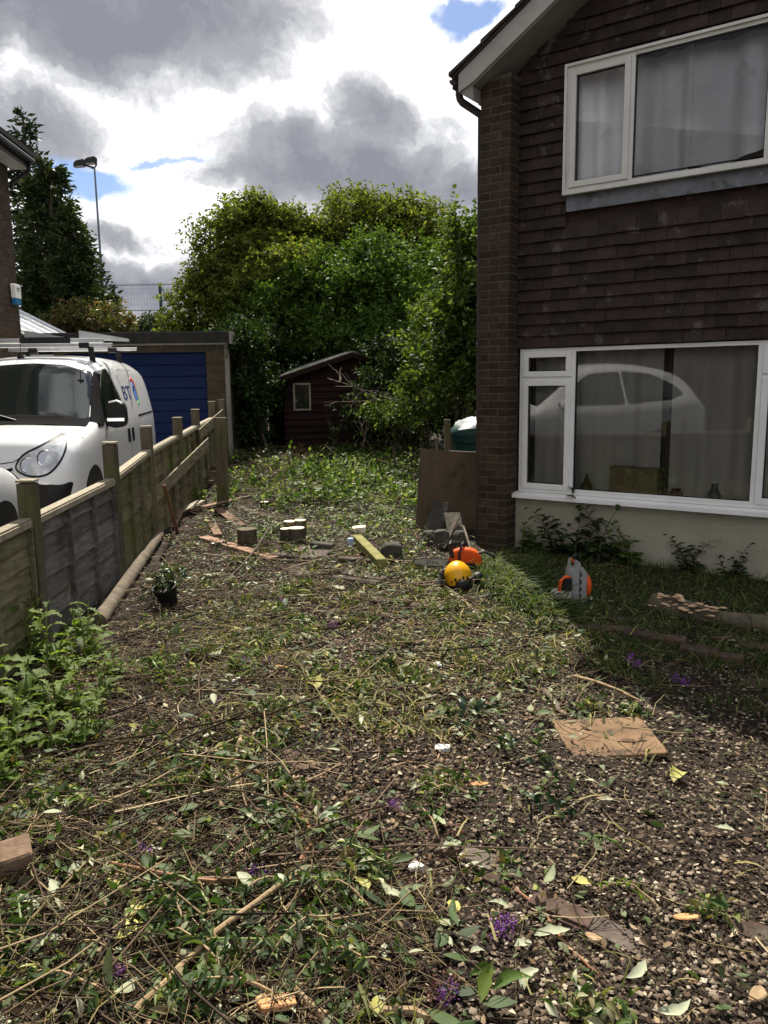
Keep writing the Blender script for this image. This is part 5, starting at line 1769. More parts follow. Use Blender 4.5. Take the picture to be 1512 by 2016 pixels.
def litter(name, tmpls, q, g, size, m, tilt=.3, dz=.004, sx=1.0, zj=.0, smooth=False, kind='stuff', label=None, cat=None, sz=1.0, zr=(.8, 1.2)):
    me = None
    groups = np.array_split(np.arange(len(q)), len(tmpls))
    Vs, Fs, base = [], [], 0
    for tm, ix in zip(tmpls, groups):
        n = len(ix)
        if n == 0:
            continue
        p = q[ix]
        yaw = g.uniform(0, 2 * math.pi, n)
        Rm = rots(yaw, np.abs(g.normal(0, tilt, n)), g.uniform(0, 2 * math.pi, n))
        S = g.uniform(size[0], size[1], n) if size[1] < 3 * size[0] else np.exp(g.uniform(math.log(size[0]), math.log(size[1]), n))
        P = np.stack([p[:, 0], p[:, 1], gz(p[:, 0], p[:, 1]) + dz + g.random(n) * zj], 1)
        S3 = np.stack([S * sx * g.uniform(.7, 1.3, n), S, S * sz * g.uniform(zr[0], zr[1], n)], 1)
        tv, tf = tm
        V = np.einsum('nij,nkj->nki', Rm, tv[None] * S3[:, None, :]) + P[:, None, :]
        F_ = tf[None] + (np.arange(n) * len(tv))[:, None, None] + base
        Vs.append(V.reshape(-1, 3))
        Fs.append(F_.reshape(-1, tf.shape[1]))
        base += n * len(tv)
    o = mobj(name, np_mesh(name, np.concatenate(Vs), np.concatenate(Fs), smooth), m)
    return tag(o, label, cat, None, kind)


g = np.random.default_rng(77)
TW4 = [twig_shape(bd, 4, i) for i, bd in enumerate((.02, .10, -.16, .06, -.05, .22))]
q = sample(125000, [(-2.0, .8), (-2.1, 7), (-1.8, 9), (1.2, 9), (2.8, 5.2), (3.0, .8)], g, 1.55, 1.9)
litter('slate_chippings', [CHIP], q, g, (.0065, .0235), 'chips', .45, .0, .85, .012, sz=.42, label='dark slate and bark chippings covering the garden', cat='chippings')
q = np.concatenate([sample(7000, wpoly([(280, 1420), (420, 1150), (860, 1130), (1150, 1220), (1150, 1420), (700, 1460)]), g, .5, 4), sample(9000, wpoly([(0, 1500), (300, 1130), (500, 1050), (800, 1080), (1000, 1300), (900, 1700), (600, 2100), (-200, 2100)]), g, 1.3, 1.9)])
litter('bark_litter', [CHIP], q, g, (.012, .036), 'bark_chips', .5, .006, .5, .015, sz=.5, label='brown bark and wood chips strewn over the chippings', cat='bark')
# twigs everywhere, thickest on the left
q = np.concatenate([sample(2600, GARDEN, g, 1.2, 2.0),
                    sample(3600, wpoly([(-60, 1560), (150, 1240), (300, 1130), (560, 1180), (620, 1420), (420, 1700), (-100, 1800)]), g, .6, 3.0),
                    sample(1700, wpoly([(-100, 2100), (-60, 1650), (500, 1640), (900, 1750), (800, 2100)]), g, .6, 2.0),
                    sample(1500, wpoly([(380, 1000), (380, 900), (560, 860), (850, 900), (850, 1010), (600, 1060)]), g, .3, 10)])
litter('twig_litter', TW4, q, g, (.05, .32), 'twigs', .20, .012, 1.0, .04, label='broken twigs and dead stems strewn over the ground', cat='twigs')
q = np.concatenate([sample(600, wpoly([(-60, 1560), (150, 1240), (300, 1130), (560, 1180), (620, 1420), (420, 1700), (-100, 1800)]), g, .6, 3.0),
                    sample(260, wpoly([(450, 1200), (1150, 1200), (1280, 1430), (900, 1480), (400, 1420)]), g, .6, 3.5),
                    sample(350, GARDEN, g, 1.2, 2.0), sample(260, wpoly([(-100, 2100), (-60, 1650), (500, 1640), (900, 1750), (800, 2100)]), g, .6, 2.0)])
litter('straw_litter', TW4, q, g, (.10, .42), 'straw', .15, .016, .6, .045, sz=.6, label='pale dry stalks lying across the litter', cat='stalks')
MID = wpoly([(300, 1190), (330, 1060), (420, 990), (600, 985), (830, 1000), (870, 1090), (980, 1180)])
litter('bark_crumbs', [CHIP], sample(16000, MID, g, .3, 8), g, (.010, .035), 'bark_chips', .5, .004, .6, .02, sz=.5, label='bark chips and soil crumbs between fence and rubble', cat='bark')
litter('stump_twigs', TW4, sample(1500, MID, g, .3, 8), g, (.06, .40), 'twigs', .15, .014, 1.0, .05, label='broken twigs around the stump and flagstones', cat='twigs')
litter('stump_stalks', TW4, sample(500, MID, g, .3, 8), g, (.10, .35), 'straw', .15, .016, .6, .05, sz=.6, label='pale stalks around the stump and flagstones', cat='stalks')
litter('stump_leaves', [LEAF4], patchy(sample(2600, MID, g, .3, 8), g, 1.6, -.2, 3), g, (.025, .07), 'litter_leaf', .5, .014, .85, .04, zr=(-1, 1.2), label='pale and green leaves around the stump and flagstones', cat='leaves')
q = np.concatenate([sample(95, wpoly([(60, 1560), (200, 1260), (330, 1120), (700, 1100), (1100, 1220), (900, 1480), (500, 1650)]), g, .5, 4), sample(80, wpoly([(-80, 2050), (-60, 1500), (520, 1500), (860, 1720), (760, 2050)]), g, .5, 2.5)])
litter('long_stems', TW4, q, g, (.45, 1.15), 'twigs', .06, .03, .45, .06, sz=.45, label='long thin cut stems tangled over the litter', cat='stems')
# small leaves
q = np.concatenate([patchy(sample(5200, GARDEN, g, 1.35, 2.0), g, 1.4, -.1, 1), sample(1500, wpoly([(-100, 2100), (-60, 1500), (500, 1500), (760, 1750), (800, 2100)]), g, .8, 2.0),
                    patchy(sample(4800, wpoly([(300, 1130), (860, 1100), (1200, 1190), (1280, 1430), (250, 1480)]), g, .6, 3.5), g, 2.2, -.1, 6)])
litter('leaf_litter', [LEAF4], q, g, (.014, .056), 'litter_leaf', .5, .012, .85, .03, zr=(-1, 1.2), label='small green and silvery leaves scattered on the ground', cat='leaves')
q = np.concatenate([sample(2600, GARDEN, g, 1.35, 2.0), sample(2400, wpoly([(100, 1500), (330, 1130), (860, 1100), (1200, 1190), (1280, 1430), (500, 1600)]), g, .6, 3.5)])
litter('dry_leaf_litter', [LEAF4], q, g, (.015, .045), 'dry_leaf', .5, .01, .85, .025, zr=(-1.2, 1.2), label='dry brown leaves scattered on the ground', cat='leaves')
q = np.concatenate([patchy(sample(420, wpoly([(-100, 2100), (-60, 1500), (500, 1500), (860, 1750), (1000, 2100)]), g, .8, 2.0), g, 1.5, -.2, 4), sample(240, wpoly([(300, 1130), (1180, 1180), (1250, 1430), (400, 1480)]), g, .6, 3.5), sample(90, GARDEN, g, 1.2, 2)])
litter('cut_leaf_litter', [LEAF6], q, g, (.05, .115), 'litter_leaf', .35, .022, .8, .04, zr=(-1.2, 1.2), label='larger cut leaves lying among the twigs', cat='leaves')
# leafy tufts and trodden sprigs over the middle ground, in clumps
cc = np.concatenate([sample(105, wpoly([(260, 1480), (330, 1130), (500, 1080), (860, 1100), (1180, 1200), (1260, 1420), (800, 1480)]), g, .4, 4), sample(40, wpoly([(-80, 2050), (-60, 1520), (520, 1500), (800, 1720), (700, 2050)]), g, .5, 2.5), sample(6, wpoly([(900, 2050), (800, 1500), (1500, 1500), (1500, 2050)]), g, .5, 2.5)])
rep = g.integers(25, 85, len(cc))
q = np.repeat(cc, rep, 0) + g.normal(size=(rep.sum(), 2)) * np.repeat(g.uniform(.03, .085, len(cc)), rep)[:, None]
n = len(q)
P = np.stack([q[:, 0], q[:, 1], gz(q[:, 0], q[:, 1]) + .01 + np.abs(g.normal(0, .028, n))], 1)
D = g.normal(size=(n, 3)) * .9 + np.array([0, 0, .25])
S = g.uniform(.022, .06, n)
tag(mobj('sprig_litter', scatter_mesh('sprig_litter', LEAF4[0], LEAF4[1], P, frames(D, g.uniform(-1.3, 1.3, n)), np.stack([S * .8, S, S], 1)), 'sprig_leaf'),
    'matted clumps of small leafy sprigs over the middle ground', 'sprigs', None, 'stuff')
# grass clippings across the middle
q = np.concatenate([patchy(sample(4600, wpoly([(420, 1180), (700, 1150), (1080, 1190), (1240, 1330), (1180, 1440), (820, 1470), (350, 1440)]), g, .5, 4), g, 1.6, .25, 2),
                    patchy(sample(2600, GARDEN, g, 1.2, 2.0), g, 1.8, .25, 7)])
litter('grass_clippings', [BLADE], q, g, (.05, .15), 'clippings', .6, .012, .06, .05, sz=1.0, label='yellow green grass clippings spread over the middle ground', cat='clippings')
# uncut grass in the shade of the house, lying over
def blades(name, q, g, h, m, lean, label, cat, dirn=None, wd=.05):
    n = len(q)
    a = g.uniform(0, 2 * math.pi, n) if dirn is None else g.normal(dirn, .7, n)
    el = np.clip(g.normal(lean, .3, n), .05, 1.5)
    D = np.stack([np.cos(a) * np.cos(el), np.sin(a) * np.cos(el), np.sin(el)], 1)
    S = g.uniform(h[0], h[1], n)
    P = np.stack([q[:, 0], q[:, 1], gz(q[:, 0], q[:, 1])], 1)
    o = mobj(name, scatter_mesh(name, BLADE[0], BLADE[1], P, frames(D, g.uniform(-.6, .6, n)), np.stack([S * wd, S, S * 1.2], 1)), m)
    return tag(o, label, cat, None, 'stuff')


SHADE = wpoly([(940, 1100), (1000, 1135), (1080, 1225), (1200, 1290), (1512, 1330), (1700, 1370), (1750, 1180), (1400, 1130), (1030, 1085)])
q = sample(9000, SHADE, g, .3, 6)
blades('rough_grass', q, g, (.05, .15), 'grass', .45, 'long rough grass growing in the shade under the window', 'grass')
q = sample(3600, wpoly([(930, 1110), (1010, 1110), (1110, 1190), (1130, 1240), (1020, 1215), (940, 1160)]), g, .3, 6)
blades('flattened_grass', q, g, (.14, .34), 'grass', .15, 'long flattened grass between the helmet and the grey machine', 'grass', dirn=-.9, wd=.03)
q = patchy(sample(5200, wpoly([(1040, 1220), (1512, 1300), (1700, 1420), (1500, 1420), (1250, 1350)]), g, .3, 5), g, 2.0, -.1, 3)
blades('shade_grass', q, g, (.04, .11), 'grass', .5, 'short grass tufts in front of the brick edging', 'grass')
# green growth at the back of the garden
COVER = wpoly([(438, 985), (440, 868), (640, 862), (842, 868), (838, 960), (820, 1010), (600, 1000)])
q = patchy(sample(30000, COVER, g, .2, 12), g, 1.1, -.45, 5)
n = len(q)
P = np.stack([q[:, 0], q[:, 1], gz(q[:, 0], q[:, 1]) + .02 + np.abs(g.normal(0, .13, n)) * (.4 + .6 * np.sin(q[:, 0] * 2.3 + q[:, 1] * 1.9) ** 2)], 1)
D = g.normal(size=(n, 3)) * .8 + np.array([0, 0, .35])
S = g.uniform(.04, .11, n)
tag(mobj('ground_cover', scatter_mesh('ground_cover', LEAF2[0], LEAF2[1], P, frames(D, g.uniform(-1, 1, n)), np.stack([S, S, S], 1)), 'cover_leaf'),
    'low green weeds and cut foliage covering the back of the garden', 'weeds', None, 'stuff')
q = sample(2600, wpoly([(400, 960), (420, 870), (560, 880), (600, 945), (480, 985)]), g, .2, 12)
cc = sample(46, wpoly([(445, 960), (445, 866), (640, 860), (840, 866), (835, 950), (600, 975)]), g, .2, 12)
rep = g.integers(50, 170, len(cc))
qq = np.repeat(cc, rep, 0) + g.normal(size=(rep.sum(), 2)) * np.repeat(g.uniform(.07, .20, len(cc)), rep)[:, None]
n = len(qq)
hh = np.repeat(g.uniform(.06, .22, len(cc)), rep)
P = np.stack([qq[:, 0], qq[:, 1], gz(qq[:, 0], qq[:, 1]) + .02 + g.random(n) * hh], 1)
S = g.uniform(.05, .12, n)
tag(mobj('weed_growth', scatter_mesh('weed_growth', LEAF4[0], LEAF4[1], P, frames(g.normal(size=(n, 3)) * .8 + np.array([0, 0, .4]), g.uniform(-1, 1, n)), np.stack([S * .9, S, S], 1)), 'cover_leaf'),
    'taller uneven weed clumps at the back of the garden', 'weeds', None, 'stuff')
qb = np.concatenate([sample(900, wpoly([(445, 900), (445, 862), (840, 860), (840, 900)]), g, .2, 12), sample(500, COVER, g, .2, 12)])
litter('stick_heap', TW4, qb, g, (.25, .9), 'twigs', .35, .03, 1.1, .16, label='dead sticks and cut branches heaped before the shed', cat='brushwood')
litter('brushwood', TW4, q, g, (.15, .55), 'twigs', .45, .02, 1.0, .22, label='tangle of dead brushwood piled along the far fence', cat='brushwood')
q = sample(2000, COVER, g, .2, 12)
litter('cut_stems', TW4, q, g, (.15, .6), 'straw', .3, .04, .6, .12, sz=.6, label='pale cut stems lying over the green growth at the back', cat='stalks')
q = patchy(sample(2600, wpoly([(440, 1075), (560, 1000), (830, 1010), (860, 1060), (820, 1100), (640, 1075)]), g, .3, 9), g, 1.6, .0, 8)
litter('weed_litter', [LEAF4], q, g, (.03, .08), 'cover_leaf', .6, .015, .9, .06, label='leaves and weeds around the stump and slabs', cat='leaves')

# ------------------------------------------------------------------ weeds that can be told apart
def weed_mesh(seed, h, nst, nl, tm, lsize, spread=.22, lean=.35, wide=1.0):
    r = random.Random(seed)
    gg = np.random.default_rng(seed)
    st = MB()
    P, D, S = [], [], []
    for i in range(nst):
        a = r.uniform(0, 6.28)
        L = h * r.uniform(.55, 1.1)
        bx_, by_ = r.uniform(-spread, spread) * .35, r.uniform(-spread, spread) * .35
        pts = []
        for k in range(5):
            t = k / 4
            pts.append(Vector((bx_ + math.cos(a) * lean * L * t * t, by_ + math.sin(a) * lean * L * t * t, L * t - .02)))
        st.tube(pts, [.0065, .006, .005, .004, .002], 5)
        for j in range(nl):
            t = r.uniform(.08, 1.0)
            k = min(3, int(t * 4))
            p = pts[k].lerp(pts[k + 1], t * 4 - k)
            b_ = r.uniform(0, 6.28)
            P.append(p)
            D.append((math.cos(b_), math.sin(b_), r.uniform(-.1, .9)))
            S.append(lsize * r.uniform(.55, 1.15) * (1.15 - .45 * t))
    for j in range(int(nl * 1.2)):
        b_ = r.uniform(0, 6.28)
        P.append((math.cos(b_) * .02, math.sin(b_) * .02, .02))
        D.append((math.cos(b_), math.sin(b_), r.uniform(.15, .8)))
        S.append(lsize * r.uniform(.9, 1.5))
    S = np.array(S)
    lv = scatter_mesh('foliage', tm[0], tm[1], np.array([tuple(p) for p in P]), frames(np.array(D), gg.uniform(-.5, .5, len(P))), np.stack([S * wide, S, S], 1), True)
    return st.mesh('stem', True), lv


def weed(name, variants, px, py, scale, label, cat, group, m, ms='weed_stem', rz=None, world_p=None):
    st, lv = variants
    loc = world_p if world_p is not None else tuple(gp(px, py))
    e = empty(name, loc, random.uniform(0, 6.28) if rz is None else rz, label, cat, group)
    e.scale = (scale,) * 3
    mobj('stem', st, ms, e)
    mobj('foliage', lv, m, e)
    return e


thV = [weed_mesh(101 + i, .42, 4, 7, LEAFL, .17) for i in range(3)]
WL = ['tall lobed-leaf weed against the fence at the left edge', 'lobed-leaf weed beside the nearest full fence post', 'leafy weed with a tall bent stem below the second fence post', 'bushy weed in the middle of the left weed patch',
      'weed at the right edge of the left weed patch', 'low weed at the left edge of the picture', 'weed on the near side of the left weed patch', 'spreading weed near the fence foot', 'small weed straggling out towards the twigs',
      'sprawling weed at the left edge below the patch', 'weed with pale sprawling stems at the patch front', 'small weed between fence foot and log']
for k, (px, py, s_) in enumerate([(20, 1400, 1.1), (100, 1330, .95), (165, 1300, .95), (120, 1410, .95), (195, 1375, .62), (15, 1480, .9), (120, 1480, .7), (60, 1300, 1.0), (230, 1330, .42), (0, 1550, .7), (190, 1450, .6), (150, 1250, .55)]):
    weed('weed', thV[k % 3], px, py, s_, WL[k], 'weed', 'weeds in the left patch', 'weed_leaf')
clV = [weed_mesh(140 + i, .20, 7, 9, LEAF4, .06, .5, .7) for i in range(2)]
for k, (px, py, s_, lab) in enumerate([(395, 985, 1.3, 'bright green weed clump left of the free-standing post'), (452, 990, 1.35, 'bright green weed clump right of the free-standing post'), (300, 1325, .7, 'green weed tuft among the brown stalks'),
                                       (480, 905, 1.4, 'green weed clump behind the free-standing post'), (545, 1000, 1.2, 'dark green clump beside the small sawn log'), (310, 1335, .9, 'light green weed lying on the stalk heap'), (470, 1330, .9, 'blue-green grassy tuft in the middle of the stalks'),
                                       (860, 1205, .6, 'small green sprig on the chippings in front of the helmet')]):
    weed('weed_clump', clV[k % 2], px, py, s_, lab, 'weed', 'low weed clumps', 'weed_leaf')
sp = weed_mesh(150, .9, 4, 11, LEAF4, .14, .3, .3)
weed('sapling', sp, 655, 905, 1.05, 'leafy green sapling standing in front of the shed', 'sapling', None, 'bright_leaf', 'dead_wood')
# plants along the rendered wall
wpV = [weed_mesh(160 + i, .55, 4, 15, LEAFL, .15, .35, .5, 1.7) for i in range(3)]
for k, (u_, s_, lab) in enumerate([(.52, .62, 'small dark weed at the foot of the brick pier'), (.83, .85, 'dark jagged-leaf plant against the rendered wall'), (1.12, 1.02, 'tallest leafy plant growing up the rendered wall'), (1.42, .85, 'dense dark plant right of the tallest wall plant'), (2.0, .6, 'thin weed against the rendered wall near the right edge'), (2.35, .5, 'small thin weed by the wall at the right edge')]):
    p = hw(u_, FD - .10)
    weed('wall_plant', wpV[k % 3], 0, 0, s_, lab, 'plant', 'plants along the rendered wall', 'dark_leaf' if k > 0 else 'plum_leaf', 'dead_wood', None, onground(p[0], p[1]))
# potted variegated holly
pp = gp(335, 1195)
pot = empty('plant_pot', tuple(pp), .4, 'black plastic pot with variegated evergreen leaves beside the log', 'plant pot')
pot.scale = (.9, .9, .85)
pt = part('pot', 'pot_black', pot, lambda b: b.lathe([(.065, 0), (.095, .17), (.10, .17), (.10, .19), (.088, .19), (.08, .15), (.02, .15)], 20), True, loc=(0, 0, .02))
pt.rotation_euler = (R(12), R(-14), 0)
lv = crown_mesh('foliage', [(-.03, .0, .26, .12, .12, .09), (.05, .02, .22, .10, .1, .08), (-.12, .03, .20, .10, .1, .08)], 46, 4, .05, LEAF4, 61, .09, .3, wide=1.2)
mobj('foliage', lv, 'holly_leaf', pot)
part('stem', 'dark_branch', pot, lambda b: [b.tube([(0, 0, .15), (x, y, .28)], .004, 5) for x, y in ((-.1, .02), (.06, 0), (0, .05), (-.03, -.05))])
for k, (px, py, s_, lab) in enumerate([(440, 1075, 1.0, 'variegated sprig lying by the red plank'), (920, 1420, 1.1, 'dark glossy sprig with pale edges in the centre ground'), (1035, 1490, .9, 'dark ivy-like sprig left of the rusty square slab'), (1090, 1585, .9, 'variegated sprig on the chippings below the square slab'),
                                       (540, 1450, .7, 'dark sprig beside the flush path bricks'), (1060, 1245, .6, 'dark sprig near the pale edging bricks')]):
    e = empty('evergreen_sprig', tuple(gp(px, py, .01)), k * 1.3, lab, 'sprig', 'cut evergreen sprigs')
    lv = crown_mesh('foliage', [(0, 0, .03, .10 * s_, .07 * s_, .025)], 16, 3, .05 * s_, LEAF4, 200 + k, .07, .1, wide=1.2)
    mobj('foliage', lv, 'holly_leaf', e)
    part('stem', 'dark_branch', e, lambda b: b.tube([(-.14 * s_, 0, .01), (0, .02, .03), (.12 * s_, -.02, .03)], .004, 5))


# ================================================================== single things lying about
def branch(px, r0, m, label, r1=None, dz=.0, forks=0, seed=0, lift=None, group='cut branches on the ground'):
    "a stick through ground points seen at px"
    rr = random.Random(seed + len(label))
    P = [Vector(gp(x, y)) for x, y in px]
    if lift:
        for p, l in zip(P, lift):
            p.z += l
    c = P[0].copy()
    A = catmull(np.array([[tuple(p - c)] for p in P]), 4)[:, 0]
    n = len(A)
    r1 = r1 or r0 * .55
    pts = []
    for i, a in enumerate(A):
        rad = r0 + (r1 - r0) * i / (n - 1)
        pts.append(Vector(a) + Vector((rr.uniform(-1, 1) * r0 * .5, rr.uniform(-1, 1) * r0 * .5, rad + dz + .004)))
    b = MB().tube(pts, [(r0 + (r1 - r0) * i / (n - 1)) * rr.uniform(.9, 1.12) for i in range(n)], 8)
    for f in range(forks):
        i = rr.randint(1, n - 2)
        d = (pts[-1] - pts[0]).normalized()
        sd = Vector((-d.y, d.x, 0)) * rr.choice((-1, 1))
        L = (pts[-1] - pts[0]).length * rr.uniform(.18, .4)
        e = pts[i] + (d * .8 + sd * rr.uniform(.4, .9)).normalized() * L
        e.z = max(e.z, pts[i].z - .01)
        b.tube(limb_path(pts[i], e, 3, r0 * .8, rr), [r1 * .8, r1 * .7, r1 * .5, r1 * .3], 6)
    o = b.build('branch', m, None, True)
    o.location = c
    return tag(o, label, 'branch', group)


branch([(590, 1705), (613, 1660), (600, 1620), (565, 1575), (520, 1535), (465, 1508)], .009, 'red_branch', 'curved reddish branch arching over the dark chippings', .010)
branch([(485, 1425), (470, 1480), (445, 1520)], .013, 'tan_branch', 'short thick twig ending at the root-like fork', .012)
branch([(452, 1505), (470, 1535), (462, 1582)], .013, 'tan_branch', 'root-like forked stick, short bent end', .009, forks=2)
branch([(440, 1512), (415, 1545)], .009, 'tan_branch', 'short side root beside the forked stick')
branch([(600, 1745), (530, 1800), (430, 1870), (330, 1960), (270, 2012)], .007, 'tan_branch', 'long pale stick running to the bottom left corner', .011, lift=[.05, .06, .05, .03, .02])
branch([(180, 1705), (260, 1735), (390, 1765), (520, 1752)], .007, 'red_branch', 'dark reddish stick lying beside the purple flower head', .007, lift=[.02, .04, .05, .02])
branch([(230, 1785), (300, 1772), (400, 1762), (480, 1765)], .008, 'tan_branch', 'thin bent stick just below the dark reddish stick', .006, lift=[.03, .03, .05, .05])
branch([(165, 1810), (230, 1800), (290, 1808)], .012, 'dead_wood', 'short grey stick end above the green leaf heap', .009)
branch([(130, 1838), (200, 1828), (270, 1818)], .013, 'tan_branch', 'pale brown stick below the grey stick end', .010)
branch([(55, 1895), (75, 1935), (110, 1960)], .012, 'dead_wood', 'short bent grey stick at the lower left', .010)
branch([(0, 1995), (40, 1995), (95, 2000)], .017, 'tan_branch', 'thick stick end entering from the bottom left edge', .015)
branch([(295, 1630), (325, 1652), (360, 1655)], .016, 'tan_branch', 'short bent brown stick in the dark litter', .012)
branch([(170, 1618), (192, 1650), (203, 1685)], .010, 'tan_branch', 'small pale stick standing on end in the litter', .008)
branch([(575, 1950), (605, 1985), (640, 2016)], .013, 'tan_branch', 'pale curved stick at the bottom edge beside the orange wood', .013)
branch([(500, 1935), (560, 1950), (680, 1935)], .008, 'tan_branch', 'straight thin stick near the bottom centre', .007)
branch([(700, 1998), (770, 2000), (860, 2015)], .014, 'tan_branch', 'rough pale stick along the bottom edge', .012)
branch([(640, 1905), (560, 1895), (470, 1912)], .008, 'dark_branch', 'dark thin stick in the lower green leaves', .006)
branch([(1015, 1755), (1070, 1800), (1110, 1860), (1180, 1925)], .006, 'red_branch', 'long thin reddish stem left of the grey brick', .004)
branch([(815, 1795), (830, 1840), (840, 1870)], .007, 'tan_branch', 'short pale twig in the lower middle', .006)
branch([(745, 1770), (800, 1830), (880, 1890), (940, 1905)], .010, 'dark_branch', 'dark stick slanting through the lower middle leaves', .007)
branch([(505, 1583), (640, 1525), (760, 1450), (820, 1400)], .006, 'tan_branch', 'very long thin stem crossing the centre diagonally', .004, forks=1)
branch([(760, 1520), (800, 1505), (860, 1500), (870, 1440)], .005, 'tan_branch', 'thin hooked stem beside the long diagonal stem', .004)
branch([(1130, 1345), (1190, 1362), (1262, 1388)], .009, 'tan_branch', 'pale stick above the rusty square slab', .006, lift=[.03, .03, .01])
branch([(1070, 1365), (1095, 1395), (1110, 1415)], .016, 'dead_wood', 'thick grey stick end pointing at the square slab', .012)
branch([(1020, 1400), (1080, 1430), (1130, 1440), (1175, 1455)], .008, 'dark_branch', 'dark twiggy branch lying onto the square slab', .005, forks=3)
branch([(410, 1165), (500, 1180), (640, 1190), (700, 1178)], .006, 'dark_branch', 'dark thin bowed branch across the middle', .004)
branch([(450, 1145), (500, 1105), (545, 1045), (575, 1020)], .011, 'dark_branch', 'dark bent branch rising over the red plank to the stump', .007, lift=[0, .08, .12, .05])
branch([(430, 1035), (490, 1048), (555, 1050)], .012, 'dark_branch', 'dark branch lying in front of the stump', .008)
branch([(565, 1008), (610, 1000), (635, 1000)], .012, 'dead_wood', 'brown branch lying behind the stump', .010)
branch([(740, 960), (765, 1000), (790, 1035)], .006, 'tan_branch', 'long pale stem in the back greenery', .005, forks=1)
branch([(590, 970), (640, 975), (690, 985)], .018, 'dark_branch', 'short dark log in the back greenery', .016)
branch([(540, 925), (580, 940), (612, 955)], .010, 'tan_branch', 'pale stick in the back greenery near the post', .008)
branch([(555, 1140), (600, 1125), (670, 1105), (700, 1085)], .009, 'dark_branch', 'dark stick lying across the flagstones', .006)
branch([(840, 1075), (770, 1060), (720, 1040)], .008, 'dark_branch', 'dark stick from the rubble towards the mossy timber', .006)
branch([(65, 1630), (30, 1590), (0, 1560)], .010, 'straw', 'pale stalk at the left edge above the brick', .007)
branch([(0, 1690), (80, 1710), (160, 1745), (215, 1780)], .008, 'dark_branch', 'dark slanting stick right of the left-edge brick', .006)
branch([(10, 1900), (60, 1850), (160, 1740), (225, 1660)], .005, 'straw', 'long thin pale stem slanting at the lower left', .004, lift=[.03, .05, .05, .02])
# upright cut stems in the back greenery
for k, (px, py, h, lean) in enumerate([(640, 935, .45, -.25), (655, 945, .40, -.05), (672, 945, .34, .12), (690, 955, .38, .05), (765, 960, 1.0, -.5), (625, 930, .5, -.3)]):
    p = gp(px, py)
    o = MB().tube([(0, 0, -.05), (lean * .4, .02, h * .5), (lean, .0, h)], [.018, .016, .012] if k < 4 else [.010, .009, .006], 7).build('cut_stem', 'dark_branch', None, True)
    o.location = p
    tag(o, ['leftmost leaning cut stem of the dark cluster', 'second dark cut stem sticking up in the greenery', 'third dark cut stem, leaning right', 'rightmost thick cut stem of the dark cluster', 'long thin dark stem leaning left above the others', 'thin slanting dark stem by the root ball'][k], 'stem', 'cut stems sticking out of the back greenery')
o = branch([(830, 1060), (880, 990), (945, 850)], .006, 'dark_branch', 'long thin bowed stem leaning over the plywood sheet', .004, lift=[0, .3, 1.3])

# the round pole along the fence
P0, P1 = Vector(gp(195, 1238)), Vector(gp(314, 1062))
o = MB().tube([(P1 - P0) * t + Vector((0, 0, .05)) for t in np.linspace(0, 1, 6)], [.056, .055, .055, .054, .052, .050], 14).build('log', 'dead_wood', None, True)
o.location = P0
tag(o, 'long straight grey pole lying along the foot of the fence', 'log')

# boards by the fence
def lying(name, a, b_, wd, th, m, label, cat='plank', la=0., lb=0., group='loose boards by the fence', dz=.0):
    A_, B_ = Vector(gp(*a)), Vector(gp(*b_))
    A_.z += th / 2 + .006 + la + dz
    B_.z += th / 2 + .006 + lb + dz
    return plank(name, A_, B_, wd, th, m, label, cat, group)


lying('plank', (305, 1033), (398, 1003), .11, .016, 'pale_wood', 'pale plank sloping up against the fence boards', lb=.10)
lying('plank', (285, 1064), (350, 1061), .07, .014, 'red_plank', 'narrow reddish lath lying at the fence foot')
lying('plank', (400, 1062), (540, 1104), .12, .03, 'red_plank', 'long reddish plank with a cut end in front of the stump')
lying('plank', (352, 1012), (455, 995), .10, .016, 'red_plank', 'reddish board lying behind the yellow flowers', lb=.06)
lying('plank', (430, 1010), (475, 1038), .12, .02, 'red_plank', 'short broken reddish board near the post foot', la=.04)
lying('plank', (340, 1040), (360, 1010), .09, .014, 'red_plank', 'small reddish board end under the leaning stick', lb=.08)
lying('plank', (430, 1060), (418, 1035), .09, .02, 'red_plank', 'short reddish board end beside the yellow flowers', la=.02)
lying('plank', (470, 1000), (520, 1018), .11, .018, 'slab_stone', 'grey weathered board between post and stump')
A_, B_ = Vector(gp(350, 1050)), Vector(at(323, 955, 7.75))
plank('stick', A_, B_, .035, .022, 'red_plank', 'square stick leaning upright against the fence')

# stumps and logs
sx, sy, _ = gp(577, 1068)
st = empty('stump', onground(sx, sy), .2, 'cluster of freshly cut pale trunk ends on one stump', 'stump')
for k, (dx, dy_, rr, h) in enumerate([(-.075, -.02, .055, .15), (.035, -.03, .085, .155), (-.02, .12, .062, .20), (.09, .13, .062, .205), (-.01, .04, .09, .10)]):
    def trunkf(b):
        pr = []
        n = 14
        base = len(b.v)
        for (z, s_) in ((-.06, 1.18), (h * .5, 1.05), (h, 1.0)):
            for q in range(n):
                a = 2 * math.pi * q / n
                r_ = rr * s_ * (1 + .06 * math.sin(a * 3 + k))
                b.v.append((dx + r_ * math.cos(a), dy_ + r_ * math.sin(a), z))
        for j in range(2):
            for q in range(n):
                b.f.append((base + j * n + q, base + j * n + (q + 1) % n, base + (j + 1) * n + (q + 1) % n, base + (j + 1) * n + q))
    part('trunk', 'bark_log', st, trunkf, True)
    part('cut_face', 'fresh_cut', st, lambda b: b.lathe([(rr * .99, h - .004), (rr * .98, h + .004)], 14, (dx, dy_, 0)))


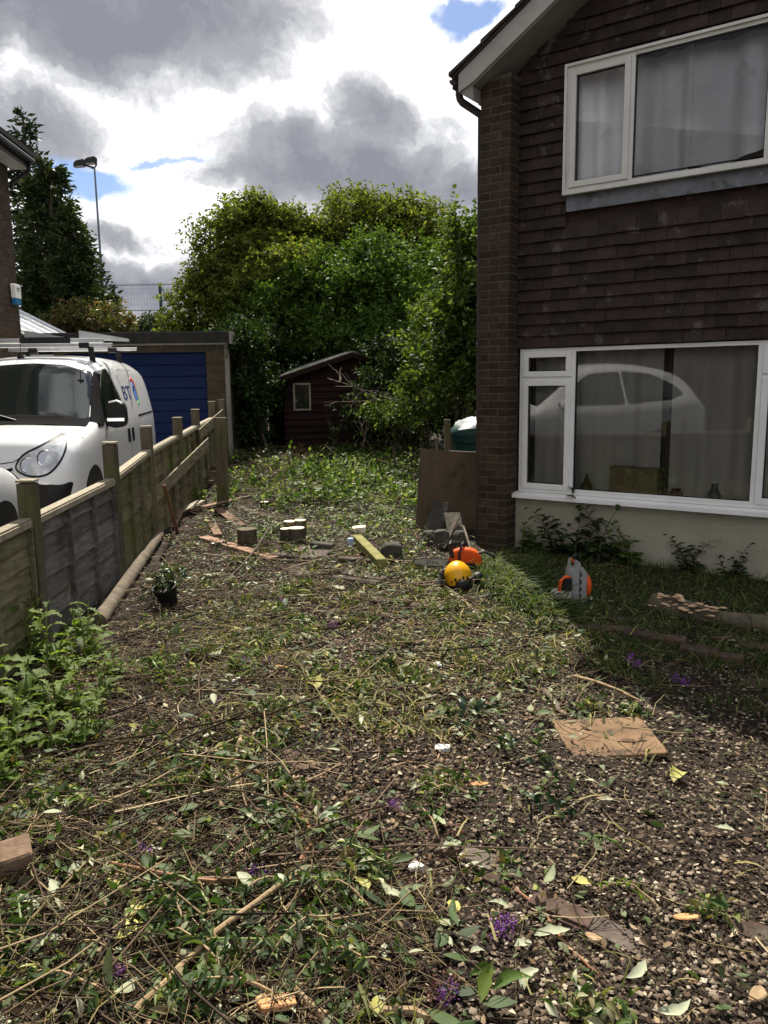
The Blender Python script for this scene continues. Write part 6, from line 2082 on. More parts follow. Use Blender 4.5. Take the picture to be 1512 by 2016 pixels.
def short_log(px, py, r_, L, rz, label, upright=False, m='bark_log', face='fresh_cut', group=None, tilt=0.0):
    p = gp(px, py)
    e = empty('sawn_log', tuple(p), rz, label, 'log', group)
    if upright:
        part('bark', m, e, lambda b: b.lathe([(r_ * 1.05, -.02), (r_, L * .5), (r_, L)], 14), True)
        part('cut_face', face, e, lambda b: b.lathe([(r_ * .97, L - .002), (r_ * .95, L + .004)], 14))
    else:
        part('bark', m, e, lambda b: b.lathe([(r_ * .95, -L / 2), (r_ * 1.03, 0), (r_, L / 2)], 14, (0, 0, r_ * .85), 'x'), True)
        part('cut_face', face, e, lambda b: (b.lathe([(r_ * .97, L / 2 - .002), (r_ * .95, L / 2 + .004)], 14, (0, 0, r_ * .85), 'x'), b.lathe([(r_ * .9, -L / 2 - .004), (r_ * .92, -L / 2 + .002)], 14, (0, 0, r_ * .85), 'x')))
    return e


short_log(521, 1002, .055, .09, 0, 'small upright sawn log left of the dark green clump', True)
short_log(533, 884, .05, .5, R(-60), 'log with a pale oval cut end in the far greenery', False)
short_log(487, 1072, .10, .16, .4, 'dark hollow stump end behind the red plank', True, 'bark_log', 'bark_log')
short_log(560, 985, .06, .25, .8, 'dark short log right of the small upright log', False, 'dark_branch', 'dark_branch')
# root ball
p = gp(592, 915)
rbm = crown_mesh('roots', [(0, 0, .10, .17, .15, .13)], 160, 4, .10, LEAF2, 71, .12, .1, shell=.3, wide=.25)
o = mobj('root_ball', rbm, 'root_ball', None, tuple(p))
tag(o, 'matted reddish brown root ball in the back greenery', 'root ball')

# stones, slabs, bricks
def rock_mesh(seed, sx, sy, sz):
    r = random.Random(seed)
    bm = bmesh.new()
    bmesh.ops.create_icosphere(bm, subdivisions=2, radius=1.0)
    ph = [r.uniform(0, 6) for _ in range(6)]
    for v in bm.verts:
        d = 1 + .16 * math.sin(v.co.x * 3 + ph[0]) + .14 * math.sin(v.co.y * 4 + ph[1]) + .12 * math.sin(v.co.z * 4 + ph[2])
        v.co = Vector((max(-.8, min(.8, v.co.x * d)) * sx, max(-.75, min(.75, v.co.y * d)) * sy, max(-.7, min(.7, v.co.z * d)) * sz))
    me_ = bpy.data.meshes.new('stone')
    bm.to_mesh(me_)
    bm.free()
    return me_


def stone(px, py, sx, sy, sz, m, label, seed, rz=0, name='stone', dz=0, tilt=(0, 0)):
    o = mobj(name, rock_mesh(seed, sx, sy, sz), m)
    p = gp(px, py)
    o.location = (p[0], p[1], p[2] + sz * .45 + dz)
    o.rotation_euler = (tilt[0], tilt[1], rz)
    return tag(o, label, 'stone', 'stones in the garden')


stone(770, 1100, .13, .11, .13, 'rock', 'dark mossy stone behind the mossy timber', 1)
stone(707, 1052, .09, .07, .08, 'fresh_cut', 'pale knobbly root chunk left of the mossy timber', 2)
stone(845, 1070, .10, .09, .11, 'rock', 'dark rubble stone at the foot of the plywood', 4)
stone(870, 1075, .09, .08, .14, 'rock', 'rubble stone below the leaning white stick', 5)
stone(905, 1075, .10, .08, .13, 'rock', 'rubble stone against the brick pier foot', 6)
stone(885, 1040, .10, .08, .16, 'slab_stone', 'upright dark stone on the rubble heap', 7, .4)
stone(870, 1478, .05, .035, .02, 'white_shard', 'flat pale stone on the dark chippings', 8)
stone(1285, 1448, .03, .025, .02, 'rock', 'small round stone on the chippings right of the slab', 9)
stone(820, 1715, .035, .03, .025, 'white_shard', 'round pale stone in the lower middle', 10)


def slab(px, py, wx, wy, th, rz, m, label, cat='slab', name='flagstone', group='flagstones across the garden', tilt=(0, 0), dz=0.0, bev=.008):
    p = gp(px, py)
    o = MB().box(-wx / 2, wx / 2, -wy / 2, wy / 2, -th / 2, th / 2).build(name, m, None, bevel=bev)
    o.location = (p[0], p[1], p[2] + th / 2 + dz)
    o.rotation_euler = (tilt[0], tilt[1], rz)
    return tag(o, label, cat, group)


slab(595, 1092, .50, .40, .05, -.45, 'slab_stone', 'reddish flagstone behind the end of the long red plank', dz=-.02)
slab(600, 1128, .36, .30, .04, -.35, 'slab_stone', 'flagstone in front of the leaning dark branch', dz=-.02)
slab(715, 1138, .42, .34, .04, -.55, 'slab_stone', 'right-hand flagstone in front of the mossy timber', dz=-.015)
slab(622, 1100, .20, .17, .04, .5, 'rock', 'grey flat stone left of the dark slate blocks', dz=.0, tilt=(.05, 0))
slab(635, 1086, .22, .11, .09, -.25, 'rock', 'dark slate block lying behind the flagstones', 'block', 'stone_block', tilt=(0, .06))
slab(690, 1108, .22, .10, .05, -.2, 'brick_floor', 'brown brick behind the right-hand flagstone', 'brick', 'paver')
slab(735, 1112, .16, .10, .05, -.2, 'brick_floor', 'short brown brick at the timber foot', 'brick', 'paver')
slab(840, 1197, .24, .10, .04, -.15, 'brick_floor', 'flat brown brick in the chippings in front of the helmet', 'brick', 'paver', dz=-.01)
slab(770, 1182, .30, .14, .03, -.1, 'slab_stone', 'sunken flat slab in the chippings below the timber', dz=-.012)
slab(5, 1728, .20, .13, .10, .5, 'orange_block', 'brown block at the left edge of the picture', 'block', 'wood_block', None, tilt=(.10, -.08), bev=.008)
o = slab(1196, 1462, .44, .36, .022, .04, 'rusty_slab', 'rusty brown square slab lying on the dark chippings', 'slab', 'square_slab', None, tilt=(R(2.5), R(-1.0)), dz=.012, bev=.004)
# the mossy timber and the blue scrap
A_, B_ = Vector(gp(703, 1072)), Vector(gp(752, 1122))
o = plank('timber', A_ + Vector((0, 0, .06)), B_ + Vector((0, 0, .055)), .092, .085, 'mossy_timber', 'square yellow-green mossy timber with a dark end', 'timber', bevel=.006)
o = mobj('paper_scrap', rock_mesh(33, .05, .04, .06), 'paper_blue', None, tuple(Vector(gp(692, 1075)) + Vector((0, 0, .04))))
tag(o, 'crumpled pale blue wrapper at the far end of the timber', 'litter')

# flush bricks of the old path edge
PB = [(548, 1440, 1.10, 'first path brick, half covered by litter near the centre'), (585, 1500, 1.15, 'reddish path brick beside the red curved branch'), (612, 1540, 1.0, 'path brick half buried below the reddish one'), (735, 1610, .9, 'path brick half hidden by green leaves in the centre'), (855, 1665, .75, 'reddish path brick below the pale leaves'),
      (945, 1695, .62, 'grey path brick with a pale leaf on it'), (1010, 1740, .60, 'brown path brick right after the grey one'), (1105, 1795, .62, 'broken reddish path brick in the lower right'), (1212, 1845, .62, 'grey mossy path brick in the lower right'), (1290, 1905, .6, 'path brick half buried near the bottom right'), (1510, 1845, .6, 'reddish brick at the right edge of the picture'), (1420, 1985, .4, 'buried brick near the bottom right corner')]
for k, (px, py, a, lab) in enumerate(PB):
    slab(px, py, .215, .10, .05, -a + random.uniform(-.06, .06), ['brick_floor', 'slab_stone'][k in (5, 8)], lab, 'brick', 'path_brick', 'flush bricks of the old path', dz=[-.052, -.034, -.055, -.056, -.036, -.036, -.046, -.034, -.036, -.06, -.042, -.055][k], tilt=(random.uniform(-.08, .08), random.uniform(-.08, .08)), bev=.010)
# raised edging in the shade
EB = [(1058, 1222, -.30, 'pale_wood', 'thin pale board end at the left of the brick edging', .24, .05), (1092, 1232, -.28, 'slab_stone', 'pale grey brick at the left end of the edging', .18, .08), (1150, 1245, -.30, 'brick_floor', 'mossy edging brick next to the pale grey brick', .20, .08),
      (1215, 1250, -.35, 'brick_floor', 'third brick of the raised edging from the left', .215, .08), (1262, 1262, -.32, 'brick_floor', 'fourth brick of the raised edging', .215, .09), (1315, 1268, -.35, 'brick_floor', 'edging brick with a worn corner', .215, .08), (1375, 1292, -.42, 'brick_floor', 'edging brick stepping down to the right', .215, .085), (1425, 1300, -.45, 'brick_floor', 'last raised edging brick before the shade grass', .215, .07),
      (1235, 1222, -.32, 'brick_floor', 'reddish brick lying behind the edging', .215, .05), (1440, 1262, -.4, 'brick_floor', 'brick behind the edging near the right', .215, .05), (1490, 1275, -.4, 'brick_floor', 'brick behind the edging at the right edge', .215, .05), (1500, 1350, -.3, 'brick_floor', 'red brick half buried at the right edge in the shade', .215, .05)]
for k, (px, py, a, m_, lab, L, h) in enumerate(EB):
    slab(px, py, L, .10, h, a + random.uniform(-.07, .07), m_, lab, 'brick', 'edging_brick', 'bricks of the shaded edging', dz=-.03, tilt=(random.uniform(-.08, .08), random.uniform(-.05, .05)), bev=.007)
# log with bracket fungus
A_, B_ = Vector(gp(1285, 1205)), Vector(gp(1410, 1232))
fl = empty('fungus_log', tuple(A_), 0, 'rotten log fringed with pale bracket fungus in the shade', 'log')
part('bark', 'bark_log', fl, lambda b: b.tube([(B_ - A_) * t + Vector((0, 0, .07 - .02 * t)) for t in np.linspace(0, 1, 6)], [.07, .085, .08, .075, .07, .055], 12), True)
r = random.Random(9)
fm = MB().lathe([(.003, 0), (.03, .004), (.034, .010), (.024, .016), (.004, .018)], 9).mesh('bracket', True)
for k in range(46):
    t = r.random()
    p = (B_ - A_) * t
    o = mobj('fungus_bracket', fm, 'fungus', fl, (p.x + r.uniform(-.05, .05), p.y - r.uniform(.02, .09), .07 + r.uniform(-.02, .085)))
    o.scale = (r.uniform(.5, 1.1), r.uniform(.5, 1.0), .8)
    o.rotation_euler = (r.uniform(-.3, .1), r.uniform(-.2, .2), 0)
short_log(1470, 1240, .06, .6, R(-25), 'second rotten log lying at the right edge in the shade', False, 'bark_log', 'bark_log')
# rubble against the pier
slab(912, 1012, .20, .11, .085, .35, 'brick_floor', 'dark red brick on top of the rubble heap', 'brick', 'loose_brick', None, dz=.22)
A_, B_ = Vector(gp(872, 1085)), Vector(at(903, 1013, 7.75))
plank('lath', A_ + Vector((0, -.02, .03)), B_, .045, .012, 'dead_wood', 'flat grey lath leaning on the rubble heap', 'lath')
A_, B_ = Vector(gp(930, 1100)), Vector(at(912, 1035, 7.62))
plank('lath', A_ + Vector((0, -.02, .03)), B_, .018, .018, 'dead_wood', 'thin twisted stick leaning on the brick pier', 'stick')
A_, B_ = Vector(gp(848, 1060)), Vector(at(870, 990, 8.1))
plank('slate', A_, B_ + Vector((.0, .05, 0)), .20, .014, 'rock', 'dark slate leaning on the plywood sheet', 'slate')
o = plank('slate', Vector(gp(905, 1080)) + Vector((-.02, 0, .05)), Vector(at(890, 1010, 7.85)), .16, .02, 'rock', 'grey tile standing on edge in the rubble heap', 'tile')
o = slab(868, 1008, .12, .09, .02, .5, 'mossy_timber', 'pale yellow wood offcut on the rubble heap', 'offcut', 'wood_offcut', None, tilt=(.5, .4), dz=.18)

# ------------------------------------------------------------------ helmet, chainsaw, second machine
hp = gp(902, 1158)
HM = empty('helmet', tuple(hp), R(-15), 'yellow climbing helmet with black visor and ear defenders', 'helmet')
HM.scale = (.98,) * 3


def dome(b):
    n, m_ = 26, 12
    for j in range(m_ + 1):
        ph = (math.pi * .56) * j / m_
        for k in range(n):
            t = 2 * math.pi * k / n
            rx, ry, rz = .112, .138, .135
            ridge = 1 + .022 * math.cos(t * 6) * math.sin(ph) ** 2
            b.v.append((rx * math.sin(ph) * math.cos(t) * ridge, ry * math.sin(ph) * math.sin(t) * ridge, rz * math.cos(ph)))
    for j in range(m_):
        for k in range(n):
            a, c = j * n + k, j * n + (k + 1) % n
            b.f.append((a, a + n, c + n, c))


sh = part('shell', 'helmet_yellow', HM, dome, True, loc=(0, 0, .095))
sh.rotation_euler = (R(6), R(-14), R(8))
part('brim', 'plastic_black', sh, lambda b: b.tube([(.114 * math.cos(t), .140 * math.sin(t), -.028) for t in np.linspace(0, 2 * math.pi, 25)], .007, 6, cap=False), True)
for k in range(5):
    a = R(-115 + k * 17)
    part('vent', 'plastic_black', sh, lambda b: b.ball((.109 * math.cos(a), .134 * math.sin(a), .012 + .012 * (k % 2)), .010, .008, .016, 8, 6), True)
em = part('ear_defender', 'plastic_black', HM, lambda b: b.lathe([(.02, -.03), (.05, -.028), (.058, -.005), (.058, .012), (.042, .03), (.01, .034)], 18, axis='x'), True, loc=(.055, -.13, .052))
em.rotation_euler = (R(20), R(10), R(-70))
em2 = part('ear_defender', 'plastic_black', HM, lambda b: b.lathe([(.02, -.03), (.05, -.028), (.058, -.005), (.058, .012), (.042, .03), (.01, .034)], 18, axis='x'), True, loc=(.165, .02, .085))
part('headband_arm', 'plastic_black', HM, lambda b: b.tube([(.055, -.13, .06), (.09, -.09, .10), (.13, -.03, .11), (.165, .02, .09)], .008, 6), True)


def visor(b):
    n, m_ = 12, 6
    for j in range(m_ + 1):
        for k in range(n + 1):
            t = R(110 + 120 * k / n)
            rr = .13 + .055 * j / m_
            b.v.append((rr * math.cos(t) - .02, rr * math.sin(t) * 1.05, .145 - .14 * j / m_ - .02 * math.cos((k / n - .5) * 3)))
    for j in range(m_):
        for k in range(n):
            a = j * (n + 1) + k
            b.f.append((a, a + 1, a + n + 2, a + n + 1))


part('visor', 'mesh_visor', HM, visor, True)
part('visor_rim', 'plastic_black', HM, lambda b: (b.tube([(.187 * math.cos(R(110 + 120 * k / 12)) - .02, .187 * math.sin(R(110 + 120 * k / 12)) * 1.05, .005) for k in range(13)], .007, 6), b.tube([(.13 * math.cos(R(110 + 120 * k / 12)) - .02, .13 * math.sin(R(110 + 120 * k / 12)) * 1.05, .148 - .02 * math.cos((k / 12 - .5) * 3)) for k in range(13)], .008, 6)), True)

cp = gp(900, 1128)
CSW = empty('chainsaw', (cp[0] + .05, cp[1] + .09, cp[2]), R(172), 'orange chainsaw lying behind the yellow helmet', 'chainsaw')
CSW.scale = (.92, .92, .85)
part('body', 'saw_orange', CSW, lambda b: b.prism(smooth_loop([(-.16, .06), (.08, .05), (.12, .12), (.09, .20), (-.02, .235), (-.13, .21), (-.18, .13)], 3), -.07, .07), True, .014)
part('crankcase', 'plastic_dark', CSW, lambda b: b.prism([(-.15, .0), (.12, .0), (.14, .10), (.10, .12), (-.14, .10)], -.075, .075), False, .01)
part('handle', 'plastic_black', CSW, lambda b: b.tube([(-.05, -.10, .05), (-.03, -.11, .20), (-.01, -.08, .275), (0, .06, .28), (.02, .10, .20), (.02, .10, .06)], .012, 8), True)
part('hand_guard', 'plastic_black', CSW, lambda b: b.prism(smooth_loop([(.07, .15), (.11, .16), (.13, .27), (.10, .30), (.085, .24)], 3), -.09, .08), True, .004)
part('rear_handle', 'plastic_black', CSW, lambda b: b.tube([(-.14, 0, .18), (-.22, 0, .20), (-.30, 0, .15), (-.31, 0, .07), (-.22, 0, .03), (-.12, 0, .04)], .017, 8), True)
br = part('guide_bar', 'steel', CSW, lambda b: b.prism(smooth_loop([(.10, .05), (.40, .055), (.455, .08), (.46, .10), (.43, .118), (.36, .125), (.10, .125)], 3), .040, .046), True)
part('chain', 'plastic_dark', br, lambda b: b.tube([(.10, .043, .049), (.40, .043, .053), (.457, .043, .078), (.463, .043, .10), (.43, .043, .12), (.36, .043, .128), (.10, .043, .128)], .006, 5))
tm = text_mesh('STIHL', .05, .0006)
o = mobj('lettering', tm, 'plastic_dark', br)
o.location, o.rotation_euler = (.335, .0475, .072), (R(90), 0, R(180))
part('filler_cap', 'plastic_black', CSW, lambda b: b.lathe([(.02, -.01), (.022, .012)], 12, (-.08, .075, .07), 'y'))

bp_ = gp(1130, 1188)
BL = empty('power_tool', tuple(bp_), R(12), 'grey and orange petrol machine standing on end in the grass', 'power tool')
BL.scale = (.84, .84, .9)
part('casing', 'saw_grey', BL, lambda b: b.prism(smooth_loop([(-.03, .0), (.06, .0), (.085, .06), (.085, .22), (.06, .29), (.03, .31), (.015, .36), (-.02, .37), (-.035, .30), (-.05, .26), (-.05, .06)], 3), -.07, .09), True, .014)
part('starter_cover', 'saw_orange', BL, lambda b: b.lathe([(.10, .082), (.105, .10), (.09, .125), (.05, .135), (.01, .136)], 22, (0, 0.01, .15), 'x'), True)
part('fan_cover', 'saw_grey', BL, lambda b: b.prism([(-.06, .26), (.05, .30), (.10, .24), (.11, .06), (.07, .02), (-.06, .02)], .086, .096, 'yz'), False, .006)
part('front_handle', 'saw_orange', BL, lambda b: b.tube([(-.05, -.02, .22), (-.10, -.03, .235), (-.145, -.03, .20), (-.155, -.03, .14), (-.15, -.03, .10)], .018, 8), True)
for z_ in (.06, .12, .18, .24):
    part('cooling_fin', 'plastic_dark', BL, lambda b: b.box(.02, .03, -.0765, -.0705, z_, z_ + .035))
part('seam', 'plastic_dark', BL, lambda b: b.box(.012, .016, -.074, -.0702, .02, .30))
part('air_box', 'plastic_black', BL, lambda b: b.box(-.13, -.045, -.06, .05, .10, .23), False, .01)
part('tank', 'saw_cream', BL, lambda b: b.prism(smooth_loop([(-.19, .07), (-.05, .06), (-.045, .11), (-.06, .125), (-.18, .12)], 3), -.06, .06), True, .012)
part('foot', 'saw_grey', BL, lambda b: b.prism([(-.13, .0), (-.02, .0), (-.02, .035), (-.12, .03)], -.06, .06), False, .005)
part('top_handle', 'plastic_black', BL, lambda b: b.tube([(-.03, -.02, .33), (-.035, -.02, .39), (-.005, -.02, .415), (.03, -.0, .385), (.045, 0, .31)], .016, 8), True)
part('trigger', 'saw_orange', BL, lambda b: b.tube([(-.04, -.05, .36), (-.055, -.05, .39)], .009, 6), True)

# ------------------------------------------------------------------ flowers and conspicuous leaves
def flower(px, py, s_, m, label, k, lift=.03):
    p = gp(px, py)
    e = empty('flower_head', (p[0], p[1], p[2]), k * .9, label, 'flower', 'fallen flower heads')
    s_ *= .75
    cm = crown_mesh('petals', [(0, 0, lift, .045 * s_, .03 * s_, .028 * s_), (.035 * s_, .01, lift * .9, .03 * s_, .022 * s_, .02 * s_)], 60, 3, .013 * s_, LEAF2, 300 + k, .018, .1, wide=1.3)
    mobj('petals', cm, m, e)
    part('stalk', 'dark_branch', e, lambda b: b.tube([(-.12 * s_, .02, .008), (-.05 * s_, .0, lift * .6), (.01, 0, lift)], .003, 5))


FL = [(280, 1695, 1.0, 'purple', 'bright purple flower head at the lower left'), (222, 1940, .8, 'purple', 'purple flower head near the bottom left'), (335, 1682, .5, 'purple', 'tiny purple floret beside the bright purple head'), (503, 1735, .9, 'purple', 'purple flower head under the long pale stick'),
      (990, 1840, 1.0, 'purple', 'pale purple flower head below the grey path brick'), (1245, 1312, 1.6, 'purple', 'deep purple flower head in the shade'), (1335, 1347, 1.1, 'purple', 'second purple flower head in the shade, farther right'), (545, 1192, 1.3, 'purple', 'purple flower head in the middle distance'),
      (655, 1240, 1.0, 'purple', 'small purple flower head below the flagstones'), (488, 1308, 1.2, 'purple', 'dull purple flower head among the stalks'), (660, 1035, 1.3, 'purple', 'purple flower head behind the dark slate block'), (880, 1955, 1.2, 'faded_flower', 'brown withered flower head at the bottom'), (805, 1760, .9, 'faded_flower', 'brown and purple withered head in the lower middle'),
      (900, 1655, .9, 'faded_flower', 'reddish withered head beside the grey path brick'), (530, 1312, .8, 'purple', 'small purple head beside the wood chip'), (880, 1975, .8, 'purple', 'purple flower head touching the brown one at the bottom'), (780, 1600, .6, 'purple', 'tiny purple floret near the centre path brick'), (430, 1390, .8, 'purple', 'faint purple head in the stalks'), (480, 1955, .9, 'faded_flower', 'brown withered head at the bottom left of centre')]
for k, (px, py, s_, m_, lab) in enumerate(FL):
    flower(px, py, s_, m_, lab, k)
bigleaf = leaf_shape(7, .42, .22, .18)
maple = leaf_shape(8, .72, .3, .05, lobes=[.10, .55, .85, .72, .95, .8, .62, .38, .03])


def leafobj(px, py, L, rz, m, tm, label, k, group, name='fallen_leaf', tilt=.25):
    rr = random.Random(k * 7 + 3)
    p = gp(px, py)
    V_ = tm[0].copy()
    tw_, cu_, sb_ = rr.uniform(-1.0, 1.0), rr.uniform(-.35, .5), rr.uniform(-.22, .22)
    V_[:, 0] *= rr.uniform(.7, 1.1) * (1 + .18 * np.sin(V_[:, 1] * 23 + k))
    V_[:, 2] += tw_ * V_[:, 0] * (V_[:, 1] - .4) + cu_ * (V_[:, 1] - .4) ** 2 + rr.uniform(0, 2.0) * V_[:, 0] ** 2
    V_[:, 0] += sb_ * np.sin(V_[:, 1] * 3.1)
    me_ = np_mesh(name, V_ * L, tm[1], True)
    o = mobj(name, me_, m)
    o.location = (p[0] - math.cos(rz + 1.57) * L / 2, p[1] - math.sin(rz + 1.57) * L / 2, p[2] + .03)
    o.rotation_euler = (rr.uniform(-tilt, tilt), rr.uniform(-tilt, tilt), rz)
    return tag(o, label, 'leaf', group)


SL_ = [(85, 1790, .12, 1.1), (55, 1800, .11, 1.7), (95, 1770, .10, .4), (310, 1715, .09, -1.0), (345, 1760, .12, -1.2), (1088, 1848, .13, -1.2), (905, 1452, .09, .3), (690, 1855, .11, 2.6), (620, 1420, .07, 1.3), (655, 1490, .07, 1.6), (885, 1682, .09, -1.2), (935, 1720, .06, 1.2), (875, 1870, .06, .8),
       (940, 1890, .05, -1.3), (640, 1630, .09, 1.4), (725, 1655, .07, .3), (665, 1600, .06, 2.4), (1425, 1648, .07, 1.3), (1420, 1560, .06, 1.5), (1160, 1548, .05, .8), (530, 1695, .07, -1.2), (1250, 1925, .09, 2.2), (1155, 1970, .06, .8), (1045, 1945, .09, 2.5), (1325, 2003, .10, -1.3), (575, 1830, .09, 1.0),
       (505, 1825, .10, 2.2), (440, 1880, .08, .5), (165, 1955, .07, 1.9), (100, 1880, .08, 2.4), (870, 1315, .10, -.6), (440, 1350, .09, 1.2), (490, 1225, .09, 1.9), (600, 1230, .09, -.8), (1440, 1270, .06, .8), (710, 1420, .06, 2.0), (980, 1800, .07, 1.2), (870, 1630, .06, .4), (1190, 1590, .07, 1.6), (1030, 1870, .07, -1.0)]
for k, (px, py, L, rz) in enumerate(SL_):
    lab = {0: 'largest of the three silvery leaves fanned out at the lower left', 1: 'left leaf of the silvery trio at the lower left', 2: 'upper leaf of the silvery trio at the lower left', 3: 'silvery leaf just right of the bright purple flower head', 4: 'broad silvery leaf under the dark reddish stick',
           5: 'large silvery leaf left of the grey mossy path brick', 6: 'silvery leaf at the edge of the grass clippings right of centre', 7: 'silvery leaf hanging over the lower green leaves', 10: 'silvery leaf lying across the grey path brick', 23: 'silvery leaf beside the brown withered head at the bottom', 24: 'large silvery leaf at the bottom edge, lower right', 30: 'silvery leaf by the white shard in the clippings', 31: 'silvery leaf by the petal-like shard in the stalks'}.get(k, 'pale silvery leaf lying upturned on the litter')
    leafobj(px, py, L, rz, 'silver_leaf', bigleaf, lab, k, 'upturned silvery leaves')
YL = [(618, 1358, .13, .5, 'yellow lobed leaf clump in the middle of the clippings'), (632, 1350, .10, -1.0, 'second yellow leaf of the clump in the middle'), (238, 1730, .12, -.8, 'large yellow leaf beside the purple flower head'), (222, 1745, .10, .6, 'yellow leaf half under the larger yellow one'), (260, 1815, .11, 2.8, 'yellow leaf above the green leaf heap'), (258, 1850, .10, 2.3, 'pale yellow leaf hanging below another yellow leaf'),
      (1330, 1540, .10, 2.6, 'yellowing lobed leaf alone on the chippings'), (1145, 1752, .07, 1.3, 'small yellow leaf right of the path bricks'), (895, 1800, .06, .3, 'orange yellow leaf scrap in the lower middle'), (710, 1758, .08, .7, 'pale yellow leaf above the lower green leaves'), (640, 1298, .06, .8, 'small yellow green leaf in the clippings'), (740, 2005, .06, .0, 'yellow leaf at the bottom edge'),
      (405, 1030, .10, .3, 'yellow leaf head of the plant by the boards'), (415, 1012, .09, 1.4, 'upper yellow leaf of the plant by the boards'), (398, 1045, .10, 2.4, 'lower yellow leaf of the plant by the boards'), (390, 1000, .08, -.6, 'small yellow leaf at the post foot'), (450, 992, .07, .9, 'yellow leaf right of the post foot'), (545, 1035, .12, -1.0, 'yellow leaf spray left of the stump'), (465, 1072, .10, .4, 'yellow leaf under the dark stump end'), (735, 1025, .08, .2, 'yellow leaf in the back greenery right of the stump')]
for k, (px, py, L, rz, lab) in enumerate(YL):
    leafobj(px, py, L, rz, 'yellow_leaf', maple, lab, 500 + k, 'yellow leaves on the ground')
GL = [(1010, 1960, .12, -1.3), (960, 1965, .11, -.4), (60, 1960, .11, -1.4), (340, 1955, .11, -.9), (735, 1720, .09, -.3), (480, 1755, .10, -1.4), (950, 1935, .08, 1.7), (1050, 1480, .08, .9), (780, 1500, .08, 1.6), (860, 1610, .08, .2)]
GLL = ['broad green leaf near the brown withered head at the bottom', 'broad green leaf left of the silvery leaf at the bottom', 'broad dark green leaf at the bottom left corner', 'broad green leaf under the long pale stick', 'broad green leaf above the lower green sprays', 'broad green leaf beside the end of the long pale stick',
       'small broad green leaf at the bottom right of centre', 'broad green leaf left of the rusty square slab', 'broad green leaf on the dark chippings near the centre', 'broad green leaf above the reddish path brick']
for k, (px, py, L, rz) in enumerate(GL):
    leafobj(px, py, L, rz, 'weed_leaf' if k % 3 else 'plum_leaf', bigleaf, GLL[k], 700 + k, 'broad green leaves in the foreground', tilt=.5)


def cutting(px, py, L, rz, npair, ls, m, label, k, wide=1.0):
    "a cut shoot lying down with its leaves still on"
    rr = random.Random(900 + k)
    gg = np.random.default_rng(900 + k)
    p = gp(px, py)
    e = empty('leafy_cutting', (p[0], p[1], p[2] + .01), rz, label, 'cutting', 'leafy cuttings on the ground')
    bend = rr.uniform(-.25, .25)
    pts = [Vector((bend * L * math.sin(t * 3.1), (t - .5) * L, .02 + .05 * math.sin(t * 3.1) + rr.uniform(-.006, .006))) for t in np.linspace(0, 1, 9)]
    part('stem', 'tan_branch' if k % 3 else 'weed_stem', e, lambda b: b.tube(pts, [.006 - .0045 * i / 8 for i in range(9)], 5), True)
    P, D, S = [], [], []
    for i in range(npair):
        t = .12 + .86 * i / npair
        q = t * 8
        a = pts[int(q)].lerp(pts[min(8, int(q) + 1)], q - int(q))
        d = (pts[min(8, int(q) + 1)] - pts[int(q)]).normalized()
        for sg in (-1, 1):
            if rr.random() < .12:
                continue
            P.append(tuple(a))
            D.append((d.x * .5 + sg * .8 * d.y + rr.uniform(-.3, .3), d.y * .5 - sg * .8 * d.x + rr.uniform(-.3, .3), rr.uniform(-.15, .45)))
            S.append(ls * rr.uniform(.6, 1.15) * (1 - .35 * t))
    S = np.array(S)
    mobj('leaves', scatter_mesh('leaves', LEAF6[0], LEAF6[1], np.array(P), frames(np.array(D), gg.uniform(-.9, .9, len(P))), np.stack([S * wide * gg.uniform(.7, 1.1, len(S)), S, S * gg.uniform(.8, 4.0, len(S)) * gg.choice([1, 1, -1], len(S))], 1), True), m, e)


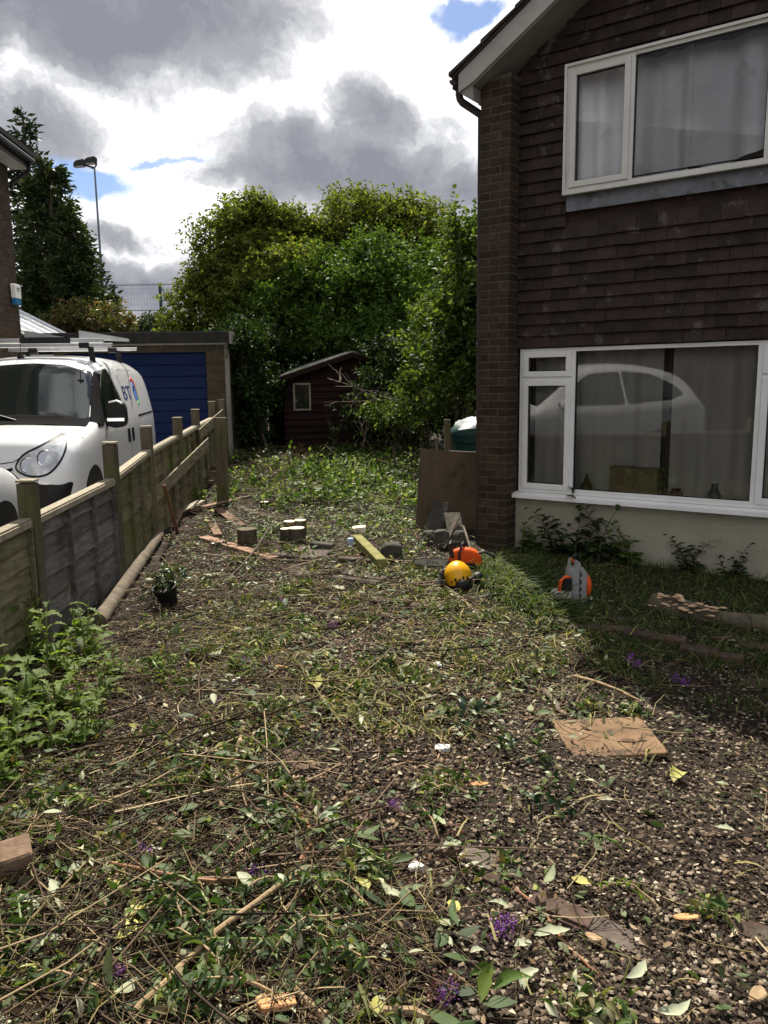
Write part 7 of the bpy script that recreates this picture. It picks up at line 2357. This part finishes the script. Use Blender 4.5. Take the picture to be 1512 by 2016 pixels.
CU = [(330, 1800, .42, 1.2, 9, .095, 'litter_green', 'leafy shoot at the top of the lower left leaf heap'), (400, 1840, .45, 1.9, 10, .10, 'litter_green', 'large leafy shoot in the middle of the lower left leaf heap'), (300, 1850, .40, .7, 9, .09, 'litter_green', 'leafy shoot at the left of the lower left leaf heap'), (470, 1860, .38, 1.5, 8, .09, 'litter_green', 'leafy shoot at the right of the lower left leaf heap'),
      (520, 1790, .36, 2.3, 8, .085, 'litter_green', 'leafy shoot crossing the long pale stick'), (360, 1900, .42, 1.0, 9, .10, 'litter_green', 'leafy shoot at the bottom of the lower left leaf heap'), (590, 1750, .34, 1.8, 8, .085, 'litter_green', 'leafy shoot below the curved reddish branch'), (660, 1790, .34, 1.1, 8, .08, 'litter_green', 'leafy shoot in the lower middle beside the pale leaves'),
      (600, 1870, .34, 2.4, 8, .09, 'litter_green', 'broad-leaved shoot in the lower middle'), (720, 1700, .28, .9, 7, .07, 'litter_green', 'small leafy shoot above the lower middle leaves'), (420, 1985, .36, 1.7, 8, .095, 'litter_green', 'leafy shoot cut off by the bottom edge, left of centre'), (130, 1960, .32, 1.3, 7, .09, 'litter_green', 'leafy shoot near the bottom left corner'),
      (40, 1830, .30, .5, 7, .08, 'litter_green', 'leafy shoot near the silvery trio at the left'), (190, 1600, .28, 1.4, 7, .07, 'weed_leaf', 'leafy shoot in the litter below the weed patch'), (330, 1560, .30, 2.1, 8, .06, 'weed_leaf', 'small-leaved shoot left of the forked stick'), (560, 1620, .26, 1.0, 7, .07, 'litter_green', 'leafy shoot by the buried path bricks'), (870, 1590, .26, 2.0, 7, .07, 'litter_green', 'leafy shoot right of centre on the chippings'),
      (820, 1640, .24, .8, 6, .07, 'litter_green', 'small leafy shoot above the reddish path brick'), (280, 1330, .34, 1.1, 8, .07, 'weed_leaf', 'green shoot on the stalks right of the weed patch'), (480, 1230, .30, 1.6, 8, .07, 'litter_green', 'leafy shoot in the middle distance left of centre'), (760, 1320, .36, 1.8, 9, .065, 'litter_green', 'leafy shoot in the middle of the clippings'), (930, 1290, .34, 1.2, 8, .065, 'weed_leaf', 'pale green shoot in the clippings near the house shadow'),
      (620, 1260, .32, .7, 8, .065, 'litter_green', 'leafy shoot below the flagstones'), (380, 1090, .34, 1.4, 8, .075, 'litter_green', 'leafy shoot beside the long red plank'), (405, 1045, .34, 2.4, 8, .09, 'weed_leaf', 'leafy shoot under the yellow leaves by the boards'), (660, 1950, .30, 1.9, 7, .085, 'litter_green', 'leafy shoot at the bottom centre'), (1230, 1790, .22, 1.2, 6, .05, 'weed_leaf', 'small green shoot right of the path bricks'), (1180, 1690, .20, 1.7, 6, .05, 'weed_leaf', 'tiny green shoot on the open chippings')]
for k, (px, py, L, rz, n_, ls, m_, lab) in enumerate(CU):
    cutting(px, py, L * .85, rz, int(n_ * 1.5), ls * .66, m_ if k % 3 else 'litter_leaf', lab, k)
# wood chips and shards
def chipobj(px, py, sx, sy, rz, m, label, k, name='wood_chip', th=.02):
    rr = random.Random(k)
    pts = [(sx * (.5 + rr.uniform(-.12, .1)) * math.cos(a), sy * (.5 + rr.uniform(-.15, .1)) * math.sin(a)) for a in np.linspace(0, 2 * math.pi, 9)[:-1]]
    o = MB().prism(pts, -th / 2, th / 2, 'xy').build(name, m, None, bevel=.003)
    p = gp(px, py)
    o.location = (p[0], p[1], p[2] + .03)
    o.rotation_euler = (rr.uniform(-.3, .3), rr.uniform(-.25, .25), rz)
    return tag(o, label, 'wood chip', 'wood chips on the ground')


chipobj(545, 1995, .13, .085, .5, 'orange_wood', 'large orange bark piece at the bottom edge', 1)
chipobj(942, 1557, .085, .03, .25, 'orange_wood', 'orange wood sliver on the chippings right of centre', 2, th=.008)
chipobj(555, 1322, .10, .03, .05, 'orange_wood', 'orange wood sliver in the clippings', 3, th=.008)
chipobj(865, 1318, .07, .05, .3, 'white_shard', 'white shard on the grass clippings', 4, 'white_shard', .01)
chipobj(465, 1348, .06, .04, .9, 'white_shard', 'white petal-like shard in the stalks', 5, 'white_shard', .01)
chipobj(1350, 1822, .09, .04, .1, 'orange_wood', 'brown leaf-like wood flake at the lower right', 6, th=.006)
chipobj(1168, 1862, .07, .035, -.3, 'tan_branch', 'pinkish bark flake touching the grey mossy brick', 7, th=.006)
chipobj(1490, 1975, .07, .05, .8, 'tan_branch', 'pale bark flake near the bottom right corner', 8, th=.008)
chipobj(590, 1025, .10, .05, .1, 'white_shard', 'white stone scrap behind the stump', 9, 'white_shard', .02)
chipobj(650, 1005, .14, .06, .1, 'white_shard', 'pale flat scrap lying behind the stump on the right', 10, 'white_shard', .02)
chipobj(800, 1030, .16, .10, .2, 'fresh_cut', 'pale wood offcut left of the rubble heap', 11, th=.03)
